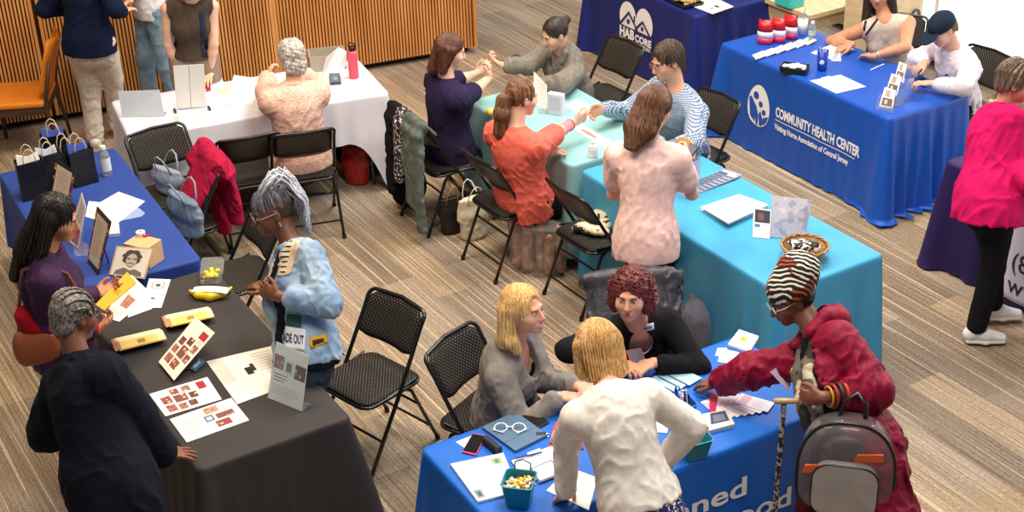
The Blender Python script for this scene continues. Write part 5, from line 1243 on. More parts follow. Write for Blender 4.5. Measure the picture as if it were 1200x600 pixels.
sheet('flyer', 'photo collage flyer with a red seal lying flat on the black table', 'flyer', q4([(194, 488), (260, 468), (243, 442), (175, 462)]), FL1)
FL2 = photos([(.55, .12, .78, .36), (.62, .42, .90, .62), (.50, .70, .72, .94)], 5)+[(.44, .42, .58, .66, '#5c6b80'), (.47, .48, .55, .60, '#e6e4e0')]+lines(.08, .2, .38, .8, 8)
sheet('flyer', 'white flyer with photos on its right, lying nearest the hand on the black table', 'flyer', q4([(219, 519), (292, 493), (271, 467), (199, 492)]), FL2, .004)
bk = root('booklet', at(285, 445, .75), 'open cream booklet with one small black picture on the black table', 'booklet')
sheet('page', None, None, q4([(262, 452), (336, 430), (318, 406), (242, 424)], .752), [(0, 0, .22, 1, '#d8cfc4')]+[(.42, .10, .52, .40, '#1d1b1a'), (.52, .2, .58, .5, '#2b2927')]+lines(.62, .1, .95, .9, 7, '#d2c6b4'), .003, mat('paper_ivory', '#f0ece2', rough=.8), bk)
sheet('page', None, None, q4([(278, 474), (352, 447), (336, 430), (262, 452)], .752), [], .003, mat('paper_ivory', '#f0ece2'), bk)
def acrylic_sign(label, p, z0=TZ, z1=None, foot=None, prints=(), base=None):
    """p: bottom-left, bottom-right, top-right, top-left pixels; the top edge stands z1 above"""
    r = root('acrylic_sign', (at(*p[0], z0)+at(*p[1], z0))/2, label, 'sign')
    q = [at(*p[0], z0+.002), at(*p[1], z0+.002), at(*p[2], z1), at(*p[3], z1)]
    sheet('printed_insert', None, None, q, prints, .0015, base, r); n = nrm(np.cross(q[1]-q[0], q[3]-q[0]))
    sheet('acrylic_panel', None, None, [x+n*.002 for x in q], [], .002, ACRY, r)
    hz = n*V(1, 1, 0); hz = nrm(hz); back = -hz if True else hz
    sheet('acrylic_foot', None, None, [q[0]+V(0, 0, 0)-hz*.0, q[1]-hz*.0, q[1]+back*.07, q[0]+back*.07], [], .002, ACRY, r); return r
acrylic_sign('upright clear sign with a white poster at the near corner of the black table', [(314, 466), (354, 482), (362, 417), (324, 400)], z1=1.01, prints=photos([(.02, .56, .32, .80), (.66, .50, .98, .76)], 8, ('#8a6a66', '#b49a94', '#5c4648'))+[(.34, .52, .62, .78, '#d7dde0'), (.40, .57, .56, .73, '#5a7a8c')]+lines(.08, .34, .5, .5, 3, '#55504e')+lines(.08, .12, .92, .3, 5, '#b9b4b2'))
sheet('flyer', 'white sheet with a round crest at the far left corner of the black table', 'flyer', q4([(165, 361), (189, 361), (200, 328), (175, 327)]), [(.18, .66, .82, .90, '#9aa0a2'), (.28, .70, .72, .86, '#e2e2de'), (.40, .73, .62, .83, '#3f444a'), (.35, .28, .55, .36, '#6d6a66')]+lines(.15, .42, .8, .6, 3), .003)
sheet('paper_sheet', 'white paper edge showing under the crest sheet on the black table', 'paper', q4([(150, 372), (178, 362), (182, 352), (150, 360)], .749), [], .001)
# yellow brochures fanned in two piles
def fan(px0, px1, w, n, label, group, col='#e2c46a'):
    src = None
    A, B = at(*px0, TZ), at(*px1, TZ); d = nrm(B-A); pr = V(-d[1], d[0], 0)
    for i in range(n):
        t_ = i/(n-1); a = A+V(0, 0, .0045*i)+pr*(.095*(1-t_))-d*(.006*(i%4)); ang = (i % 3-1)*.05; dd = d*cos(ang)+pr*sin(ang); pp = -d*sin(ang)+pr*cos(ang); L_ = np.linalg.norm(B-A)
        q = [a, a+dd*L_, a+dd*L_+pp*w, a+pp*w]
        if src is None:
            src = sheet('brochure', label, 'brochure', q, [(0, 0, 1, .12, '#a8843e'), (0, .88, 1, 1, '#f0e2b4'), (.0, .0, .06, 1, '#b07a62'), (.42, .3, .58, .7, '#9a8040'), (.85, .12, 1, .88, '#ecd9a0')], .0016, mat('brochure_yellow', col, rough=.6), None, group); base = a; src0 = a
        else:
            o = src.copy(); COL.objects.link(o); o.location = Vector(src.location)+Vector(a-src0); o.rotation_euler = (0, 0, ang*.8)
fan((141, 418), (196, 404), .10, 9, 'yellow folded brochure in the left fanned pile on the black table', 'left pile of yellow brochures')
fan((200, 390), (252, 378), .10, 9, 'yellow folded brochure in the right fanned pile on the black table', 'right pile of yellow brochures')
# picture frame with portrait
pf = root('portrait_card', at(150, 325, .75), 'framed pencil portrait of a curly-haired moustached figure leaning at the table corner', 'picture')
Qp = [at(128, 322, .755), at(170, 327, .755), at(181, 291, .90), at(137, 288, .90)]
sheet('picture_frame', None, None, Qp, [(.04, .04, .96, .96, '#e9dfd0')], .006, mat('frame_oak', '#c9a878', rough=.5), pf)
def onq(Q, off=.0072):
    a, b, c, d = Q; n = nrm(np.cross(b-a, d-a)); return lambda u, v: a*(1-u)*(1-v)+b*u*(1-v)+c*u*v+d*(1-u)*v+n*off
def blob(name, Q, poly, c, parent, off): 
    f = onq(Q, off); return mesh_obj(name, [f(u, v) for u, v in poly], [tuple(range(len(poly)))], pm(c), parent)
rs_ = np.random.RandomState(2)
blob('drawn_coat', Qp, [(.12, .06), (.88, .06), (.86, .18), (.66, .28), (.52, .22), (.36, .30), (.16, .18)], '#77716a', pf, .0068)
blob('drawn_hair', Qp, [(.5+.25*(1+.10*sin(9*a))*cos(a), .66+.24*(1+.08*sin(7*a))*sin(a)) for a in np.linspace(0, 2*pi, 40)[:-1]], '#4a4542', pf, .0072)
blob('drawn_face', Qp, [(.51+.145*cos(a), .56+.215*sin(a)) for a in np.linspace(0, 2*pi, 25)[:-1]], '#c2b8ac', pf, .0078)
for (u, v, w, h) in ((.43, .60, .045, .018), (.60, .60, .045, .018)): blob('drawn_eye', Qp, [(u-w, v-h), (u+w, v-h), (u+w, v+h), (u-w, v+h)], '#3a3634', pf, .0084)
blob('drawn_moustache', Qp, [(.43, .455), (.51, .475), (.60, .455), (.62, .435), (.51, .45), (.41, .435)], '#3a3634', pf, .0084)
# food on the black table
def fruit_cup():
    a = at(248, 328, TZ); r = root('fruit_container', a, 'clear plastic container of cut pineapple on the black table', 'food container')
    MB().prism(rrect(.115, .105, .02), 0, .045, (0, 0, 0), (1, 0, 0), (0, 1, 0), (0, 0, 1)).build('tub', CLEAR, r, bevel=.004)
    MB().prism(rrect(.13, .12, .02), .0, .006, (0, .065, .05), (1, 0, 0), (0, .85, .5), (0, -.5, .85)).build('open_lid', CLEAR, r)
    F = Field(.006); rr = np.random.RandomState(3)
    for i in range(16): F.ell(a+V(rr.uniform(-.04, .04), rr.uniform(-.035, .035), .025+rr.uniform(0, .03)), V(.016, .014, .012), k=.004)
    F.build('pineapple_pieces', mat('pineapple', '#e8cf3a', rough=.4, var=.2, vscale=40), r)
fruit_cup()
def banana():
    F = Field(.004); pts = [at(x, y, TZ+.022) for x, y in ((223, 341), (232, 346), (246, 348), (260, 345), (271, 337))]
    F.poly(pts, [.010, .021, .023, .020, .007], k=.01); r = root('banana', (pts[2][0], pts[2][1], TZ), 'yellow banana with a pale paper strip on the black table', 'banana')
    F.build('peel', mat('banana_yellow', '#e6c021', rough=.45, var=.1, vscale=15), r)
    sheet('paper_strip', None, None, [at(224, 341, .797), at(266, 343, .80), at(268, 336, .80), at(228, 335, .797)], [(.1, .2, .9, .8, '#d3e0cc')], .002, pm('#e8efe0'), r, curl=-.008)
banana()
# brochures in the hands of the plum-topped reader
br = root('brochure_in_hand', at(150, 350, .98), 'orange and cream brochure held open by the person in the plum top', 'brochure')
sheet('orange_leaf', None, None, [at(112, 357, 1.03), at(122, 364, 1.03), at(160, 331, 1.07), at(149, 319, 1.07)], [(.3, .45, .42, .75, '#5a3a2c'), (.3, .45, .8, .6, '#d88a1e')], .002, mat('brochure_orange', '#eea62c', rough=.6), br)
sheet('cream_leaf', None, None, [at(121, 372, 1.02), at(140, 377, 1.02), at(178, 345, 1.05), at(154, 322, 1.07)], photos([(.35, .35, .75, .65)], 4)+lines(.1, .1, .9, .28, 4), .002, CREAM, br)
# ---------- cobalt table ----------
def gift_bag(px, py, w, d, h, ang, label, tissue=None, parent_z=TZ, mcol='#121213', hand='#cbb9a0', group=None):
    a = at(px, py, parent_z); r = root('gift_bag', a, label, 'bag', group, ang); m = mat('bag_'+mcol.lstrip('#'), mcol, rough=.45, bump=.2, bscale=25)
    P = [(-w/2, -d/2), (w/2, -d/2), (w/2, d/2), (-w/2, d/2)]; v = [(x, y, 0) for x, y in P]+[(x*.98, y*.8, h*.6) for x, y in P]+[(x*1.0, y*1.05, h) for x, y in P]
    v += [(x*.93, y*.90, h-.002) for x, y in P]+[(x*.92, y*.8, .02) for x, y in P]; f = [(0, 3, 2, 1)]
    for L_ in range(4):
        for k in range(4): f.append((L_*4+k, L_*4+(k+1) % 4, L_*4+4+(k+1) % 4, L_*4+4+k))
    f.append((16, 17, 18, 19)); mesh_obj('paper_bag', v, f, m, r, world=False)
    hm = mat('cord_'+hand.lstrip('#'), hand, rough=.7)
    for sg in (-1, 1): MB().tube([(x*w*.22, sg*d*.45, h-.02+z) for x, z in ((-1, 0), (-.98, .05), (-.6, .095), (0, .11), (.6, .095), (.98, .05), (1, 0))], .0035, 6).build('handle', hm, r, smooth=True)
    if tissue:
        mb = MB(); mb.prism([(-w*.42, -.01), (w*.40, 0), (w*.36, .05), (0, .03), (-w*.4, .055)], -.004, .004, (0, 0, h-.01), (1, 0, 0), (0, .2, 1), (0, 1, 0)); mb.build('tissue_card', mat('card_'+tissue.lstrip('#'), tissue, rough=.6), r)
    return r
gg = None
gift_bag(42, 230, .17, .10, .25, RD(25), 'black paper gift bag at the outer left edge of the cobalt table', '#e8e6e2')
gift_bag(63, 221, .16, .09, .25, RD(28), 'black paper gift bag second from the left on the cobalt table', '#c9cfe0')
gift_bag(70, 198, .17, .09, .25, RD(22), 'black paper gift bag with blue tissue behind the row on the cobalt table', '#3c56b0')
gift_bag(83, 214, .15, .09, .24, RD(30), 'black paper gift bag third from the left on the cobalt table')
gift_bag(99, 214, .16, .10, .24, RD(34), 'black paper gift bag nearest the water bottle on the cobalt table', '#3c56b0')
def bottle(px, py, z, h, r_, label, body, cap, labelc=None, name='water_bottle', cat='bottle', labz=(.3, .62), marks=None):
    a = at(px, py, z); o = root(name, a, label, cat)
    MB().lathe([(.0001, 0), (r_*.9, 0), (r_, .01), (r_, h*.66), (r_*.85, h*.76), (r_*.42, h*.86), (r_*.42, h*.90), (.0001, h*.90)], n=20).build('bottle_body', body, o, smooth=True)
    c = MB().lathe([(.0001, h*.88), (r_*.50, h*.88), (r_*.50, h), (.0001, h)], n=16).build('cap', cap, o, bevel=.001)
    if labelc: MB().lathe([(r_*1.02, h*labz[0]), (r_*1.02, h*labz[1])], n=20, cap=False).build('paper_label', labelc, o, smooth=True)
    return o
WB = mat('water_bottle_plastic', '#dfe8ec', rough=.08, trans=.8, ior=1.33)
bottle(126, 205, TZ, .205, .033, 'clear water bottle with white cap and label on the cobalt table', WB, mat('cap_white', '#f2f2f2', rough=.4), mat('label_grey', '#dcdfe2', rough=.6), labz=(.18, .62))
def ornate(label, p, z1):
    r = root('framed_notice', (at(*p[0], TZ)+at(*p[1], TZ))/2, label, 'frame'); Q = [at(*p[0], TZ+.002), at(*p[1], TZ+.002), at(*p[2], z1), at(*p[3], z1)]
    rr = random.Random(5); pr = [(.10, .08, .90, .92, '#b9a893')]+lines(.2, .2, .8, .84, 14, '#8a7a6a')
    for i in range(10):
        v = rr.uniform(0, .9); pr.append((0, v, .08, v+.06, rr.choice(('#c0552a', '#d49a4a', '#7a2a1a')))); v = rr.uniform(0, .9); pr.append((.92, v, 1, v+.06, rr.choice(('#c0552a', '#d49a4a', '#7a2a1a'))))
    sheet('framed_print', None, None, Q, pr, .008, mat('frame_dark', '#1e1512', rough=.4), r)
    n = nrm(np.cross(Q[1]-Q[0], Q[3]-Q[0])); h = nrm(n*V(1, 1, 0)); m_ = (Q[0]+Q[1])/2; t_ = (Q[2]+Q[3])/2*.6+m_*.4
    b = m_-h*.09; b[2] = TZ+.001; MB().tube([t_-n*.002, b], .004, 6).build('back_strut', M_black, r, world=True)
ornate('tall ornate frame with a brown text page, behind the long-haired reader', [(58, 238), (80, 248), (89, 201), (67, 187)], .98)
ornate('dark ornate text frame standing near the portrait on the cobalt table', [(103, 306), (116, 322), (131, 260), (115, 242)], 1.04)
hold = root('leaflet_holder', at(88, 292, TZ), 'clear leaflet holder with red flowers on its cards on the cobalt table', 'leaflet holder')
Qh = [at(80, 282, .755), at(92, 292, .755), at(101, 243, .98), at(96, 226, .98)]
sheet('leaflet', None, None, Qh, [(.1, .05, .9, .4, '#a8323a'), (.2, .1, .5, .3, '#d8707a'), (.2, .5, .8, .9, '#a9a5a4')], .004, pm('#c9c2bc'), hold); sheet('acrylic_front', None, None, [q+V(.02, -.03, 0) for q in (Qh[0], Qh[1], (Qh[1]+Qh[2])/2, (Qh[0]+Qh[3])/2)], [], .002, ACRY, hold)
sheet('acrylic_base', None, None, q4([(88, 300), (106, 300), (102, 285), (84, 280)], .751), [], .002, ACRY, hold)
sheet('paper_sheet', 'largest white paper sheet spread on the cobalt table', 'paper', q4([(104, 245), (138, 262), (170, 236), (139, 225)], .754), [], .002)
sheet('paper_sheet', 'white paper poking out left beneath the largest sheet on the cobalt table', 'paper', q4([(100, 254), (128, 262), (142, 240), (104, 236)], .7505), lines(.1, .1, .6, .5, 4, '#a89a80'), .002)
sheet('folder', 'pale blue folder under the paper on the cobalt table', 'folder', q4([(126, 262), (166, 254), (170, 250), (158, 240)], .7502), [], .002, mat('folder_blue', '#8fa6d2', rough=.3))
sheet('notepad', 'small thick pale notepad beside the frames on the cobalt table', 'notepad', q4([(128, 278), (141, 277), (139, 259), (130, 259)], .7505), [(0.1, .1, .9, .9, '#e8dcdc')], .022, pm('#d3cdd8'))
def carton(px, label, h, w, d, ang, m, name='carton', z=TZ, openf=False):
    a = at(*px, z); r = root(name, a, label, 'box', None, ang)
    return r
cb = root('cardboard_box', at(168, 308, TZ), 'tan cardboard riser box with a ribbon roll on top, on the cobalt table', 'box', None, RD(-28))
MB().box((0, .02, .065), (.17, .13, .13)).build('carton', mat('cardboard', '#d2a878', rough=.8, var=.08, vscale=8), cb, bevel=.002)
rr_ = root('ribbon_roll', at(165, 275, .884), 'small white roll with red ribbon on top of the cardboard box', 'ribbon roll')
MB().lathe([(.012, 0), (.026, 0), (.026, .02), (.012, .02), (.012, 0)], n=20, cap=False).build('roll', pm('#efeae6'), rr_, smooth=False); MB().tube([(0.02, -.02, .006), (.03, -.03, .004), (.05, -.01, .004), (.06, -.02, .003)], .006, 6).build('ribbon', pm('#a8203a'), rr_)
# ---------- white table ----------
acrylic_sign('low blank white sign panel at the left end of the white table', [(144, 137), (193, 136), (187, 105), (138, 107)], z1=.93, base=mat('panel_white', '#e7e6ee', rough=.4))
st_ = root('display_stand', at(225, 128, TZ), 'tall white two-panel display on black clips on the white table', 'display')
Qd = [at(207, 127, .765), at(241, 124, .765), at(239, 75, 1.08), at(203, 77, 1.08)]
sheet('display_panel', None, None, Qd, [(.49, 0, .515, 1, '#9c9ca2')], .006, mat('panel_grey', '#e3e2e0', rough=.4), st_)
for x, y in ((205, 130), (245, 127)): MB().box(at(x, y, .76), (.014, .05, .02), rz(.4)).build('clip', M_black, st_, world=True)
sheet('leaflet', 'pale leaflet with green pictures in front of the display on the white table', 'leaflet', q4([(200, 146), (224, 143), (222, 132), (203, 134)]), [(.1, .2, .4, .8, '#a9c9a4'), (.5, .3, .9, .7, '#b9d0cc')])
sheet('leaflet', 'pale leaflet with a gray print right of the display on the white table', 'leaflet', q4([(228, 141), (246, 137), (240, 128), (222, 131)]), [(.2, .3, .7, .7, '#b5c4ba')])
sheet('magazine', 'red and white magazine near the brown-topped person on the white table', 'magazine', q4([(242, 109), (264, 101), (259, 90), (240, 93)]), [(0, 0, .25, 1, '#a81f3c'), (0, .8, 1, 1, '#c84a62')], .006, pm('#efe6e8'))
sheet('paper_sheet', 'large white sheet under the left arm of the gray-haired person', 'paper', q4([(268, 117), (296, 124), (302, 92), (274, 88)]), lines(.1, .1, .9, .9, 9, '#d9d4d2'))
sheet('paper_strip', 'peach paper strip between the magazine and the gray-haired person', 'paper', q4([(258, 112), (278, 106), (272, 100), (252, 106)]), [], .001, pm('#eccfb4'))
sheet('small_box', 'small flat white box on the front edge of the white table', 'box', q4([(255, 125), (270, 124), (268, 113), (258, 113)]), [], .012, pm('#eceae8'))
def obox():
    a = at(384, 78, TZ); r = root('open_box', a, 'open white-lidded gray storage box at the back of the white table', 'box', None, RD(12)); m = mat('grey_board', '#a9a294', rough=.8); w, d, h = .27, .19, .12
    v = []; 
    for z, k in ((0, 1), (h, 1), (h, .94), (.006, .94)): v += [(x*w/2*k, y*d/2*k, z) for x, y in ((-1, -1), (1, -1), (1, 1), (-1, 1))]
    f = [(0, 3, 2, 1)]+[(L_*4+k, L_*4+(k+1) % 4, L_*4+4+(k+1) % 4, L_*4+4+k) for L_ in range(3) for k in range(4)]+[(12, 13, 14, 15)]
    mesh_obj('box_body', v, f, m, r, world=False)
obox()
fc = root('folded_card', at(386, 88, TZ), 'large folded white card standing in front of the storage box', 'card')
sheet('card_leaf', None, None, [at(376, 91, .752), at(393, 84, .752), at(397, 55, .93), at(382, 68, .93)], [], .002, PAPER, fc); sheet('card_leaf', None, None, [at(393, 84, .752), at(406, 80, .752), at(406, 60, .90), at(397, 55, .93)], [], .002, PAPER, fc)
sheet('coaster', 'square dark gray gadget with a patterned top on the white table', 'gadget', q4([(387, 100), (400, 99), (398, 88), (386, 89)]), [(.1, .1, .9, .9, '#5f6f78'), (.4, .3, .7, .6, '#86989e')], .018, pm('#3c464c'))
rb = root('water_flask', at(415, 91, TZ), 'coral pink metal flask with a black loop lid on the white table', 'bottle')
MB().lathe([(.0001, 0), (.034, 0), (.037, .006), (.037, .185), (.033, .205), (.026, .212), (.0001, .212)], n=24).build('flask_body', mat('coral_metal', '#e4576a', rough=.35), rb, smooth=True)
ld = MB().lathe([(.0001, .212), (.025, .212), (.025, .238), (.018, .245), (.0001, .245)], n=18).build('lid', M_black, rb, smooth=True); MB().tube([(-.02, 0, .24), (-.022, 0, .262), (0, 0, .276), (.022, 0, .262), (.02, 0, .24)], .005, 6).build('carry_loop', M_black, ld)
# ---------- teal table ----------
sheet('standing_card', 'tall white card standing beside the ponytailed person on the teal table', 'card', [at(626, 122, .752), at(641, 132, .752), at(641, 100, .91), at(626, 84, .91)], lines(.2, .1, .8, .9, 7, '#d6d6e0'), .004)
cbx = root('card_box', at(652, 133, TZ), 'small white box printed with pale lettering upright on the teal table', 'box', None, RD(-30))
MB().box((0, 0, .075), (.115, .05, .15)).build('carton', mat('carton_lilac', '#d9d6e4', rough=.6), cb if False else cbx, bevel=.002); MB().box((0, -.0262, .08), (.085, .001, .10)).build('printed_panel', pm('#c4c0d4'), cbx)
gl = root('glass_dish', at(638, 131, TZ), 'small round clear glass dish on the teal table', 'dish'); MB().lathe([(.0001, 0), (.03, 0), (.045, .02), (.048, .04), (.044, .04), (.04, .02), (.0001, .008)], n=24).build('bowl', ACRY, gl, smooth=True)
jr = root('lotion_jar', at(695, 183, TZ), 'white jar with a white lid near the corner of the teal table', 'jar'); MB().lathe([(.0001, 0), (.032, 0), (.033, .005), (.033, .062), (.0001, .062)], n=24).build('jar_body', pm('#f3f1ee'), jr, smooth=False); MB().lathe([(.0001, .062), (.03, .062), (.03, .075), (.012, .082), (.010, .105), (.0001, .105)], n=20).build('lid', pm('#dfe6e4'), jr)
sheet('pamphlet', 'white and red pamphlet across the teal table under the handshake', 'pamphlet', q4([(672, 152), (716, 178), (726, 172), (684, 147)]), [(.1, .3, .5, .6, '#d78a8a'), (.6, .2, .9, .5, '#c9c3c3')], .004)
sheet('pamphlet', 'white pamphlet beyond the handshake on the teal table', 'pamphlet', q4([(662, 125), (690, 140), (700, 128), (676, 116)]), lines(.1, .2, .9, .8, 4, '#d8cfcf'), .003)
by = root('pouch', at(598, 74, TZ), 'dark teal pouch at the far left edge of the teal table', 'pouch'); F = Field(.006); a = at(598, 73, .79); F.ell(a, V(.085, .05, .035), rz(.3)); F.ell(a+V(.05, .02, .02), V(.04, .035, .03)); F.wob(lambda p: .006*wav(p, 50, 2)); F.build('fabric', mat('pouch_teal', '#14343c', rough=.6), by)
yl = root('massage_ball', at(572, 134, TZ), 'yellow ball on the near edge of the teal table', 'ball'); F = Field(.004); F.ell(at(574, 131, .778), V(.03, .03, .026)); F.build('ball', pm('#dcbf4a'), yl)
# ---------- cyan table ----------
pb = root('craft_bag', at(797, 222, TZ), 'pale blue gift bag with a tan cardboard flap behind the phone-holding person', 'bag', None, RD(-60))
v = [(-.12, -.05, 0), (.12, -.05, 0), (.12, .05, 0), (-.12, .05, 0), (-.13, -.03, .24), (.13, -.03, .24), (.13, .05, .24), (-.13, .05, .24)]
mesh_obj('bag_body', v, [(0, 3, 2, 1), (0, 1, 5, 4), (1, 2, 6, 5), (2, 3, 7, 6), (3, 0, 4, 7)], mat('bag_lilac', '#b9bfe0', rough=.5), pb, world=False); MB().prism([(-.11, 0), (.11, 0), (.10, .05), (.05, .085), (0, .095), (-.05, .085), (-.10, .05)], -.004, .004, (0, .02, .24), (1, 0, 0), (0, .3, 1), (0, 1, 0)).build('cardboard_flap', MATS['cardboard'], pb)
srcp = None; r9 = random.Random(3)
for i in range(9):
    a = at(812+5.2*i, 222-2.0*i, TZ)+V(0, 0, .0012*i); ang = RD(32+2*i); u_ = V(cos(ang), sin(ang), 0); w_ = V(-sin(ang), cos(ang), 0)
    if srcp is None: srcp = sheet('postcard', 'glossy printed postcard in the fanned row on the cyan table', 'postcard', [a-u_*.05-w_*.07, a+u_*.05-w_*.07, a+u_*.05+w_*.07, a-u_*.05+w_*.07], [(.0, .0, .3, 1, '#5c6a86'), (.3, .1, .6, .5, '#c9b8b0'), (.3, .55, .6, 1, '#3f4a66'), (.62, .2, .9, .9, '#a9b6c9')], .0012, pm('#8a93a8'), None, 'fanned postcards on the cyan table'); a00 = a
    else: o = srcp.copy(); COL.objects.link(o); o.location = Vector(srcp.location)+Vector(a-a00); o.rotation_euler = (0, 0, RD(2*i))
bd = root('ring_binder', at(862, 246, TZ), 'white ring binder lying closed on the cyan table', 'binder')
sheet('cover', None, None, [at(821, 243, .775), at(853, 262, .790), at(900, 240, .785), at(866, 228, .772)], [], .003, pm('#f2f1ef'), bd); sheet('cover', None, None, q4([(821, 246), (853, 264), (899, 245), (866, 231)], .7505), [], .003, pm('#e9e8e6'), bd); sheet('pages', None, None, q4([(824, 245), (853, 262), (895, 243), (866, 231)], .754), [], .016, pm('#e2e0dc'), bd)
sheet('spine', None, None, [at(853, 264, .751), at(899, 245, .751), at(900, 240, .786), at(853, 262, .789)], [], .003, pm('#dcdad6'), bd)
dp = root('display_book', at(925, 280, TZ), 'standing lilac-gray picture board beside the basket on the cyan table', 'display'); Qb = [at(902, 278, .752), at(943, 280, .752), at(952, 234, .97), at(904, 229, .97)]
def marbled(t, b, tc): blotch('#a7a9c2', '#c9c6d4', '#dcdae4', 14, (.42, .58), detail=4)(t, b, tc)
sheet('picture_panel', None, None, Qb, [], .004, pattern('marbled_print', marbled), dp); n = nrm(np.cross(Qb[1]-Qb[0], Qb[3]-Qb[0])); 
sheet('back_panel', None, None, [Qb[0]-n*.004, Qb[1]-n*.004, Qb[1]+V(.0, .12, 0), Qb[0]+V(.0, .12, 0)], [], .003, pm('#c9c8d6'), dp)
sheet('leaflet', 'narrow white leaflet with a dark photo standing left of the picture board', 'leaflet', [at(882, 278, .752), at(902, 280, .752), at(904, 246, .90), at(883, 243, .90)], [(.1, .52, .95, .95, '#3c4250'), (.3, .6, .6, .85, '#8a5a48'), (.1, .36, .4, .46, '#4a8ab0')], .003)
def basket(px, z, r0, r1, h, label, m, cloth_m):
    a = at(*px, z); r = root('basket', a, label, 'basket'); mb = MB(); n = 36
    prof = [(.0001, .002), (r0, .002)]+[(r0+(r1-r0)*k/10+.002*(k % 2), h*k/10) for k in range(11)]+[(r1-.012, h)]+[(r0+(r1-r0)*k/10-.010, max(.012, h*k/10)) for k in range(10, -1, -1)]+[(.0001, .012)]
    mb.lathe(prof, n=n, cap=False).build('wicker', m, r, smooth=True)
    mb = MB()
    for w in (0, pi): mb.tube([((r1+.002+.004*cos(k*.9+w))*cos(2*pi*k/60), (r1+.002+.004*cos(k*.9+w))*sin(2*pi*k/60), h+.004*sin(k*.9+w)) for k in range(60)], .006, 5, closed=True)
    mb.build('rim', m, r, smooth=True)
    return r, a
bk_, ba = basket((942, 303), TZ, .085, .128, .085, 'round wicker basket of black and white cloth on the cyan table', mat('wicker', '#8a5f3c', rough=.7, color2='#c29a68', vscale=60, stretch=(1, 1, 3), bump=.5, bscale=60), None)
F = Field(.006); rr = np.random.RandomState(6)
for i in range(14): F.ell(ba+V(rr.uniform(-.07, .07), rr.uniform(-.06, .06), .060+rr.uniform(0, .03)), V(.035, .022, .02), rz(rr.rand()*3), k=.01)
F.wob(lambda p: .006*wav(p, 70, 2)); o = F.build('cloth_bundle', pattern('zebra_cloth', blotch('#1b1a1c', '#1b1a1c', '#dedcd8', 24, (.4, .50), dist=1.5)), None); tag(o, 'bundle of black and white patterned cloth inside the wicker basket', 'cloth')
# ---------- health center table ----------
srcb = None
for i, (px, py) in enumerate(((896, 51), (911, 49), (925, 45))):
    a = at(px, py, TZ); lab = ('red snack bag with a pink and white label, leftmost of three', 'red snack bag with a pink and white label, middle of three', 'red snack bag with a pink and white label, rightmost of three beside the cup')[i]
    if srcb is None:
        r = root('snack_bag', a, lab, 'snack bag', 'red snack bags on the health center table', RD(-25)); L_ = [(.058, .034, 0), (.062, .036, .05), (.060, .032, .10), (.055, .022, .145), (.050, .006, .185)]
        for nm, (k0, k1), c in (('lower_panel', (0, 1), '#cf2f5c'), ('white_panel', (1, 2), '#ecdfe6'), ('red_top', (2, 4), '#c01822')):
            v = []; lv = L_[k0:k1+1]
            for w, d, z in lv: v += [(w*cos(t_)*(1+.06*sin(3*t_)), d*sin(t_), z+(.012*cos(2*t_) if z > .17 else 0)) for t_ in np.linspace(0, 2*pi, 25)[:-1]]
            f = [(i_*24+k, i_*24+(k+1) % 24, (i_+1)*24+(k+1) % 24, (i_+1)*24+k) for i_ in range(len(lv)-1) for k in range(24)]+[tuple(range(24))[::-1], tuple((len(lv)-1)*24+k for k in range(24))]
            mesh_obj(nm, v, f, mat('foil_'+c[1:], c, rough=.3), r, world=False, smooth=True)
        srcb = r
    else: r = copy_tree(srcb); r['label'] = lab; r.location = tuple(a); r.rotation_euler = (0, 0, RD(-25-8*i))
for i in range(6):
    a = at(890+11.5*i, 67-3.4*i, TZ); ang = RD(8+3*i); u_ = V(cos(ang), sin(ang), 0)*.042; w_ = V(-sin(ang), cos(ang), 0)*.048; z = V(0, 0, .026)
    if i == 0: s0 = sheet('sample_packet', 'white sample packet in the overlapping row beside the red bags', 'packet', [a-u_-w_, a+u_-w_+z, a+u_+w_+z, a-u_+w_], [(0, 0, 1, .07, '#b4b9ae'), (0, 0, .07, 1, '#c4c8be'), (.2, .3, .8, .7, '#cfdac0'), (.3, .42, .6, .55, '#86a070')], .004, pm('#f0f1ee'), None, 'row of sample packets on the health center table'); a00 = a
    else: o = s0.copy(); COL.objects.link(o); o.location = Vector(s0.location)+Vector(a-a00); o.rotation_euler = (0, 0, RD(3*i))
def tray(px, z, w, d, h, ang, label, m, name='tray'):
    a = at(*px, z); r = root(name, a, label, 'tray', None, ang); v = []
    for zz, k, ins in ((0, .9, 0), (h, 1, 0), (h, 1, .006), (.006, .9, .006)): v += [(x*(w/2*k-ins), y*(d/2*k-ins), zz) for x, y in ((-1, -1), (1, -1), (1, 1), (-1, 1))]
    f = [(0, 3, 2, 1)]+[(L_*4+k, L_*4+(k+1) % 4, L_*4+4+(k+1) % 4, L_*4+4+k) for L_ in range(3) for k in range(4)]+[(12, 13, 14, 15)]
    mesh_obj('tray_body', v, f, m, r, world=False); return r, a
def heap(a, w, d, z, n, rad, m, name, label, cat, ang=0, seed=2, kind=None, group=None):
    F = Field(.005); rr = np.random.RandomState(seed); Mx = rz(ang)
    for i in range(n): F.ell(a+Mx@V(rr.uniform(-w/2, w/2), rr.uniform(-d/2, d/2), z+rr.uniform(0, rad*1.6)), V(rad*1.5, rad, rad*.7), rz(rr.rand()*3), k=.002)
    o = F.build(name, m, None); return tag(o, label, cat, group, kind)
tr, ta = tray((931, 84), TZ, .20, .13, .045, RD(-25), 'black plastic tray of wrapped mints on the health center table', mat('tray_black', '#17221c', rough=.35)); heap(ta, .16, .09, .036, 46, .011, mat('wrapper_white', '#e9ebe6', rough=.5, var=.25, vscale=60), 'wrapped_mints', 'pile of white wrapped mints in the black tray', 'mints', RD(-25), kind='stuff')
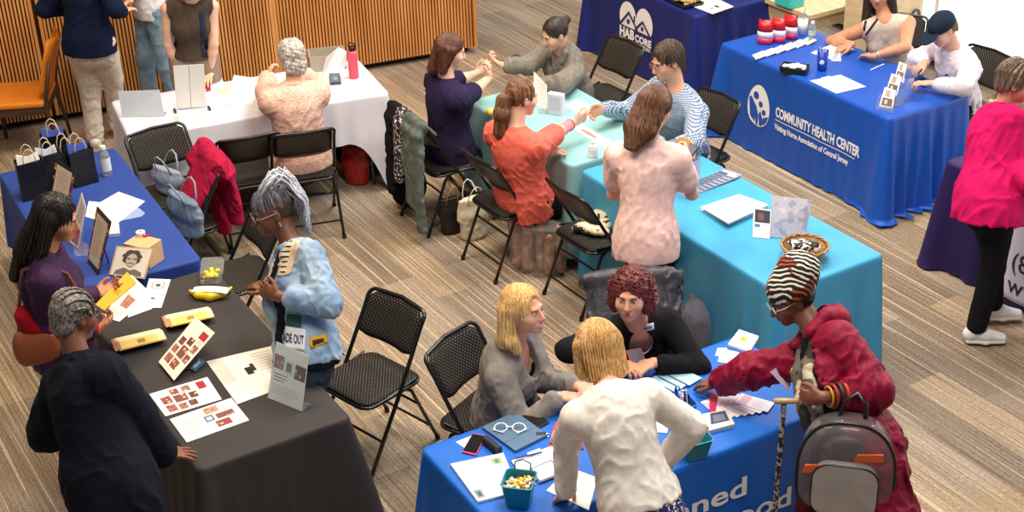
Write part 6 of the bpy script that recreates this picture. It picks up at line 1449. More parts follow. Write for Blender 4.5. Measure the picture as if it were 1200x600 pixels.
cu = root('tumbler', at(963, 82, TZ), 'royal blue plastic cup with a white logo holding pens', 'cup'); MB().lathe([(.0001, 0), (.031, 0), (.034, .01), (.043, .15), (.040, .15), (.031, .012), (.0001, .012)], n=24, cap=False).build('cup_body', mat('cup_blue', '#1236a4', rough=.35), cu, smooth=True)
MB().lathe([(.0001, 0), (.018, .001), (.0001, .002)], at(963, 82, TZ)-np.array(cu.location)+V(-.012, -.0385, .075), 16, rx(pi/2)).build('round_logo', pm('#dfe3ea'), cu)
for i, (dx, dy, c) in enumerate(((.015, 0, '#e8e8ea'), (-.012, .01, '#dcdce0'), (0, -.012, '#c9d0e0'))):
    a = np.array(cu.location); o = MB().tube([a+V(dx*.4, dy*.4, .02), a+V(dx*1.6, dy*1.6, .17)], .004, 8).build('pen', pm(c), None, world=True); tag(o, 'pale pen standing in the royal blue cup', 'pen', 'pens in the blue cup')
ic = root('iced_drink', at(940, 40, TZ), 'white iced drink cup with dome lid and straw behind the red bags', 'cup'); MB().lathe([(.0001, 0), (.03, 0), (.042, .12), (.0001, .12)], n=20).build('cup_body', mat('milky_plastic', '#e6ebe8', rough=.2), ic, smooth=True); MB().lathe([(.043, .12), (.040, .145), (.02, .165), (.0001, .167)], n=20, cap=False).build('dome_lid', CLEAR, ic, smooth=True); MB().tube([(0, 0, .10), (.012, .0, .215)], .004, 8).build('straw', pm('#9fb4ac'), ic)
bottle(951, 49, TZ, .165, .028, 'small clear water bottle beside the iced drink', WB, mat('cap_white', '#f2f2f2'), mat('label_green', '#bcd3bd', rough=.6), labz=(.35, .6))
sheet('paper_sheet', 'white paper under the hands of the beige-topped person', 'paper', q4([(950, 62), (975, 70), (1001, 58), (980, 50)]), lines(.1, .1, .9, .9, 6, '#dadade'))
def clipboard(q, label, prints=(), base=None):
    r = root('clipboard', sum(q4(q))/4, label, 'clipboard'); sheet('board', None, None, q4(q, .7505), [], .003, base or pm('#3d3f44'), r)
    Q = q4(q, .754); c = sum(Q)/4; sheet('paper_sheet', None, None, [c+(x-c)*.96 for x in Q], prints, .002, PAPER, r); m = (Q[2]+Q[3])/2; d = nrm(Q[2]-Q[3]); n = nrm(c-m)
    MB().box(m+n*.012+V(0, 0, .006), (.07, .025, .010), np.stack([d, n, V(0, 0, 1)], 1)).build('clip', mat('clip_white', '#e8e8ea', rough=.3), r, world=True, bevel=.002)
clipboard([(980, 110), (1015, 102), (985, 88), (949, 95)], 'white clipboard sheet in front of the blue cup on the health center table', base=pm('#e8e8ec'))
o = MB().tube([at(1020, 82, .755), at(1036, 75, .755)], .004, 8).build('pen', pm('#eef0f2'), None, world=True); tag(o, 'white pen lying alone on the health center table', 'pen')
sheet('tent_card', 'small folded pale card beside the paper on the health center table', 'card', [at(974, 72, .752), at(986, 72, .752), at(985, 62, .80), at(977, 63, .80)], [], .003, pm('#b6bcd8'))
ch = root('card_holder', at(1035, 120, TZ), 'clear tiered holder of photo cards at the corner of the health center table', 'card holder')
for k, (a_, b_, c_, d_, z0_, z1_) in enumerate((((1030, 125), (1046, 128), (1050, 106), (1037, 102), .755, .86), ((1038, 108), (1051, 112), (1057, 90), (1045, 86), .82, .93), ((1048, 93), (1058, 96), (1063, 76), (1054, 72), .90, 1.0))):
    sheet('photo_card', None, None, [at(*a_, z0_), at(*b_, z0_), at(*c_, z1_), at(*d_, z1_)], [(.1, .1, .9, .5, '#6a5a52'), (.2, .55, .6, .9, '#a99a90'), (.3, .2, .5, .4, '#c9b8a8')], .002, pm('#e2dfda'), ch)
sheet('acrylic_back', None, None, [at(1036, 128, .752), at(1058, 122, .752), at(1078, 78, 1.0), at(1062, 70, 1.0)], [], .003, ACRY, ch); sheet('acrylic_front', None, None, [at(1026, 127, .752), at(1048, 133, .752), at(1050, 115, .80), at(1030, 110, .80)], [], .003, ACRY, ch)
def phone(q, label, body, screen='#15161a', z=TZ, th=.009, zs=None):
    Q = q4(q, z) if zs is None else [at(*p, zz) for p, zz in zip(q, zs)]; r = root('smartphone', sum(Q)/4-V(0, 0, 0), label, 'phone'); n = nrm(np.cross(Q[1]-Q[0], Q[3]-Q[0])); c = sum(Q)/4
    o = sheet('phone_case', None, None, Q, [], th, body, r); b = o.modifiers.new('b', 'BEVEL'); b.width = .004; b.segments = 3
    sheet('screen', None, None, [c+(x-c)*.90+n*(th+.0004) for x in Q], [], .0006, mat('screen_'+screen[1:], screen, rough=.12), r); return r
phone([(1070, 98), (1083, 103), (1092, 97), (1080, 92)], 'dark phone lying near the capped person', pm('#1c1e26'))
# ---------- navy table ----------
tr2, ta2 = tray((800, 3), TZ, .34, .20, .03, RD(-62), 'black tray of granola bars at the top edge of the navy table', mat('tray_black', '#17221c')); heap(ta2, .28, .15, .026, 60, .016, mat('granola', '#c9a46a', rough=.8, color2='#8a6438', vscale=60), 'granola', 'tan granola pieces heaped in the tray on the navy table', 'snacks', RD(-62), kind='stuff')
clipboard([(835, 17), (861, 8), (836, -4), (806, 6)], 'clipboard with a white form on the navy table', [(.5, .25, .62, .45, '#2a2a30'), (.3, .3, .38, .4, '#55555c')])
# ---------- foreground blue table ----------
phone([(541, 531), (558, 535), (570, 512), (554, 509)], 'phone in a hot pink case at the left end of the bright blue table', pm('#e0487e'))
o = MB().tube([at(568, 514, .772), at(585, 528, .772)], [.020, .020], 14).build('glasses_case', mat('case_black', '#1a1a1e', rough=.5), None, world=True, bevel=.004); tag(o, 'black cylindrical case right of the pink phone', 'case')
sheet('card', 'white card half under the pink phone', 'card', q4([(534, 518), (546, 526), (560, 516), (552, 511)], .7502), [], .001)
tb = root('tablet_case', at(603, 508, TZ), 'blue-gray folio case with glasses resting on it', 'tablet'); QT = q4([(604, 531), (642, 512), (604, 485), (565, 503)], .7505); sheet('folio', None, None, QT, [(0, .32, 1, .335, '#35506b'), (0, .62, 1, .635, '#35506b')], .014, mat('folio_blue', '#4c6c8c', rough=.6), tb)
eg = root('eyeglasses', at(597, 502, .766), 'white-framed eyeglasses lying on the blue-gray folio', 'eyeglasses'); mwf = mat('frame_white', '#e9eaee', rough=.3)
for i, (cx, cy) in enumerate(((587, 501), (608, 501))):
    c = at(cx, cy, .775); MB().tube([c+V(.030*cos(t_), .018*sin(t_), .012*sin(t_)) for t_ in np.linspace(0, 2*pi, 21)[:-1]], .0035, 6, closed=True).build('rim', mwf, eg, world=True, smooth=True); s_ = -1 if i == 0 else 1
    MB().tube([c+V(.032*s_, 0, 0), c+V(.036*s_, -.01, -.003), c+V(-.01*s_, -.035-.006*i, -.004)], .003, 6).build('temple', mwf, eg, world=True)
MB().tube([at(592.5, 500, .776), at(602.5, 500, .776)], .0035, 6).build('bridge', mwf, eg, world=True)
phone([(626, 506), (644, 496), (624, 480), (606, 487)], 'large black phone above the folio on the bright blue table', pm('#202126'), '#1d1b1c')
kc = root('key_fob', at(634, 511, TZ), 'small dark key fob below the black phone', 'key fob'); MB().box((0, 0, .008), (.05, .03, .014)).build('fob', pm('#22303c'), kc, bevel=.004); MB().tube([(.03+.012*cos(t_), .012*sin(t_), .004) for t_ in np.linspace(0, 2*pi, 13)[:-1]], .002, 6, closed=True).build('ring', M_silver, kc)
sheet('booklet', 'raspberry red booklet beside the white sleeve', 'booklet', q4([(644, 521), (662, 523), (662, 499), (650, 497)]), [(.5, .3, .7, .6, '#f0d8de')], .012, pm('#c42a56'))
sheet('booklet', 'thin raspberry booklet under the first one at its near side', 'booklet', q4([(643, 524), (684, 527), (684, 519), (646, 515)], .7502), [], .006, pm('#a02248'))
sheet('form_stack', 'stack of printed forms with two small pictures at the left of the teal bucket', 'forms', q4([(560, 590), (608, 578), (590, 533), (528, 546)]), [(.06, .06, .22, .26, '#6f8a8c'), (.11, .10, .18, .2, '#2b5560'), (.72, .74, .92, .92, '#9aa88a'), (.78, .78, .86, .88, '#5a7a52')]+lines(.12, .36, .88, .66, 8, '#d3d6dc'), .012)
clipboard([(615, 566), (655, 556), (652, 520), (598, 540)], 'clipboard with white forms and a blue pen near the teal bucket', lines(.1, .1, .8, .6, 6, '#cfd3da'))
sheet('paper_sheet', 'white form under the cuff of the white cardigan', 'paper', q4([(640, 575), (690, 598), (700, 560), (668, 548)], .7502), lines(.1, .3, .7, .7, 5, '#d0d4da'))
sheet('notecard', 'white notecard outlined in purple on the clipboard', 'card', q4([(632, 566), (660, 555), (646, 540), (622, 550)], .758), [(0, 0, 1, .06, '#5c3c7a'), (0, .94, 1, 1, '#5c3c7a'), (0, 0, .05, 1, '#5c3c7a'), (.95, 0, 1, 1, '#5c3c7a')], .006)
o = MB().tube([at(604, 537, .764), at(635, 530, .766)], .004, 8).build('pen', pm('#2c3c9c'), None, world=True); tag(o, 'blue pen across the clip of the clipboard', 'pen')
def bucket(px, w0, w1, h, ang, label, m, name='candy_bucket', loop=True, z=TZ):
    a = at(*px, z); r = root(name, a, label, 'bucket', None, ang); P = rrect(1, 1, .14, 3); n = len(P); v = []
    for zz, w in ((0, w0), (h, w1), (h+.003, w1+.008), (h+.003, w1-.006), (.008, w0-.008)): v += [(x*w, y*w, zz) for x, y in P]
    f = [tuple(range(n))[::-1]]+[(L_*n+k, L_*n+(k+1) % n, (L_+1)*n+(k+1) % n, (L_+1)*n+k) for L_ in range(4) for k in range(n)]+[tuple(4*n+k for k in range(n))]
    mesh_obj('bucket_body', v, f, m, r, world=False)
    if loop: MB().tube([(-.035, w1/2, h-.01), (-.035, w1/2+.014, h+.03), (0, w1/2+.018, h+.045), (.035, w1/2+.014, h+.03), (.035, w1/2, h-.01)], .004, 6).build('handle', m, r, smooth=True)
    return r, a
MT = mat('bucket_teal', '#1488a0', rough=.3, trans=.15)
b1, a1 = bucket((609, 588), .10, .135, .12, RD(-14), 'teal square plastic bucket of gold candies at the front of the blue table', MT)
rr = np.random.RandomState(8); Mg = mat('foil_gold', '#d9a83a', rough=.3, metal=.6); Mw2 = mat('foil_cream', '#eadfc0', rough=.4, metal=.2); src = {}
for i in range(44):
    p = a1+rz(RD(-14))@V(rr.uniform(-.045, .045), rr.uniform(-.045, .045), .078+rr.uniform(0, .03)); k = i % 2
    if k not in src:
        mb = MB(); mb.lathe([(.0001, -.012), (.009, -.008), (.011, 0), (.009, .008), (.0001, .012)], n=8, M=ry(pi/2)); mb.tube([(-.022, 0, 0), (-.011, 0, 0)], [.009, .002], 6); mb.tube([(.011, 0, 0), (.022, 0, 0)], [.002, .009], 6)
        o = mb.build('wrapped_candy', (Mg, Mw2)[k], None, smooth=True); o.location = tuple(p); src[k] = o; tag(o, ('gold foil candy in the teal bucket', 'cream foil candy in the teal bucket')[k], 'candy', 'candies in the teal bucket')
    else: o = src[k].copy(); COL.objects.link(o); o.location = tuple(p)
    o.rotation_euler = tuple(rr.uniform(-.6, .6, 3)*V(1, 1, 5))
b2, a2 = bucket((812, 532), .10, .14, .10, RD(20), 'teal square bucket of white pens and sticks right of the white cardigan', MT, loop=True)
for i in range(9):
    p = a2+rz(RD(20))@V(rr.uniform(-.04, .04), rr.uniform(-.04, .04), .0); o = MB().tube([p+V(0, 0, .03), p+V(rr.uniform(-.02, .02), rr.uniform(-.02, .02), .125)], .006, 8).build('white_marker', pm('#e6e4e2'), None, world=True, bevel=.002); tag(o, 'white capped stick standing in the right teal bucket', 'stick', 'sticks in the right teal bucket')
b3, a3 = bucket((800, 490), .08, .105, .09, RD(20), 'blue pen cup of navy and white pens beside the pointing hand', mat('bucket_blue', '#1560b0', rough=.4), 'pen_cup', loop=False)
for i in range(14):
    p = a3+rz(RD(20))@V(rr.uniform(-.032, .032), rr.uniform(-.032, .032), .0); o = MB().tube([p+V(0, 0, .02), p+V(rr.uniform(-.025, .01), rr.uniform(-.01, .025), .15)], .0045, 8).build('pen', pm(('#1c1f6a', '#e9e9f0')[i % 2]), None, world=True); tag(o, ('navy pen standing in the blue pen cup', 'white pen standing in the blue pen cup')[i % 2], 'pen', 'pens in the blue pen cup')
for i, (x, y) in enumerate(((774, 452), (783, 448), (792, 444), (801, 441))):
    a = at(x, y, TZ+.003*i); u_ = uvec(-48); w_ = uvec(42)
    sheet('envelope', ('pale blue envelope at the left of the row beside the pen cup', 'pale blue envelope second in the row beside the pen cup', 'pale blue envelope third in the row beside the pen cup', 'pale blue envelope at the right of the row below the pointing hand')[i], 'envelope', [a-u_*.075-w_*.05, a+u_*.075-w_*.05, a+u_*.075+w_*.05, a-u_*.075+w_*.05], [(0, 0, 1, .08, '#2b3f52')], .002, pm('#a9d2e6'))
s0 = None
for i in range(7):
    A_ = at(842+7*i, 478-1*i, TZ+.0015*i); ang = RD(-62+5*i); u_ = uvec(math.degrees(ang)); w_ = uvec(math.degrees(ang)+90)
    if s0 is None: s0 = sheet('leaflet', 'white and pink leaflet in the fan near the pointing hand', 'leaflet', [A_-u_*.085-w_*.045, A_+u_*.085-w_*.045, A_+u_*.085+w_*.045, A_-u_*.085+w_*.045], [(.1, .0, .35, 1, '#e2b9cc'), (.5, .1, .8, .9, '#e9dfe6')], .0014, pm('#f2e9ee'), None, 'fan of pink leaflets on the blue table'); a00 = A_
    else: o = s0.copy(); COL.objects.link(o); o.location = Vector(s0.location)+Vector(A_-a00); o.rotation_euler = (0, 0, RD(5*i))
sheet('booklet', 'magenta booklet left of the leaflet fan', 'booklet', q4([(831, 483), (838, 487), (842, 462), (832, 460)]), [], .006, pm('#b8265c'))
sheet('handbook', 'dark covered handbook on the front edge beside the teal bucket', 'book', q4([(822, 511), (861, 501), (852, 484), (823, 489)]), [(.3, .3, .9, .95, '#39425c'), (.4, .4, .8, .8, '#6a7088')], .020, pm('#c9c9cc'))
nap = root('plate_stack', at(869, 402, TZ), 'short stack of white cards with a yellow drawing on the bright blue table', 'cards'); sheet('stack', None, None, q4([(853, 406), (878, 415), (889, 397), (866, 389)]), [(.3, .4, .6, .7, '#d9b84a'), (.4, .5, .5, .6, '#a88420')], .016, pm('#eeeeea'), nap)
sheet('card', 'white card left of the card stack on the blue table', 'card', q4([(841, 424), (860, 427), (866, 413), (846, 409)]), [])
sheet('card', 'white card angled under its neighbour near the card stack', 'card', q4([(838, 417), (852, 419), (852, 408), (841, 408)], .7502), [])
phone([(741, 432), (758, 428), (751, 408), (733, 411)], 'pink-cased phone in the hands of the curly-haired person', pm('#b83a56'), '#5c5c66', zs=[.80, .80, .86, .86])
phone([(796, 185), (807, 190), (820, 173), (810, 168)], 'phone held up by the long-haired person in the pale pink T-shirt', pm('#1b1c20'), '#6e747c', zs=[1.16, 1.16, 1.24, 1.24])
sheet('leaflet', 'folded lilac leaflet held by the person in the headwrap', 'leaflet', [at(923, 458, .96), at(927, 450, .96), at(911, 430, 1.06), at(902, 436, 1.06)], [], .002, pm('#c9b4d0'))
for i, (x, y) in enumerate(((778, 478), (772, 500))): sheet('leaflet', ('yellow leaflet partly behind the white cardigan', 'pale green leaflet behind the white cardigan sleeve')[i], 'leaflet', q4([(x-12, y+6), (x+10, y+8), (x+12, y-8), (x-10, y-9)]), [], .003, pm(('#e6dc9a', '#d3e2cc')[i]))
# ---------- bags and garments ----------
def hull(name, label, cat, fn, m, vox=.007): F = Field(vox); fn(F); o = F.build(name, m, None); return tag(o, label, cat)
def tote(a, ang, w, d, h, m, label, strap, name='tote_bag', top=.9, fold=.006):
    r = root(name, a, label, 'bag'); M_ = rz(ang); F = Field(.007)
    X, Y = M_@V(1, 0, 0), M_@V(0, 1, 0)
    F.cone(a+V(0, 0, .03), a+V(0, 0, h*.6), (w/2*.92, d/2), (w/2*1.0, d/2*.8), k=.02, X=X, Y=Y); F.cone(a+V(0, 0, h*.6), a+V(0, 0, h*1.05), (w/2, d/2*.8), (w/2*top*1.08, d/2*.40), k=.03, X=X, Y=Y); F.cut(a+V(0, 0, .003), V(0, 0, -1)); F.cut(a+V(0, 0, h), V(0, 0, 1))
    F.wob(lambda p: creases(p, fold, 14, 3)); F.build('bag_body', m, r)
    for sg in (-1, 1): MB().tube([a+X*x*w*.26+Y*sg*(d*.20+y)+V(0, 0, h-.04+z) for x, y, z in ((-1, 0, 0), (-.9, .02, .07), (-.5, .04, .13), (0, .045, .15), (.5, .04, .13), (.9, .02, .07), (1, 0, 0))], .007, 6, flat=.5).build('strap', strap, r, world=True, smooth=True)
    return r
tote(at(220, 270, .47), RD(-50), .36, .16, .24, mat('tote_slate', '#56687a', rough=.5, color2='#7d93a8', vscale=4), 'slate blue leather tote on the folding chair beside the cobalt table', mat('strap_slate', '#8a9aa8', rough=.4))
tote(at(200, 226, .47), RD(-35), .26, .12, .18, mat('silver_fabric', '#a9b3c2', rough=.35, metal=.3), 'silvery blue bag on the corner chair behind the slate tote', mat('strap_grey', '#98a2b0', rough=.4))
tote(at(419, 214, 0), RD(-15), .20, .13, .30, mat('red_leather', '#a8231a', rough=.35, var=.1, vscale=5), 'red leather handbag on the carpet under the white table', mat('red_strap', '#8c1d18', rough=.4), 'handbag')
hull('coat', 'black coat heaped on the floor behind the red handbag', 'coat', lambda F: (F.ell(at(419, 214, 0)+V(.0, .22, .20), V(.17, .12, .22)), F.ell(at(425, 212, 0)+V(.14, .18, .12), V(.12, .10, .13)), F.cut(V(0, 0, .004), V(0, 0, -1)), F.wob(lambda p: creases(p, .016, 10, 4))), cloth('coat_black', '#15161a'))
tote(at(530, 272, 0), RD(28), .17, .10, .27, mat('kraft_black', '#141114', rough=.5), 'black paper shopping bag with a small red mark near the draped chair', mat('cord_tan', '#b89468', rough=.7), 'shopping_bag', fold=.002)
wt = tote(at(556, 277, 0), RD(28), .22, .14, .30, mat('canvas_cream', '#d9cdb4', rough=.8, var=.06, vscale=8), 'cream canvas tote bag on the carpet between the two folding chairs', mat('strap_white', '#e2dccc', rough=.7))
mb = MB(); c = at(527, 250, .15); mb.lathe([(.0001, 0), (.022, .001), (.0001, .002)], at(536, 262, .16), 12, rx(pi/2)@ry(.3)); o = None
# translucent bag on floor
def clearbag():
    a = at(632, 318, 0); r = root('plastic_bag', a, 'large frosted plastic bag of goods on the carpet between the chairs', 'bag')
    F = Field(.008); X = uvec(-25); Y = uvec(65); F.cone(a+V(0, 0, .08), a+V(0, 0, .34), (.19, .11), (.21, .10), k=.03, X=X, Y=Y); F.cut(a+V(0, 0, .004), V(0, 0, -1)); F.cut(a+V(0, 0, .36), V(0, 0, 1)); F.wob(lambda p: creases(p, .014, 12, 5))
    F.build('bag_film', mat('frosted_film', '#e2d8cf', rough=.2, trans=.75, ior=1.08, alpha=.55), r)
    F = Field(.008); [F.cone(a+X*dx+Y*dy+V(0, 0, .05), a+X*dx+Y*dy+V(0, 0, z), .036, .030, k=.006) for dx, dy, z in ((-.15, 0, .33), (-.07, -.03, .30), (.01, .02, .38), (.09, -.03, .28), (.15, .01, .34))]; F.wob(lambda p: creases(p, .014, 16, 5)); F.build('contents', mat('contents_tan', '#d0b09a', rough=.6, color2='#8a5c48', vscale=12), r)
clearbag()
hull('knapsack', 'gray drawstring knapsack slumped under the cyan table', 'bag', lambda F: (F.ell(at(818, 385, .20), V(.13, .11, .20)), F.cone(at(816, 350, .36), at(817, 372, .28), .05, .10), F.cut(V(0, 0, .004), V(0, 0, -1)), F.wob(lambda p: creases(p, .010, 14, 4))), cloth('knapsack_grey', '#77747c'))
hull('backpack', 'black backpack hanging behind the draped folding chair', 'backpack', lambda F: (F.ell(at(479, 216, .18), V(.13, .11, .17)), F.ell(at(474, 226, .12), V(.09, .08, .10)), F.cut(V(0, 0, .004), V(0, 0, -1)), F.wob(lambda p: creases(p, .008, 16, 4))), cloth('backpack_black', '#0f1012'))
def drape(o, label, cat, m, spans, name='jacket', seed=3, th=.028):
    """garment hung over a chair's backrest; spans: list of (u0, u1, drop in front, drop behind) in chair coordinates"""
    M_ = np.array(root_matrix(o)); T = lambda p: M_[:3, :3]@np.array(p, float)+M_[:3, 3]; F = Field(.008); bt = lambda z: -.225+(.82-z)*.575
    for (u0, u1, df, db, sl) in spans:
        Xd = M_[:3, :3]@V(1, 0, 0); um = (u0+u1)/2; w = (u1-u0)/2
        top = T((um, bt(.83)-.03, .845)); bk1 = T((um, -.30, .78)); bk2 = T((um+sl, -.33, .83-db)); fr = T((um, bt(.83-df)+.03, .83-df))
        for a_, b_ in ((top, bk1), (bk1, bk2)): F.cone(a_, b_, (w, th), (w*.9, th*.9), k=.03, X=Xd, Y=nrm(np.cross(b_-a_, Xd)))
        if df > .02: F.cone(top, fr, (w, th), (w*.9, th*.8), k=.03, X=Xd, Y=nrm(np.cross(fr-top, Xd)))
    F.wob(lambda p: creases(p, .012, 13, seed)); g = F.build(name, m, None); return tag(g, label, cat)
drape(c_to, 'hot pink jacket hung over the folding chair with the slate tote', 'jacket', cloth('pink_jacket', '#a8183f', var=.15), [(-.20, .20, .30, .30, 0), (.12, .26, .05, .62, .06), (-.12, .05, .3, .4, -.05)], th=.055)
drape(c_pu, 'olive denim jacket hung over the chair of the person in the purple polo', 'jacket', mat('olive_denim', '#4a5650', rough=.85, color2='#66736c', vscale=12), [(-.02, .20, .1, .58, .04), (.14, .25, .0, .74, .05)], seed=6)
drape(c_pu, 'black and white patterned scarf hung on the draped chair', 'scarf', pattern('scarf_mono', blotch('#17151a', '#17151a', '#c9c0c4', 60, (.4, .54))), [(-.12, .0, .1, .46, .0)], name='scarf', seed=7, th=.035)
drape(c_pu, 'black coat over the left corner of the draped chair back', 'coat', cloth('coat_black', '#15161a'), [(-.25, -.10, .12, .60, -.02)], name='coat', seed=8, th=.030)
drape(c_cu, 'dark gray puffer jacket over the chair of the curly-haired person', 'jacket', mat('puffer_grey', '#34343c', rough=.45, bump=.4, bscale=30), [(-.26, .26, .30, .35, 0)], name='puffer_jacket', seed=9, th=.05)
hull('scarf', 'beige and black patterned scarf with a tan pouch on the chair beside the cyan table', 'scarf', lambda F: ([F.ell(np.array(c_sc.location)+V(dx, dy, .50+dz), V(.09, .05, .03), rz(a_)) for dx, dy, dz, a_ in ((-.06, 0, 0, .3), (.06, .03, .0, 1.2), (0, -.06, 0, -.4), (.10, .08, .03, .2), (.02, .10, .03, .9))], F.wob(lambda p: creases(p, .012, 16, 4))), pattern('scarf_beige', blotch('#2a2622', '#cfbfa0', '#d9ccb2', 22, (.40, .58))))
# clear backpack of the headwrap wearer
def clear_backpack():
    a = at(992, 545, .88); r = root('clear_backpack', (a[0], a[1], .6), 'clear vinyl backpack with black trim hanging from the arm of the crimson-jacketed person', 'backpack')
    fw = nrm(V(-a[0], -a[1], .55)*V(1, 1, .5)); X = nrm(np.cross(V(0, 0, 1), fw)); Z = np.cross(fw, X); T = lambda x, z, y=0: a+X*x+Z*z+fw*y
    Z = nrm(Z+X*.0); vin = mat('smoke_vinyl', '#b4b0b4', rough=.08, trans=.75, ior=1.25, alpha=.6)
    def outline(s, zo=0): return [(s*.205*np.sign(cos(t_))*abs(cos(t_))**(.75 if sin(t_) > 0 else .35), zo+s*(.235*sin(t_) if sin(t_) > 0 else .20*np.sign(sin(t_))*abs(sin(t_))**.35)) for t_ in np.linspace(0, 2*pi, 49)[:-1]]
    O1 = outline(1); n = len(O1); v = []; f = []
    for y, s in ((-.07, .96), (-.05, 1), (.04, 1), (.085, .90), (.10, .7)):
        v += [T(x*s, z*s, y) for x, z in O1]
    f = [(L_*n+k, L_*n+(k+1) % n, (L_+1)*n+(k+1) % n, (L_+1)*n+k) for L_ in range(4) for k in range(n)]+[tuple(range(n))[::-1], tuple(4*n+k for k in range(n))]
    mesh_obj('vinyl_body', v, f, vin, r, smooth=True)
    MB().tube([T(x, z, .045) for x, z in O1], .008, 6, closed=True).build('piping', M_black, r, world=True, smooth=True)
    P = [(x, z-.06) for x, z in rrect(.27, .25, .07, 6)]; n = len(P); v = [T(x, z, y) for y, s in ((.075, 1), (.125, .97)) for x, z in P]; f = [(k, (k+1) % n, n+(k+1) % n, n+k) for k in range(n)]+[tuple(range(n, 2*n)), tuple(range(n))[::-1]]
    mesh_obj('front_pocket', v, f, mat('pocket_paper', '#a39c98', rough=.25, var=.12, vscale=8), r); MB().tube([T(x, z, .118) for x, z in P], .007, 6, closed=True).build('zip_line', M_black, r, world=True, smooth=True)
    for x, z, c in ((-.12, .02, '#d8622c'), (.09, .10, '#cf5a2e')): MB().prism([(-.06, -.02), (.06, .0), (.055, .035), (-.05, .02)], .0, .01, T(x, z, .092), X, Z, fw).build('orange_item', pm(c), r, world=True)
    F = Field(.008); F.ell(T(0, .0, -.01), V(.12, .05, .14), np.stack([X, fw, Z], 1)); F.ell(T(.02, -.10, .0), V(.15, .05, .08), np.stack([X, fw, Z], 1)); F.wob(lambda p: creases(p, .01, 16, 3)); F.build('contents', mat('contents_dark', '#2c2628', rough=.5, color2='#5a4a48', vscale=14), r)
    MB().tube([T(-.05, .225, -.02), T(-.03, .30, -.03), T(.02, .33, -.06), T(.06, .29, -.03), T(.06, .225, -.02)], .012, 6, flat=.5).build('strap', M_black, r, world=True, smooth=True)
    for sg in (-1, 1): MB().tube([T(sg*.10, .20, -.07), T(sg*.14, .10, -.13), T(sg*.15, -.08, -.12), T(sg*.14, -.18, -.06)], .016, 6, flat=.4).build('strap', M_black, r, world=True, smooth=True)
clear_backpack()
ca = root('walking_cane', at(915, 610, 0), 'patterned walking cane with a wooden handle held beside the blue table', 'cane'); top_ = at(919, 470, 1.09); bot = V(top_[0]-.02, top_[1]-.02, 0); ca.location = tuple(bot)
MB().tube([bot, top_-V(0, 0, .01)], .012, 10).build('shaft', pattern('cane_print', blotch('#2a2420', '#2a2420', '#b8aca0', 60, (.4, .5))), ca, world=True); MB().tube([at(907, 470, 1.09), top_, at(936, 470, 1.10)], [.013, .014, .011], 8).build('handle', mat('cane_wood', '#b89468', rough=.4), ca, world=True, smooth=True)
# patches on the denim jacket
Mx14 = None
def patch(P, x, t_, off, w, h, c, name='patch', side=None, txt=None):
    Rv, Fv, Uv = side if side else (P.R, P.F, P.U); c0 = P.st(t_)+Rv*x+Fv*off
    o = MB().box(c0, (w, .006, h), np.stack([Rv, Fv, Uv], 1)).build(name, cloth('patch_'+c[1:], c), P.root, world=True)
    return o, c0
# brown shoulder bag of the plum-topped reader
sb_ = root('shoulder_bag', at(44, 430, .9), 'brown leather shoulder bag under the arm of the plum-topped reader', 'bag')
F = Field(.006); c = at(44, 408, .98); F.cone(c-V(.07, 0, 0), c+V(.07, .02, 0), (.05, .10), (.05, .09), k=.02, X=V(0, 1, 0), Y=V(0, 0, 1)); F.build('bag_body', mat('cognac_leather', '#8a4526', rough=.4, var=.1, vscale=8), sb_)
MB().tube([c+V(-.08, 0, .05), P15.st(.2)-P15.R*.0-P15.F*.17, P15.c7+P15.R*.09-P15.F*.10-V(0, 0, .02), P15.c7+P15.R*.11-V(0, 0, .0), P15.c7+P15.R*.12+P15.F*.10-V(0, 0, .06), P15.st(.25)+P15.R*.14+P15.F*.16, c+V(.08, 0, .05)], .011, 6, flat=.4).build('strap', mat('cognac_leather', '#8a4526'), sb_, world=True, smooth=True)
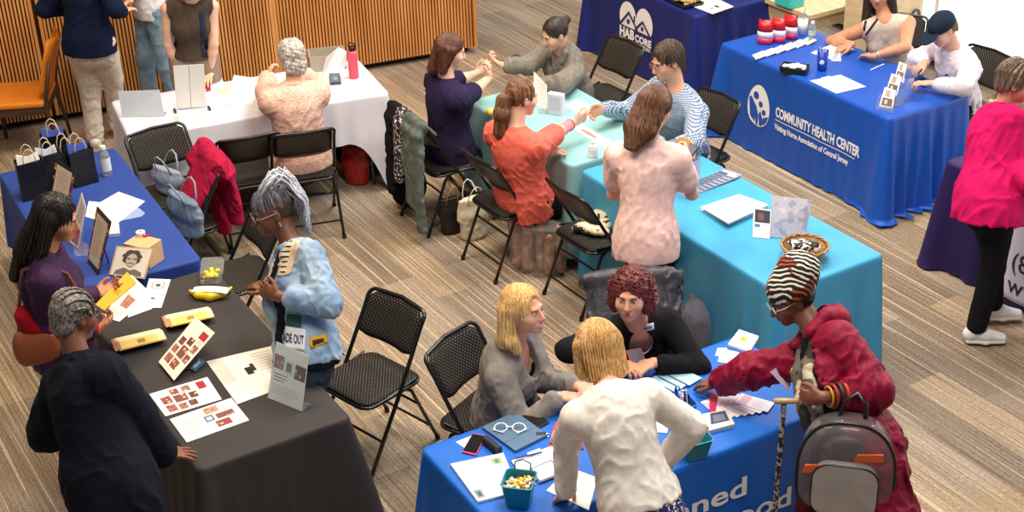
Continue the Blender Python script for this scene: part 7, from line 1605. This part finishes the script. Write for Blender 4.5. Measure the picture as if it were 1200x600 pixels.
# terrace of furniture by the window
wt_ = root('wooden_table', at(962, 16, 0), 'light wood table behind the health center table', 'table', None, RD(-59)); a = at(948, 18, .75); wt_.location = (a[0], a[1], 0); Mlw = mat('birch', '#dcc49c', rough=.5, color2='#cdb286', vscale=1, stretch=(3, 20, 20))
MB().box((-.45, .42, .735), (.94, .86, .04)).build('tabletop', Mlw, wt_, bevel=.003)
for x, y in ((-.03, .04), (-.03, .80), (-.87, .04), (-.87, .80)): MB().box((x, y, .357), (.06, .06, .714)).build('leg', Mlw, wt_, bevel=.003)
MB().box((-.45, .04, .66), (.80, .025, .11)).build('apron', Mlw, wt_); MB().box((-.03, .42, .66), (.025, .70, .11)).build('apron', Mlw, wt_)
tbx = root('toy_box', at(925, 5, .76), 'turquoise box at the top edge on the light wood table', 'box', None, RD(-59)); MB().prism(rrect(.20, .16, .02), 0, .08, (0, 0, 0), (1, 0, 0), (0, 1, 0), (0, 0, 1)).build('box_body', mat('turquoise', '#3fc9c0', rough=.4), tbx, bevel=.004)
A_, B_, C_ = at(988, 33, .6), at(1046, 45, .6), at(1079, 33, .6); B_ = B_*V(1, 1, 0); A_ = A_*V(1, 1, 0); C_ = C_*V(1, 1, 0)
pn = root('cabinet', B_, 'tall light wood cabinet with a round cut-out hole beside the window', 'cabinet')
MB().prism([(0, 0), tuple((C_-B_)[:2]), tuple((A_+C_-2*B_)[:2]), tuple((A_-B_)[:2])], 0, 2.4, (0, 0, 0), (1, 0, 0), (0, 1, 0), (0, 0, 1)).build('cabinet_body', Mlw, pn, bevel=.004)
d_ = nrm(C_-B_); n_ = V(d_[1], -d_[0], 0); n_ = n_*np.sign(-(n_@B_)); Mg_ = np.stack([d_, V(0, 0, 1), n_], 1)
from mathutils import geometry as _g
t_ray = _fw+CR*((1072-600)/FPX)-CU*((18-300)/FPX); k_ = ((B_-V(0, 0, CAMH))@n_)/(t_ray@n_); hc = V(0, 0, CAMH)+t_ray*k_
MB().lathe([(.035, -.004), (.055, -.004), (.055, .014), (.035, .014), (.035, -.004)], hc, 24, Mg_, cap=False).build('round_grommet', mat('grommet', '#3a3632', rough=.5), pn, world=True)
MB().lathe([(.0001, .003), (.036, .003)], hc, 20, Mg_, cap=False).build('hole_inside', pm('#e9e6e0'), pn, world=True)
